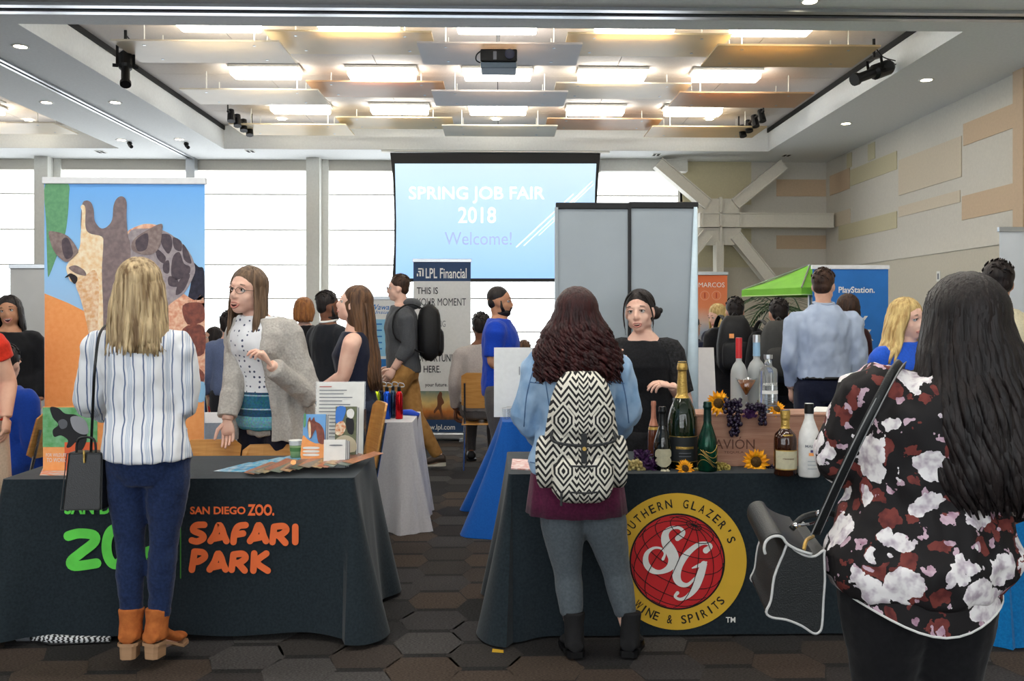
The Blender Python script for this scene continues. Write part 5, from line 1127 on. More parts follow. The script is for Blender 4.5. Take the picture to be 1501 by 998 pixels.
    def shoes(s, m, sole=None, heel=.012, boot=0, name='shoe'):
        h = s.h*(.92 if s.sex == 'w' else 1.02)
        for i in (0, 1):
            d = V(s.fdir[i].x, s.fdir[i].y, 0).normalized(); a = V(d.y, -d.x, 0); N = s.ank[i]; g = V(N.x, N.y, N.z-.05*s.h); L0, L1 = -.040*h, .112*h; z0 = g.z+heel+.008
            t_ = MB(); rr = []
            for u, w, ht in ((0, .021, .030), (.06, .026, .045), (.18, .027, .050), (.32, .026, .048), (.5, .027, .036), (.7, .029, .028), (.88, .024, .022), (1, .012, .014)):
                lz = z0-heel*.8*min(1, max(0, (u-.3)/.35)); c = g+d*(L0+(L1-L0)*u)-V(0, 0, g.z)
                rr.append([V(c.x, c.y, 0)+a*(w*h*math.cos(q))*(1 if math.sin(q) < .3 else .82)+V(0, 0, lz+ht*h*.5+ht*h*.5*math.sin(q)) for q in [2*PI*j/16 for j in range(16)]])
            t_.rings(rr)
            if boot: t_.tube([V(g.x, g.y, z0+.012)-d*.008*h, V(g.x, g.y, z0+.05)-d*.008*h, V(N.x, N.y, z0+boot*.6)-d*.004*h, V(N.x, N.y, z0+boot)], [.030*h, .030*h, .029*h, .034*h], 16)
            me = remesh(t_, .007 if s.vox < .012 else .011, 2, name); o = from_mesh(me).build(name, m, s.t, smooth=True); bpy.data.meshes.remove(me)
            sm = MB(); out = []
            for u, w in ((0, .018), (.06, .026), (.2, .028), (.45, .026), (.7, .031), (.9, .025), (1, .011)):
                c = g+d*(L0+(L1-L0)*u); lz = g.z+max(0, heel*(1-min(1, max(0, (u-.3)/.35))))+.0 if heel > .03 else g.z
                out.append([V(c.x, c.y, lz)-a*w*h, V(c.x, c.y, lz)+a*w*h, V(c.x, c.y, lz+.012+(heel if heel <= .03 and u < .3 else 0))+a*w*h, V(c.x, c.y, lz+.012+(heel if heel <= .03 and u < .3 else 0))-a*w*h])
            sm.rings(out); sm.build('sole', sole or M_black, o)
            if heel > .03:
                hb = MB(); hb.rings([[V(g.x, g.y, g.z)+d*(L0+.004+.042*h*x)+a*.0215*h*y*(.92+.08*z_/heel)+V(0, 0, z_) for x, y in ((0, -.6), (.2, -1), (1, -1), (1, 1), (.2, 1), (0, .6))] for z_ in (0, heel+.012)]); hb.build('heel', sole or M_black, o)
        return s
    # ---- hair
    def cap(s, mb, sc=1.0, front=0, low=0):
        k = s.k; mb.ell(s.H(0, -.0195+front, .048), (.084*k*sc, .094*k*sc, .087*k*sc), (s.R, s.F, s.Z), 20, 12)
        if low: mb.ell(s.H(0, -.050, .0), (.070*k*sc, .056*k*sc, .062*k*sc), (s.R, s.F, s.Z), 18, 11)
        else: mb.ell(s.H(0, -.040, -.012), (.076*k*sc, .074*k*sc, .075*k*sc), (s.R, s.F, s.Z), 18, 11)
    def short_hair(s, m, sc=1.0, name='hair', tuft=60, seed=1, front=0, fade=None):
        mb = MB(); s.cap(mb, sc, front, 1); me = remesh(mb, s.vox*.8, 2, name); out = from_mesh(me); bpy.data.meshes.remove(me); r = random.Random(seed)
        for _ in range(tuft):
            th = r.uniform(.1, 1.5); ph = r.uniform(0, 2*PI); n_ = V(math.sin(th)*math.sin(ph), math.sin(th)*math.cos(ph), math.cos(th))
            if n_.y > .45 and n_.z < .55: continue
            c = s.H(n_.x*.083*sc, -.0195+front+n_.y*.094*sc, .048+n_.z*.087*sc); d = s.R*n_.x+s.F*(n_.y+.5)+s.Z*n_.z; t_ = (s.F*.6-s.Z*.5+s.R*r.uniform(-.3, .3)); t_ = (t_-d*t_.dot(d)/d.length_squared).normalized(); L = .022*s.k
            out.tube([c-t_*L, c+d.normalized()*.004, c+t_*L], [.002, .006, .001], 5)
        out.build(name, m, s.t, smooth=True); return s
    def long_hair(s, m, length, prof, n=170, phi0=70, r0=.011, wave=0, wf=5, core=True, seed=1, part=0.0, name='hair', capsc=1.0, ragged=.12, top_r=1.05, th0=8):
        """prof: list of (u, half width, half depth, backward offset, sideways offset) from ear level (u=0) to the ends (u=1)"""
        k = s.k; r = random.Random(seed); mb = MB(); s.cap(mb, capsc)
        Fh = V(s.F.x, s.F.y, 0).normalized(); Rh = V(s.R.x, s.R.y, 0).normalized(); eq = s.H(0, -.016, .02)
        tab = [(p[0],)+tuple(p[1:]) for p in prof]
        def ring(u, ph, f=1.0):
            hw, hd, bk, lt = lerp_tab(tab, u); return eq+Rh*(hw*math.sin(ph)*f+lt)+Fh*(hd*math.cos(ph)*f-bk)-V(0, 0, u*length)
        if core: mb.rings([[ring(u, 2*PI*j/24, .93) for j in range(24)] for u in [i/14*.96 for i in range(15)]])
        me = remesh(mb, max(.009, s.vox*.8), 3, name); out = from_mesh(me); bpy.data.meshes.remove(me); p0 = math.radians(phi0)
        for i in range(n):
            ph = p0+(2*PI-2*p0)*((i+r.random())/n); th_s = math.radians(r.uniform(th0, th0+32)); pts = []
            for j in range(6):
                th = th_s+(math.radians(88)-th_s)*j/5; c, q = math.cos(th), math.sin(th); e = top_r+r.uniform(0, .02)
                pts.append(s.H(part*(1-j/5)+.082*e*capsc*q*math.sin(ph), -.018+.096*e*capsc*q*math.cos(ph), .034+.094*e*capsc*c))
            w1, w2 = r.uniform(0, 6.3), r.uniform(0, 6.3); end = 1-r.random()*ragged; nn = 10 if not wave else 18; inn = r.uniform(.96, 1.05)
            for j in range(1, nn+1):
                u = end*j/nn; p = ring(u, ph, inn)
                if j <= 2: p = p*(.5*j)+pts[5]*(1-.5*j) if j == 1 else p
                if wave: p = p+(Rh*math.sin(w1+wf*2*PI*u)+Fh*math.cos(w1+wf*2*PI*u))*wave*min(1, u*2.5)
                else: p = p+Rh*.006*math.sin(w1+4*u)+Fh*.005*math.sin(w2+5*u)
                pts.append(p)
            rr = [r0*.75]*3+[r0]*(len(pts)-6)+[r0*.85, r0*.6, r0*.2]; out.tube(pts, [q*r.uniform(.85, 1.15) for q in rr], 6, flat=.6)
        out.build(name, m, s.t, smooth=True); return s
HAIR = {k: hairmat('hair_'+k, c, d) for k, c, d in (('blonde', (212, 188, 146), (112, 88, 60)), ('black', (26, 22, 22), (44, 36, 34)), ('brown', (74, 50, 36), (46, 32, 26)), ('auburn', (62, 24, 24), (36, 16, 18)), ('greybrown', (120, 96, 74), (84, 66, 52)), ('lightbrown', (112, 80, 54), (66, 46, 34)), ('ginger', (170, 112, 62), (120, 74, 40)), ('palegold', (222, 196, 132), (170, 136, 84)), ('dark', (38, 27, 24), (24, 18, 17)), ('floralblack', (22, 19, 20), (36, 29, 28)))}

# ---------------------------------------------------------------- 1 woman in striped shirt at the zoo table
def stripes(name):
    m = mat(name, (232, 234, 238), .85, sheen=.1, spec=.2, bump=.4, bscale=12); nt = m.node_tree; b_ = nt.nodes['Principled BSDF']
    tc = nd(nt, 'ShaderNodeTexCoord'); sp = nd(nt, 'ShaderNodeSeparateXYZ'); no = nd(nt, 'ShaderNodeTexNoise'); no.inputs['Scale'].default_value = 7
    nt.links.new(tc.outputs['Object'], sp.inputs[0]); nt.links.new(tc.outputs['Object'], no.inputs['Vector'])
    a = nd(nt, 'ShaderNodeMath', operation='MULTIPLY_ADD'); a.inputs[1].default_value = .03; nt.links.new(no.outputs[0], a.inputs[0]); nt.links.new(sp.outputs[0], a.inputs[2])
    y = nd(nt, 'ShaderNodeMath', operation='MULTIPLY_ADD'); y.inputs[1].default_value = .3; nt.links.new(sp.outputs[1], y.inputs[0]); nt.links.new(a.outputs[0], y.inputs[2])
    d = nd(nt, 'ShaderNodeMath', operation='DIVIDE'); d.inputs[1].default_value = .078; nt.links.new(y.outputs[0], d.inputs[0]); f = nd(nt, 'ShaderNodeMath', operation='FRACT'); nt.links.new(d.outputs[0], f.inputs[0])
    cr = nd(nt, 'ShaderNodeValToRGB'); cr.color_ramp.interpolation = 'CONSTANT'; e = cr.color_ramp.elements
    st = [(0, (92, 110, 146)), (.07, (234, 236, 240)), (.20, (176, 190, 212)), (.235, (226, 230, 236)), (.28, (176, 190, 212)), (.315, (226, 230, 236)), (.36, (176, 190, 212)), (.395, (234, 236, 240)), (.5, (98, 116, 150)), (.56, (234, 236, 240))]
    while len(e) < len(st): e.new(.5)
    for q, (p, c) in zip(e, st): q.position = p; q.color = lin(c)
    nt.links.new(f.outputs[0], cr.inputs[0]); nt.links.new(cr.outputs[0], b_.inputs['Base Color']); return m
f = Fig('blonde woman in blue striped white shirt and jeans, back turned, at the zoo table', 217, 3.9, 378, 180, 'fair', 'w', .93, lean=[(0, 0, 0), (.5, 0, 0), (.8, .045, .01), (1, .03, .02)], pitch=-6, vox=.0085, bvox=.011, hip=.96)
f.lg = .86
f.elb = [f.px(130, 585, .04), f.px(271, 592, .04)]; f.wri = [f.px(158, 606, .26), f.px(262, 592, .28)]; f.kne = [f.px(191, 795), f.px(240, 795)]; f.ank = [f.px(193, 918), f.px(232, 916)]; f.fdir = [V(-.05, 1, 0), V(.3, 1, 0)]
for i in (0, 1): f.ank[i].z = .05*f.h+.05
f.body(); f.face()
M_jean = cloth('indigo_denim', (34, 50, 88), (24, 38, 70), bump=.5, bscale=18)
f.trousers(M_jean, .6, .010, low=.075, name='jeans', wr=.005, vox=.009)
f.garment('striped_shirt', stripes('striped_cotton'), .512, .838, 1.75, .022, flare=.010, wr=.018, sl_inf=.020, cuff=.01, vox=.0075)
mb = MB(); mb.tube([f.P(.07*math.cos(a), -.012+.062*math.sin(a), (.848+.006*math.sin(a))*f.h) for a in [2*PI*j/20 for j in range(21)]], [.018]*21, 8, flat=.5); mb.build('collar', plain('white_collar', (226, 228, 232), .8), f.t, smooth=True)
f.shoes(mat('tan_suede', (188, 108, 52), .9, c2=(168, 92, 42), scale=40, bump=.2, bscale=200), mat('stacked_heel', (176, 138, 104), .6, stretch=(1, 1, 20), scale=8), heel=.055, boot=.135, name='ankle_boot')
f.long_hair(HAIR['blonde'], .30, [(0, .088, .094, .0, 0), (.35, .104, .088, .012, 0), (.7, .112, .08, .03, -.005), (1, .118, .07, .055, -.01)], n=230, phi0=62, r0=.010, seed=2, ragged=.22)
def handbag(lb, c, ex, ey, ez, m, strap, m_strap):
    t = thing('handbag', lb, 'handbag', c-ez); mb = MB(); n = 6
    mb.rings([[c+ex*x*(1.08-.16*u)+ey*y*(1-.45*u)+ez*(-1+2*u) for x, y in ((-1, -.7), (-.9, -1), (.9, -1), (1, -.7), (1, .7), (.9, 1), (-.9, 1), (-1, .7))] for u in (0, .04, .3, .6, .9, 1)]); mb.build('body', m, t, bevel=.006, auto=True)
    MB().tube(smooth_curve(strap, 6, False), .006, 8, flat=.5).build('strap', m_strap, t, smooth=True)
    return t
M_leath = mat('black_leather', (22, 23, 25), .35, spec=.5, bump=.15, bscale=220)
c = f.px(131, 702, -.04)
t = handbag('black leather handbag hanging at the hip of the striped shirt woman', c, V(.078, 0, 0), V(0, .075, 0), V(0, 0, .115), M_leath, [f.px(133, 668, -.04), f.px(136, 600, -.1), f.px(139, 540, -.145), f.px(146, 490, -.10), f.px(160, 474, -.0), f.px(163, 486, .08)], M_leath)
MB().tube(smooth_curve([c+V(-.04, -.03, .11), c+V(-.03, -.03, .17), c+V(.03, -.03, .17), c+V(.04, -.03, .11)], 5, False), .005, 8).build('handle', M_leath, t, smooth=True); MB().tube([c+V(0, -.05, .125), c+V(.002, -.052, .075)], .004, 6).build('charm', M_gold, t)
MB().tube([c+V(-.082, -.076, -.112), c+V(.082, -.076, -.112), c+V(.072, -.043, .112), c+V(-.072, -.043, .112), c+V(-.082, -.076, -.112)], .0022, 5).build('piping', plain('dark_piping', (60, 62, 64), .5), t)

# ---------------------------------------------------------------- 2 woman in cardigan behind the zoo table
f = Fig('woman in light grey cardigan and glasses leaning over the zoo table', 398, 5.5, 392, -22, 'fair', 'w', 1.12, lean=[(0, 0, 0), (.5, 0, 0), (.62, -.01, .02), (.8, -.02, .07), (.85, -.05, .10), (1, -.085, .12)], head=(0, .04), look=-24, pitch=-2, roll=-6, vox=.0085, bvox=.0068, hk=1.13)
f.elb = [f.px(455, 582, -.12), f.px(343, 570, -.12)]; f.wri = [f.px(396, 534, -.36), f.px(333, 616, -.20)]
f.hd = [V(-.45, -.25, .75), V(.10, -.05, -1)]; f.pn = [V(-.75, -.3, -.3), V(.0, -.9, .2)]; f.curl = [.72, .35]
f.body(); f.face(plain('brow_grey', (120, 100, 84), .7), mouth=.015)
f.trousers(cloth('navy_trousers', (30, 32, 48)), .6, .012, wr=.002)
def blouse():
    m = cloth('patterned_blouse', (228, 230, 234)); nt = m.node_tree; b_ = nt.nodes['Principled BSDF']; tc = nd(nt, 'ShaderNodeTexCoord')
    vo = nd(nt, 'ShaderNodeTexVoronoi'); vo.inputs['Scale'].default_value = 34; vo.inputs['Randomness'].default_value = .25; nt.links.new(tc.outputs['Object'], vo.inputs['Vector'])
    lt = nd(nt, 'ShaderNodeMath', operation='LESS_THAN'); lt.inputs[1].default_value = .25; nt.links.new(vo.outputs[0], lt.inputs[0])
    mx = nd(nt, 'ShaderNodeMix', data_type='RGBA'); mx.inputs[6].default_value = lin((230, 232, 236)); mx.inputs[7].default_value = lin((74, 82, 108)); nt.links.new(lt.outputs[0], mx.inputs[0])
    sp = nd(nt, 'ShaderNodeSeparateXYZ'); nt.links.new(tc.outputs['Object'], sp.inputs[0]); cr = nd(nt, 'ShaderNodeValToRGB'); cr.color_ramp.interpolation = 'CONSTANT'; e = cr.color_ramp.elements
    z = lambda py: (U(400, py, 5.3).z)/2
    st = [(0, (70, 140, 160)), (z(628), (112, 172, 190)), (z(612), (36, 76, 104)), (z(603), (150, 186, 200)), (z(601), (44, 100, 124)), (z(582), (150, 186, 200)), (z(580), (40, 76, 104)), (z(576), (255, 255, 255))]
    while len(e) < len(st): e.new(.5)
    for q, (p, c_) in zip(e, st): q.position = p; q.color = lin(c_)
    hv = nd(nt, 'ShaderNodeMath', operation='MULTIPLY'); hv.inputs[1].default_value = .5; nt.links.new(sp.outputs[2], hv.inputs[0]); nt.links.new(hv.outputs[0], cr.inputs[0])
    no = nd(nt, 'ShaderNodeTexNoise'); no.inputs['Scale'].default_value = 90; nt.links.new(tc.outputs['Object'], no.inputs['Vector']); ov = nd(nt, 'ShaderNodeMix', data_type='RGBA'); ov.blend_type = 'OVERLAY'; ov.inputs[0].default_value = .8
    nt.links.new(cr.outputs[0], ov.inputs[6]); nt.links.new(no.outputs[1], ov.inputs[7])
    gt = nd(nt, 'ShaderNodeMath', operation='GREATER_THAN'); gt.inputs[1].default_value = z(576); nt.links.new(hv.outputs[0], gt.inputs[0]); m2 = nd(nt, 'ShaderNodeMix', data_type='RGBA'); nt.links.new(gt.outputs[0], m2.inputs[0]); nt.links.new(ov.outputs[2], m2.inputs[6]); nt.links.new(mx.outputs[2], m2.inputs[7]); nt.links.new(m2.outputs[2], b_.inputs['Base Color']); return m
f.garment('blouse', blouse(), .46, .838, 0, .026, flare=.02, wr=.01, front=.012)
M_card = cloth('grey_knit', (188, 184, 178), (170, 166, 160), bump=.6, bscale=60)
def panels(mb):
    for sg, a0, a1 in ((1, 64, -25), (-1, 126, 205)):
        rows = []; n = 18
        for k in range(25):
            z = .83-(.83-.425)*k/24; hw, hd, fo = lerp_tab(SEC['w'], max(z, .5)); g = f.g; hw = hw*f.h*g+.045+.03*(k/24)**2; hd = hd*f.h*(.35+.65*g)+.040+.028*(k/24)**2; out, inn = [], []
            for j_ in range(n+1):
                an = math.radians(a0+(a1-a0)*j_/n); wv = 1+.045*(k/24)*math.sin(j_*1.35+sg)*(1-j_/n*.3); a, b_ = hw*math.cos(an)*wv, hd*math.sin(an)*wv
                out.append(f.P(a, fo*f.h+b_, z*f.h)); inn.append(f.P(a*.86, fo*f.h+b_*.84, z*f.h))
            rows.append(out+inn[::-1])
        mb.rings(rows)
f.garment('cardigan', M_card, .44, .832, 1.9, .024, flare=.03, wr=.014, back=.036, wide=.022, sl_inf=.020, cuff=.004, vox=.0075, extra=panels)
f.long_hair(HAIR['greybrown'], .30, [(0, .092, .094, .0, 0), (.4, .106, .086, -.01, 0), (1, .112, .085, -.03, 0)], n=170, phi0=58, r0=.010, core=False, seed=5, ragged=.3, th0=4)
gl = MB()
M_wire = plain('dark_wire', (60, 52, 50), .3, metal=.6); gt_ = None
for sg in (-1, 1):
    MB().tube([f.H(sg*.033+.024*math.cos(a), .094-.010*(abs(sg*.033+.024*math.cos(a))/.06)**2, .004+.0165*math.sin(a)) for a in [2*PI*j/20 for j in range(21)]], .0014, 6).build('glasses_rim', M_wire, f.t, smooth=True)
    MB().tube([f.H(sg*.057, .086, .008), f.H(sg*.078, .03, .01), f.H(sg*.08, -.02, .004)], .0014, 6).build('glasses_arm', M_wire, f.t)
MB().tube([f.H(-.010, .096, .008), f.H(0, .1, .011), f.H(.010, .096, .008)], .0014, 6).build('glasses_bridge', M_wire, f.t)
q = f.P(-.085, .13, .73*f.h); MB().lathe([(.03, 0), (.03, .003)], q, 16, ax=(f.lat, V(0, 0, 1), f.fwd)).build('badge', M_paper, f.t)

# ---------------------------------------------------------------- 3 woman with the patterned backpack
f = Fig('woman with dark red curly hair in denim jacket wearing a patterned backpack', 845, 3.97, 424, 180, 'fair', 'w', 1.06, lean=[(0, 0, 0), (.5, 0, 0), (1, .0, .02)], vox=.0085, bvox=.011, hip=1.05)
f.lg = .92
f.elb = [f.px(768, 606, .04), f.px(921, 604, .04)]; f.wri = [f.px(800, 650, .24), f.px(892, 646, .24)]; f.kne = [f.px(832, 838, .03), f.px(903, 835, .03)]; f.ank = [f.px(841, 918), f.px(924, 912)]; f.fdir = [V(-.15, 1, 0), V(.35, 1, 0)]
for i in (0, 1): f.ank[i].z = .05*f.h+.012
f.hipj = [f.px(822, 740), f.px(880, 740)]
f.body(); f.face()
f.trousers(cloth('grey_leggings', (96, 104, 110), (84, 92, 98), bump=.2, bscale=40), .58, .008, name='leggings', low=.085, wr=.002, vox=.009)
f.skirt(cloth('maroon_jersey', (92, 30, 62), (76, 24, 52)), .56, .392, .16, .018, 'long_top')
M_den = mat('light_denim', (166, 194, 222), .85, c2=(128, 164, 202), scale=9, bump=.5, bscale=22, sheen=.1)
f.garment('denim_jacket', M_den, .502, .84, 1.85, .030, wr=.018, sl_inf=.026, cuff=.006, vox=.0075, seed=3)
from mathutils.bvhtree import BVHTree
def seams(fig, lines, m, rad=.0028, name='seam'):
    tree = BVHTree.FromPolygons(fig.last.v, fig.last.f)
    for ln in lines:
        pts = []
        for q in smooth_curve([V(a, b_, 0) for a, b_ in ln], 5, False):
            hit = tree.ray_cast(V(0, 0, CAMH), ray(q.x, q.y).normalized())[0]
            if hit: pts.append(hit)
        if len(pts) > 2: MB().tube(pts, rad, 5).build(name, m, fig.t, smooth=True)
seams(f, ([(782, 540), (772, 580), (768, 625)], [(797, 542), (802, 575), (806, 600)], [(892, 538), (893, 564), (890, 590)], [(906, 538), (916, 575), (922, 620)], [(777, 560), (795, 562)], [(895, 560), (915, 562)], [(772, 676), (787, 679)], [(910, 676), (918, 674)]), plain('denim_stitch', (84, 116, 158), .8))
f.shoes(mat('black_suede', (28, 28, 30), .85), M_black, heel=.014, boot=.16, name='ankle_boot')
f.long_hair(HAIR['auburn'], .295, [(0, .098, .1, .005, 0), (.3, .135, .112, .02, 0), (.65, .17, .105, .045, 0), (1, .165, .095, .07, 0)], n=300, phi0=58, r0=.0085, wave=.019, wf=3.6, seed=9, ragged=.34, capsc=1.08)
# her backpack
def tribal(name):
    m = mat(name, (220, 216, 206), .85, bump=.2, bscale=150); nt = m.node_tree; b_ = nt.nodes['Principled BSDF']; tc = nd(nt, 'ShaderNodeTexCoord'); sp = nd(nt, 'ShaderNodeSeparateXYZ'); nt.links.new(tc.outputs['Object'], sp.inputs[0])
    def M(op, a, b__=None, c_=None):
        n_ = nd(nt, 'ShaderNodeMath', operation=op)
        for j, v in enumerate((a, b__, c_)):
            if v is None: continue
            if isinstance(v, (int, float)): n_.inputs[j].default_value = v
            else: nt.links.new(v, n_.inputs[j])
        return n_.outputs[0]
    x, z = M('ABSOLUTE', sp.outputs[0]), sp.outputs[2]
    zig = M('PINGPONG', M('MULTIPLY', x, 1.0), .03); zz = M('FRACT', M('MULTIPLY', M('ADD', z, M('MULTIPLY', zig, 1.3)), 34)); zs_ = M('GREATER_THAN', zz, .48)
    dx = M('ABSOLUTE', M('SUBTRACT', x, .082)); dz = M('ABSOLUTE', M('SUBTRACT', M('FRACT', M('MULTIPLY', M('ADD', z, .02), 5.0)), .5)); dz = M('MULTIPLY', dz, .2)
    dd = M('ADD', M('MULTIPLY', dx, 1.25), M('MAXIMUM', dz, M('MULTIPLY', dx, .4))); ds = M('GREATER_THAN', M('FRACT', M('MULTIPLY', dd, 40)), .5); ind = M('LESS_THAN', dd, .075)
    ch = M('GREATER_THAN', M('FRACT', M('MULTIPLY', M('ADD', z, M('MULTIPLY', x, -1.2)), 45)), .5); inc = M('LESS_THAN', x, .02)
    v = M('ADD', M('MULTIPLY', ds, ind), M('MULTIPLY', zs_, M('SUBTRACT', 1, ind))); v = M('ADD', M('MULTIPLY', v, M('SUBTRACT', 1, inc)), M('MULTIPLY', ch, inc))
    mx = nd(nt, 'ShaderNodeMix', data_type='RGBA'); mx.inputs[6].default_value = lin((34, 34, 36)); mx.inputs[7].default_value = lin((222, 218, 206)); nt.links.new(v, mx.inputs[0]); nt.links.new(mx.outputs[2], b_.inputs['Base Color']); return m
M_tri = tribal('woven_tribal_print'); YBk = 3.97-.19; bc = U(852, 640, YBk); M_trim = plain('charcoal_webbing', (52, 54, 56), .8)
t = thing('backpack', 'black and white tribal print backpack on the denim jacket', 'backpack', bc); B = lambda x, y, z: bc+V(x, y, z)
def pillow(name, m, c, w, d, hh, par, ex=3.0, taper=.85, nz=9, bottom=.9):
    mb = MB(); rr = []
    for k in range(nz+1):
        v = -1+2*k/nz; q = (1-abs(v)**ex*.9)**.5 if abs(v) < 1 else .3; tw = 1+(taper-1)*max(0, v)+(bottom-1)*max(0, -v)
        rr.append([c+V(w*tw*(.45+.55*q)*math.copysign(abs(math.cos(a))**.6, math.cos(a)), d*q*math.copysign(abs(math.sin(a))**.6, math.sin(a)), hh*v) for a in [2*PI*j/28 for j in range(28)]])
    mb.rings(rr); return mb.build(name, m, par, smooth=True)
pillow('main_body', M_tri, B(0, .0, 0), .152, .095, .265, t, 4, .72, 12)
pillow('flap', M_tri, B(0, -.03, .125), .135, .085, .145, t, 4, .7, 10)
MB().tube(smooth_curve([B(-.125, -.075, .03), B(-.118, -.112, -.005), B(0, -.125, -.02), B(.118, -.112, -.005), B(.125, -.075, .03)], 5, False), .006, 8).build('flap_piping', M_trim, t, smooth=True)
pillow('front_pocket', M_tri, B(0, -.075, -.16), .125, .06, .095, t, 4, .95)
MB().tube(smooth_curve([B(-.12, -.10, -.1), B(0, -.137, -.10), B(.12, -.10, -.1)], 5, False), .004, 6).build('zipper', M_trim, t); MB().tube(smooth_curve([B(-.11, -.11, -.2), B(0, -.14, -.205), B(.11, -.11, -.2)], 5, False), .004, 6).build('zipper', M_trim, t); MB().tube([B(-.09, -.13, -.205), B(-.092, -.14, -.255)], .005, 6).build('zipper_pull', M_trim, t)
for sg in (-1, 1): pillow('side_pocket', M_tri, B(sg*.148, -.01, -.1), .042, .06, .105, t, 4, .9)
MB().box(B(-.012, -.133, -.09), B(.012, -.125, .03)).build('closing_strap', M_trim, t, bevel=.003); MB().lathe([(.008, 0), (.008, .004)], B(0, -.137, -.03), 12, ax=(V(1, 0, 0), V(0, 0, 1), V(0, -1, 0))).build('snap', M_gold, t)
for sg in (-1, 1):
    MB().tube(smooth_curve([B(sg*.07, .07, .24), B(sg*.10, .17, .285), B(sg*.125, .29, .20), B(sg*.13, .32, .0), B(sg*.15, .2, -.13), B(sg*.14, .08, -.2)], 5, False), .018, 8, flat=.3, up=(0, 1, 0)).build('shoulder_strap', M_trim, t, smooth=True)
MB().tube(smooth_curve([B(-.03, .05, .26), B(-.02, .05, .30), B(.02, .05, .30), B(.03, .05, .26)], 4, False), .007, 6).build('grab_loop', M_trim, t)

# ---------------------------------------------------------------- 4 woman in black dress behind the drinks table
f = Fig('woman in black dress with pinned up dark hair talking behind the drinks table', 948, 5.3, 424, -14, 'fair', 'w', 1.0, lean=[(0, 0, 0), (.6, 0, 0), (.85, -.02, .02), (1, -.06, .05)], look=-22, pitch=2, roll=4, vox=.0085, bvox=.0068, hk=1.02)
f.elb = [f.px(1006, 592, -.06), f.px(902, 580, -.08)]; f.wri = [f.px(985, 566, -.26), f.px(892, 535, -.24)]; f.hd = [V(-1, -.25, .25), V(.3, -.35, .9)]; f.pn = [V(-.15, .3, -1), V(.2, -1, 0)]; f.curl = [.55, .5]
f.body(); f.face(HAIR['black'], mouth=.010)
M_bd = cloth('black_dress', (20, 21, 24), (28, 29, 33), bump=.3, bscale=40)
f.garment('dress', M_bd, .455, .818, .82, .014, wr=.007, sl_inf=.016, vox=.0075); f.skirt(M_bd, .5, .27, .12, .018, 'dress_skirt')
for i in (0, 1):
    mb = MB(); f.arm(mb, i, .019, .8); lm = mat('black_lace', (40, 41, 44), .8, c2=(14, 14, 16), scale=60, bump=.6, bscale=90); mb.build('lace_sleeve', lm, f.t, smooth=True)
f.shoes(M_black, heel=.012)
mb = MB(); f.cap(mb, 1.0); mb.ell(f.H(.075, -.06, -.01), (.035*f.k, .04*f.k, .04*f.k), (f.R, f.F, f.Z)); mb.ell(f.H(.03, -.095, -.005), (.045, .04, .045), (f.R, f.F, f.Z)); me = remesh(mb, .0075, 3, 'hair'); out = from_mesh(me); rr = random.Random(4)
for i in range(120):
    ph = rr.uniform(.75, 2*PI-.75); pts = []; th0 = rr.uniform(.05, .5); sd = 1 if ph < PI else -1
    for j in range(8):
        th = th0+(1.75-th0)*j/7; pp = ph+(PI-ph)*.5*(j/7)**1.5; pts.append(f.H(.085*math.sin(th)*math.sin(pp), -.02+.098*math.sin(th)*math.cos(pp), .036+.095*math.cos(th)))
    out.tube(pts, [.003]+[.006]*6+[.002], 5, flat=.6)
for sg, L in ((-1, .12), (1, .11), (1, .07), (-1, .07)):
    out.tube(smooth_curve([f.H(sg*.02, .055, .115), f.H(sg*.062, .06, .07), f.H(sg*.081, .045, .0), f.H(sg*.083, .04, -.05), f.H(sg*.078, .045, -.05-L*.6)], 4, False), [.008]*4+[.007]*10+[.002]*3, 6, flat=.6)
out.build('hair', HAIR['black'], f.t, smooth=True); MB().ell(f.H(.105, -.062, .0), (.016, .012, .018), None, 10, 7).build('hair_clip', M_black, f.t)

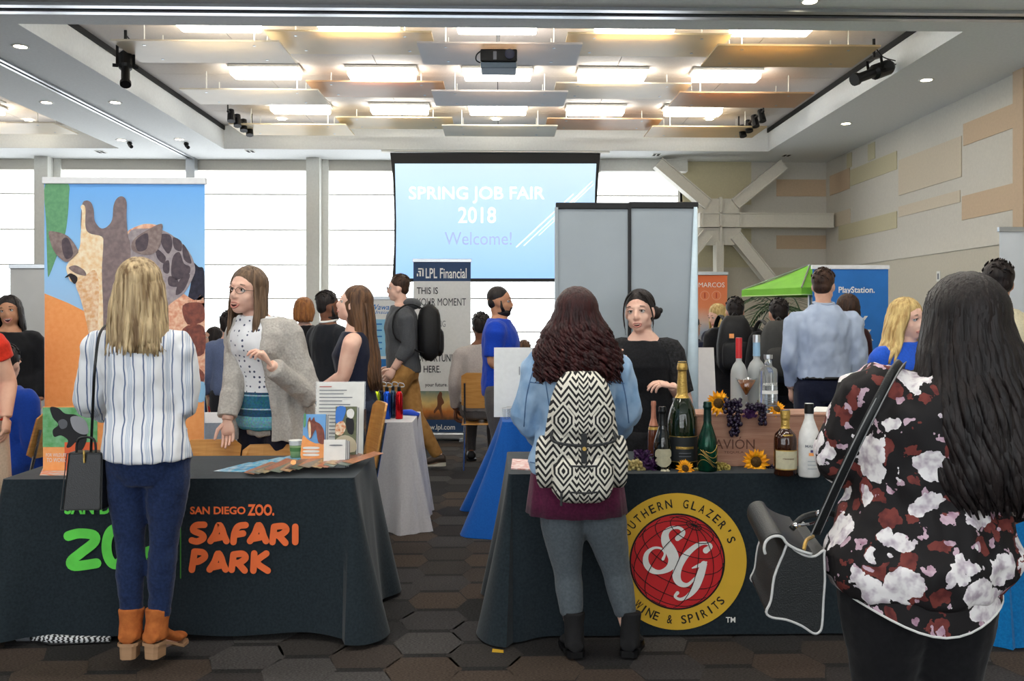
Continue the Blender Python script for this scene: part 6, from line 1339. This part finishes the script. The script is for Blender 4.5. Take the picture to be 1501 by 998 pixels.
# ---------------------------------------------------------------- 5 woman in floral shirt, nearest the camera
def floral(name):
    m = mat(name, (26, 22, 24), .75, bump=.3, bscale=10); nt = m.node_tree; b_ = nt.nodes['Principled BSDF']; tc = nd(nt, 'ShaderNodeTexCoord'); no = nd(nt, 'ShaderNodeTexNoise'); no.inputs['Scale'].default_value = 16; no.inputs['Detail'].default_value = 4; nt.links.new(tc.outputs['Object'], no.inputs['Vector'])
    ad = nd(nt, 'ShaderNodeMix', data_type='VECTOR'); ad.inputs[0].default_value = .10; nt.links.new(tc.outputs['Object'], ad.inputs[4]); nt.links.new(no.outputs[1], ad.inputs[5])
    cur = None
    for sc, thr, c0, c1, off_ in ((15, .36, (120, 56, 50), (86, 36, 36), 3.1), (21, .25, (206, 178, 192), (160, 120, 140), 7.7), (10.5, .45, (244, 240, 240), (186, 172, 184), 0)):
        mp = nd(nt, 'ShaderNodeMapping'); mp.inputs['Location'].default_value = (off_, off_*.7, off_*.3); nt.links.new(ad.outputs[1], mp.inputs[0]); vo = nd(nt, 'ShaderNodeTexVoronoi'); vo.inputs['Scale'].default_value = sc; nt.links.new(mp.outputs[0], vo.inputs['Vector'])
        lt = nd(nt, 'ShaderNodeMath', operation='LESS_THAN'); lt.inputs[1].default_value = thr; nt.links.new(vo.outputs[0], lt.inputs[0])
        inn = nd(nt, 'ShaderNodeMix', data_type='RGBA'); inn.inputs[6].default_value = lin(c0); inn.inputs[7].default_value = lin(c1); n2 = nd(nt, 'ShaderNodeTexNoise'); n2.inputs['Scale'].default_value = 40; nt.links.new(tc.outputs['Object'], n2.inputs['Vector']); mr = nd(nt, 'ShaderNodeMapRange'); mr.inputs[1].default_value = .45; mr.inputs[2].default_value = .7; nt.links.new(n2.outputs[0], mr.inputs[0]); nt.links.new(mr.outputs[0], inn.inputs[0])
        mx = nd(nt, 'ShaderNodeMix', data_type='RGBA'); nt.links.new(lt.outputs[0], mx.inputs[0])
        if cur is None: mx.inputs[6].default_value = lin((24, 21, 23))
        else: nt.links.new(cur, mx.inputs[6])
        nt.links.new(inn.outputs[2], mx.inputs[7]); cur = mx.outputs[2]
    nt.links.new(cur, b_.inputs['Base Color']); return m
f = Fig('woman in black floral shirt with long black hair, nearest the camera', 1345, 2.45, 408, 178, 'tan', 'w', 1.3, lean=[(0, 0, 0), (.5, 0, 0), (.8, -.055, .0), (.86, -.10, .0), (1, -.165, .01)], vox=.0085, bvox=.012, hip=1.0, hk=1.04)
f.sh = [q+V(0, 0, .028) for q in f.sh]; f.elb = [f.px(1232, 662, .06), f.px(1500, 700, .06)]; f.wri = [f.px(1262, 690, .3), f.px(1492, 742, .3)]
f.body(); f.face()
f.trousers(cloth('black_trousers', (18, 18, 21), (24, 24, 27)), .6, .010); f.shoes(M_black)
f.garment('floral_shirt', floral('floral_print'), .47, .838, 1.8, .040, flare=.012, wr=.02, sl_inf=.03, cuff=.006, vox=.0078, seed=5)
hz = .47*f.h; mb = MB(); rr = []
for u in (0, .35, .7, 1):
    ring = []
    for p in f.torso(.47, .5, .042+.004*u, n=40)[0]:
        d = (p-f.P(0, 0, hz)); fr = abs(d.dot(f.fwd))/(d.length+1e-6); ring.append(V(p.x, p.y, hz+.03-(.03+.075*fr**2)*u))
    rr.append(ring)
mb.rings(rr, cap=False); mb.build('shirt_tail', MATS['floral_print'], f.t, smooth=True)
MB().tube([q for q in rr[-1]]+[rr[-1][0]], .003, 5).build('hem_piping', M_paper, f.t)
f.long_hair(HAIR['floralblack'], .50, [(0, .098, .105, .0, 0), (.2, .125, .112, .02, -.005), (.5, .165, .115, .055, -.01), (.8, .16, .105, .075, -.03), (1, .125, .08, .085, -.04)], n=330, phi0=58, r0=.012, wave=.010, wf=1.7, seed=11, ragged=.2, capsc=1.1)
# her shoulder bag
M_bag = mat('black_grained_leather', (30, 33, 34), .42, spec=.45, bump=.25, bscale=260); YQ = 2.45; t = thing('shoulder_bag', 'black leather shoulder bag with white piping on the floral shirt woman', 'handbag', U(1185, 925, YQ)); M_pip = plain('white_piping', (206, 206, 204), .5)
def side_poly(pts, y): return [U(a, b_, YQ)+V(0, y, 0) for a, b_ in pts]
end = [(1155, 797), (1148, 812), (1135, 845), (1130, 880), (1123, 897), (1132, 905), (1152, 908), (1175, 917), (1192, 928), (1201, 926), (1205, 915), (1207, 880), (1209, 850), (1208, 815), (1208, 806), (1195, 815), (1180, 814), (1165, 806)]
es = smooth_curve([V(a, b_, 0) for a, b_ in end], 3); A0 = [U(p.x, p.y, YQ-.02) for p in es]; A1 = [U(p.x, p.y, YQ-.02)+V(.03, .26, .015) for p in es]
mb = MB(); mb.rings([A0, [(p+q)/2+V(0, 0, .0) for p, q in zip(A0, A1)], A1]); mb.build('body', M_bag, t, auto=True)
MB().tube(A0+[A0[0]], .0035, 6).build('piping', M_pip, t, smooth=True); MB().tube(A1+[A1[0]], .0035, 6).build('piping', M_pip, t, smooth=True)
flp = smooth_curve([V(*q, 0) for q in ((1122, 812), (1120, 803), (1124, 792), (1134, 786), (1146, 787), (1154, 797), (1170, 806), (1190, 812))], 4, False); F0 = [U(p.x, p.y, YQ-.03) for p in flp]; F1 = [p+V(.03, .28, .03) for p in F0]; mb = MB()
for a, b_, c_, d in zip(F0, F0[1:], F1, F1[1:]): mb.add([a, b_, d, c_, a+V(0, 0, .007), b_+V(0, 0, .007), d+V(0, 0, .007), c_+V(0, 0, .007)], [(0, 1, 2, 3), (7, 6, 5, 4), (0, 4, 5, 1), (3, 2, 6, 7)])
mb.build('flap', M_bag, t); MB().tube(F0, .004, 6).build('flap_piping', M_pip, t, smooth=True)
MB().tube(smooth_curve([U(1178, 806, YQ-.03), U(1182, 792, YQ), U(1192, 786, YQ+.06)], 4, False), .005, 6).build('zip', M_gold, t)
for a, b_ in ((1166, 770), (1200, 752)): MB().ell(U(a, b_, YQ), (.008, .008, .008)).build('stud', M_chrome, t)
MB().tube(smooth_curve([U(1165, 770, YQ), U(1185, 768, YQ-.0), U(1212, 762, YQ+.05)], 4, False), .004, 6).build('buckle', M_chrome, t); MB().tube(smooth_curve([U(1160, 775, YQ+.05), U(1180, 757, YQ+.06), U(1215, 752, YQ+.08), U(1232, 760, YQ+.08)], 4, False), .009, 8).build('handle', M_bag, t, smooth=True)
sp_ = smooth_curve([U(1195, 782, YQ-.04), U(1225, 715, YQ-.10), U(1258, 645, YQ-.15), U(1290, 582, YQ-.155), U(1310, 545, YQ-.105), U(1320, 533, YQ-.03), U(1318, 541, YQ+.06), U(1304, 600, YQ+.12)], 6, False)
MB().tube(sp_, .014, 8, flat=.3, up=(0, 1, 0)).build('strap', M_bag, t, smooth=True)
for sg in (-1, 1): MB().tube([p+V(sg*.0125, -.004, sg*.004) for p in sp_], .0018, 5).build('strap_piping', plain('grey_piping', (140, 142, 142), .5), t)

# ================================================================== THE CROWD BEHIND
C_ = lambda n_, c: cloth(n_, c)
M_bk = C_('black_knit', (24, 24, 27)); M_nv = C_('navy_cotton', (30, 34, 54)); M_dj = C_('dark_jeans', (36, 44, 66)); M_dt = C_('dark_trousers', (34, 34, 40))
# laughing woman in black sweater
f = Fig('laughing dark-haired woman in black sweater at the left edge', 14, 7.4, 433, 14, 'tan', 'w', 1.25, look=12, roll=8, vox=.013); f.body(); f.face(HAIR['black'], mouth=.018, smile=True); f.garment('sweater', M_bk, .47, .825, 1.9, .02, wr=.01); f.trousers(M_dt); f.shoes(M_black)
f.long_hair(HAIR['black'], .2, [(0, .09, .095, 0, 0), (1, .11, .09, 0, 0)], n=110, phi0=62, core=False, seed=3, ragged=.3, r0=.013)
# woman in red shirt and beige skirt, cut by the frame
f = Fig('person in red shirt and beige skirt cut off by the left edge', -36, 5.15, 408, 150, 'light', 'w', 1.12, vox=.0095); f.elb[1] = f.px(12, 560, -.03); f.wri[1] = f.px(9, 612, -.10); f.hd[1] = V(.05, -.1, -1); f.pn[1] = V(-1, 0, 0); f.body(); f.face()
f.garment('red_shirt', C_('red_cotton', (214, 52, 32)), .535, .838, .42, .024, wr=.012); f.skirt(C_('beige_linen', (206, 186, 164)), .56, .28, .10, .02, 'skirt'); f.shoes(M_black)
f.long_hair(HAIR['brown'], .2, [(0, .09, .095, 0, 0), (1, .10, .08, .02, 0)], n=90, phi0=65, seed=4)
MB().tube([f.wri[1]+V(.012*math.cos(a), .012*math.sin(a), -.085) for a in [2*PI*j/12 for j in range(13)]], .002, 5).build('ring', M_gold, f.t)
# seated person in blue
f = Fig('seated person in blue shirt behind the animal sign', 0, 6.05, 506, 172, 'light', 'w', 1.1, seated=True, lean=[(0, 0, 0), (.5, 0, 0), (1, 0, .08)], vox=.013); f.body(); f.face(); f.garment('blue_shirt', C_('cobalt_cotton', (24, 66, 160)), .47, .838, 1.9, .022); f.trousers(M_dj, name='jeans'); f.shoes(M_black); f.short_hair(HAIR['black'], 1.04)
# far seated pair by the navy table
f = Fig('small seated woman in maroon top behind the navy table', 311, 10.9, 479, -25, 'light', 'w', 1.0, seated=True, look=-60, vox=.016); f.body(); f.face(); f.garment('maroon_top', C_('maroon_cotton', (96, 34, 36)), .47, .838, 1.9, .018); f.trousers(M_dj); f.shoes(M_black); f.long_hair(HAIR['dark'], .2, [(0, .09, .095, 0, 0), (1, .1, .08, .01, 0)], n=60, phi0=75, seed=6, r0=.014)
f = Fig('person in blue-grey shirt partly hidden behind the cardigan woman', 337, 8.3, 456, 180, 'light', 'm', 1.0, vox=.016); f.body(); f.face(); f.garment('shirt', C_('slate_shirt', (96, 108, 140)), .5, .838, 1.9, .018); f.trousers(M_dt); f.shoes(M_black); f.short_hair(HAIR['black'], 1.0)
# ginger-haired person, man in suit
f = Fig('ginger-haired person seen from behind between cardigan and column', 447, 8.9, 436, 165, 'fair', 'w', 1.0, vox=.015); f.body(); f.face(); f.garment('jacket', M_bk, .48, .838, 1.9, .02); f.trousers(M_dt); f.shoes(M_black); f.long_hair(HAIR['ginger'], .13, [(0, .092, .097, 0, 0), (1, .085, .075, .02, 0)], n=90, phi0=65, seed=7, r0=.013)
f = Fig('man in dark suit and white collar behind the navy top woman', 482, 7.9, 427, 135, 'brown', 'm', 1.02, look=115, vox=.014); f.body(); f.face(HAIR['black'], beard=HAIR['black']); f.garment('suit_jacket', C_('charcoal_suit', (32, 34, 40)), .47, .832, 1.93, .022, wr=.008); f.trousers(C_('charcoal_suit', (32, 34, 40))); f.shoes(M_black); f.short_hair(HAIR['black'], .98)
MB().tube([f.P(.062*math.cos(a), -.004+.066*math.sin(a), (.850+.006*math.sin(a))*f.h) for a in [2*PI*j/16 for j in range(17)]], .02, 8, flat=.5).build('shirt_collar', M_paper, f.t, smooth=True)
# woman in navy sleeveless top
f = Fig('long-haired woman in navy sleeveless top looking up to the left', 522, 5.85, 417, -92, 'fair', 'w', 1.08, look=-95, pitch=-14, lean=[(0, 0, 0), (.5, 0, 0), (.8, 0, .0), (1, 0, .03)], vox=.0095)
f.elb = [f.px(503, 552, -.16), f.px(508, 548, .16)]; f.wri = [f.px(472, 572, -.10), f.px(470, 570, .12)]; f.body(); f.face(HAIR['dark']); f.garment('sleeveless_top', M_nv, .47, .822, 0, .014, wr=.006); f.trousers(M_dj, name='jeans'); f.shoes(M_black)
f.long_hair(HAIR['lightbrown'], .56, [(0, .090, .096, .005, 0), (.3, .088, .085, .03, 0), (.7, .085, .07, .075, 0), (1, .07, .05, .11, 0)], n=190, phi0=78, r0=.010, seed=8, ragged=.15)
# man in grey hoodie with black backpack, walking left
f = Fig('man in grey hoodie and khaki trousers walking left with a backpack', 592, 8.95, 403, -78, 'fair', 'm', 1.08, look=-88, lean=[(0, 0, 0), (.5, 0, 0), (.85, 0, .03), (1, 0, .08)], vox=.011)
f.kne = [f.P(.1, .30, .29*f.h), f.P(-.09, -.14, .285*f.h)]; f.ank = [f.P(.1, .33, .05*f.h), f.px(622, 679, -.08)]; f.ank[1].z = .12; f.kne[1] = f.px(610, 620, -.06); f.fdir = [f.fwd, V(1, -.1, 0)*-1]
f.fdir[1] = V(-1, -.1, 0); f.ank[1] = f.px(642, 668, -.05); f.kne[1] = f.px(609, 612, -.06)
f.elb = [f.P(.22, -.03, .63*f.h), f.P(-.24, -.08, .635*f.h)]; f.wri = [f.P(.22, .12, .52*f.h), f.P(-.22, .10, .515*f.h)]
f.body(); f.face(HAIR['brown']); f.garment('hoodie', C_('grey_fleece', (84, 86, 90)), .495, .84, 1.6, .024, wr=.012, seed=2); f.trousers(mat('khaki_twill', (168, 124, 68), .85, c2=(150, 108, 56), scale=20, bump=.4, bscale=16), .56, .014, r_low=.06); f.shoes(mat('brown_shoe', (60, 48, 40), .6), plain('pale_sole', (200, 194, 180), .7), heel=.02); f.short_hair(HAIR['brown'], 1.0, tuft=50)
MB().ell(f.P(0, -.10, .85*f.h), (.13, .10, .06), (f.lat, f.fwd, V(0, 0, 1))).build('hood', MATS['grey_fleece'], f.t, smooth=True)
for sg in (-1, 1): MB().tube([f.H(sg*.033+.024*math.cos(a), .098, .004+.0165*math.sin(a)) for a in [2*PI*j/14 for j in range(15)]], .0025, 5).build('glasses_rim', M_wire, f.t)
MB().tube([f.H(-.057, .09, .008), f.H(-.082, -.01, .008)], .0025, 5).build('glasses_arm', M_wire, f.t)
def plain_pack(lb, c, ax, w, d, hh, m):
    t = thing('backpack', lb, 'backpack', c-V(0, 0, hh)); A, Bk = ax; mb = MB(); rr = []
    for k in range(11):
        v = -1+2*k/10; q = (1-abs(v)**4*.9)**.5 if abs(v) < 1 else .32; tw = 1-.22*max(0, v); rr.append([c+A*(w*tw*(.45+.55*q)*math.copysign(abs(math.cos(a))**.7, math.cos(a)))+Bk*(d*q*math.copysign(abs(math.sin(a))**.7, math.sin(a)))+V(0, 0, hh*v) for a in [2*PI*j/24 for j in range(24)]])
    mb.rings(rr); mb.build('main_body', m, t, smooth=True); mb = MB(); rr = []
    for k in range(9):
        v = -1+2*k/8; q = (1-abs(v)**4*.9)**.5 if abs(v) < 1 else .32; rr.append([c+Bk*d*.85+V(0, 0, -hh*.35)+A*(w*.78*(.5+.5*q)*math.cos(a))+Bk*(d*.45*q*math.sin(a))+V(0, 0, hh*.5*v) for a in [2*PI*j/20 for j in range(20)]])
    mb.rings(rr); mb.build('front_pocket', m, t, smooth=True)
    for sg in (-1, 1): MB().tube(smooth_curve([c+A*sg*w*.5-Bk*d*.7+V(0, 0, hh*.85), c+A*sg*w*.62-Bk*(d+.10)+V(0, 0, hh*1.0), c+A*sg*w*.75-Bk*(d+.24)+V(0, 0, hh*.6), c+A*sg*w*.8-Bk*(d+.22)+V(0, 0, -hh*.2), c+A*sg*w*.8-Bk*d*.6+V(0, 0, -hh*.75)], 4, False), .022, 8, flat=.35).build('shoulder_strap', m, t, smooth=True)
    MB().tube(smooth_curve([c+A*-.03+V(0, 0, hh*.95), c+V(0, 0, hh*1.1), c+A*.03+V(0, 0, hh*.95)], 4, False), .008, 6).build('grab_loop', m, t); return t
c = U(629, 487, 8.9); plain_pack('black backpack on the man in grey hoodie', c, (f.lat, -f.fwd), .15, .11, .27, mat('black_nylon', (22, 22, 24), .6, bump=.3, bscale=30))
# man in blue polo
f = Fig('bearded man in royal blue polo shirt standing by the blue table', 733, 7.6, 419, 82, 'tan', 'm', 1.12, look=88, vox=.012); f.elb = [f.P(.2, -.03, .64*f.h), f.P(-.21, -.03, .64*f.h)]; f.wri = [f.P(.12, .22, .58*f.h), f.P(-.12, .2, .58*f.h)]
f.body(); f.face(HAIR['black'], beard=HAIR['black']); f.garment('polo_shirt', C_('royal_blue_pique', (20, 64, 178)), .47, .842, .85, .024, wr=.01, sl_inf=.028); f.trousers(C_('grey_trousers', (92, 88, 88)), .58, .012); f.shoes(M_black); f.short_hair(HAIR['black'], .95, tuft=0)
# seated person with back to us, person behind board
f = Fig('seated person in grey-beige shirt beside the finance banner', 705, 8.95, 459, 180, 'brown', 'm', .95, seated=True, vox=.014); f.body(); f.face(); f.garment('shirt', C_('stone_shirt', (182, 172, 166)), .49, .838, 1.9, .02); f.trousers(C_('grey_trousers', (92, 88, 88))); f.shoes(M_black); f.short_hair(HAIR['black'], 1.04)
f = Fig('small seated person with light brown hair above the white board', 768, 11.5, 500, 0, 'light', 'w', 1.0, seated=True, vox=.018); f.body(); f.face(); f.garment('top', M_nv, .47, .838, 1.9, .018); f.trousers(M_dj); f.shoes(M_black); f.short_hair(HAIR['lightbrown'], 1.08)
# man in pale blue shirt
f = Fig('man in pale blue dress shirt and navy trousers with his back turned', 1207, 6.95, 394, 176, 'light', 'm', 1.08, look=150, vox=.0105); f.elb = [f.P(.265, -.04, .635*f.h), f.P(-.265, -.04, .635*f.h)]; f.wri = [f.P(.23, .06, .50*f.h), f.P(-.23, .06, .50*f.h)]
f.body(); f.face(); f.garment('dress_shirt', mat('pale_blue_shirting', (176, 190, 212), .8, c2=(164, 178, 202), scale=9, bump=.5, bscale=9), .545, .85, 1.9, .022, wr=.016, sl_inf=.014, vox=.0095, seed=7); f.trousers(M_nv, .59, .012); f.shoes(M_black); f.short_hair(HAIR['brown'], 1.0, tuft=60)
MB().tube([f.P(.066*math.cos(a), -.008+.068*math.sin(a), (.858+.006*math.sin(a))*f.h) for a in [2*PI*j/16 for j in range(17)]], .020, 8, flat=.5).build('collar', MATS['pale_blue_shirting'], f.t, smooth=True); MB().tube(f.torso(.548, .6, .012, n=24)[0]+[f.torso(.548, .6, .012, n=24)[0][0]], .014, 6).build('belt', M_black, f.t)
# two men in black with backs turned
f = Fig('man in black jacket with red collar by the orange banner', 1077, 8.5, 436, 175, 'light', 'm', 1.12, vox=.013); f.body(); f.face(); f.garment('jacket', C_('black_shell', (28, 27, 30)), .48, .842, 1.93, .03, wr=.012); f.trousers(M_dt); f.shoes(M_black); f.short_hair(HAIR['black'], 1.0)
MB().tube([f.P(.085*math.cos(a), -.02+.07*math.sin(a), (.853)*f.h) for a in [2*PI*j/16 for j in range(17)]], .022, 8).build('red_collar', C_('rust_red', (150, 48, 34)), f.t, smooth=True)
q = U(1077, 505, 8.2); plain_pack('black backpack with a small orange tag on the man in black jacket', q, (f.lat, -f.fwd), .16, .1, .26, mat('black_nylon', (22, 22, 24), .6)); MB().box(q+V(-.08, -.13, .06), q+V(-.04, -.12, .1)).build('tag', pm['orange'], bpy.data.objects[[o.name for o in bpy.data.objects if o.name.startswith('backpack')][-1]])
f = Fig('man in black top wearing a grey backpack beside the umbrella', 1141, 8.0, 438, 178, 'light', 'm', 1.05, vox=.013); f.body(); f.face(); f.garment('jacket', M_bk, .48, .842, 1.93, .024); f.trousers(M_dt); f.shoes(M_black); f.short_hair(HAIR['black'], 1.0)
plain_pack('dark grey backpack on the man beside the umbrella', U(1141, 515, 7.7), (f.lat, -f.fwd), .16, .1, .26, mat('grey_nylon', (62, 62, 60), .7))
# at the orange banner
f = Fig('blonde woman in dark top looking down at the orange banner', 1051, 9.7, 446, -60, 'fair', 'w', 1.0, look=-70, pitch=18, vox=.014); f.body(); f.face(); f.garment('jacket', M_nv, .48, .838, 1.93, .02); f.trousers(M_dt); f.shoes(M_black); f.long_hair(HAIR['palegold'], .3, [(0, .09, .095, 0, 0), (1, .1, .075, .0, 0)], n=90, phi0=62, core=False, seed=12, r0=.013)
f = Fig('person in dark navy clothes half hidden behind the grey banner', 1015, 9.4, 462, 120, 'light', 'w', 1.0, vox=.015); f.body(); f.face(); f.garment('jacket', M_nv, .48, .838, 1.93, .02); f.trousers(M_dt); f.shoes(M_black); f.short_hair(HAIR['dark'], 1.0)
# woman behind the pale blue shirt
f = Fig('brown-haired woman in dark red print behind the pale blue shirt', 1240, 7.75, 431, 200, 'light', 'w', 1.05, vox=.014); f.body(); f.face(); f.garment('top', C_('wine_print', (60, 28, 30)), .48, .838, 1.93, .024); f.trousers(M_dt); f.shoes(M_black); f.long_hair(HAIR['brown'], .16, [(0, .09, .095, 0, 0), (1, .09, .075, .01, 0)], n=80, phi0=70, seed=13, r0=.013)
# blonde woman in blue behind the floral shirt
f = Fig('blonde woman in bright blue top peering past the floral shirt', 1316, 5.35, 437, 20, 'fair', 'w', 1.05, look=34, pitch=4, lean=[(0, 0, 0), (.5, 0, 0), (1, .03, .06)], vox=.0095); f.body(); f.face(HAIR['greybrown'], mouth=0); f.garment('blue_top', C_('bright_blue_jersey', (40, 92, 206)), .47, .838, 1.9, .024); f.trousers(M_dj); f.shoes(M_black)
f.long_hair(HAIR['palegold'], .28, [(0, .095, .098, .0, 0), (.4, .112, .095, .015, -.01), (1, .15, .10, .03, -.05)], n=170, phi0=50, core=False, seed=14, r0=.011, ragged=.25)
f = Fig('dark-haired man whose head shows beside the blonde woman in blue', 1376, 7.2, 422, -25, 'light', 'm', 1.0, vox=.013); f.body(); f.face(HAIR['dark']); f.garment('shirt', C_('stone_shirt', (182, 172, 166)), .5, .842, 1.9, .02); f.trousers(M_dt); f.shoes(M_black); f.short_hair(HAIR['dark'], 1.0)
f = Fig('tall dark-haired person in cream shirt behind the floral shirt woman', 1462, 5.4, 383, 165, 'tan', 'm', 1.1, vox=.0105); f.body(); f.face(HAIR['dark']); f.garment('shirt', C_('cream_shirt', (222, 212, 180)), .49, .842, 1.9, .024); f.trousers(M_dt); f.shoes(M_black); f.short_hair(HAIR['dark'], 1.03, tuft=60)
bpy.data.scenes.remove(TMP)
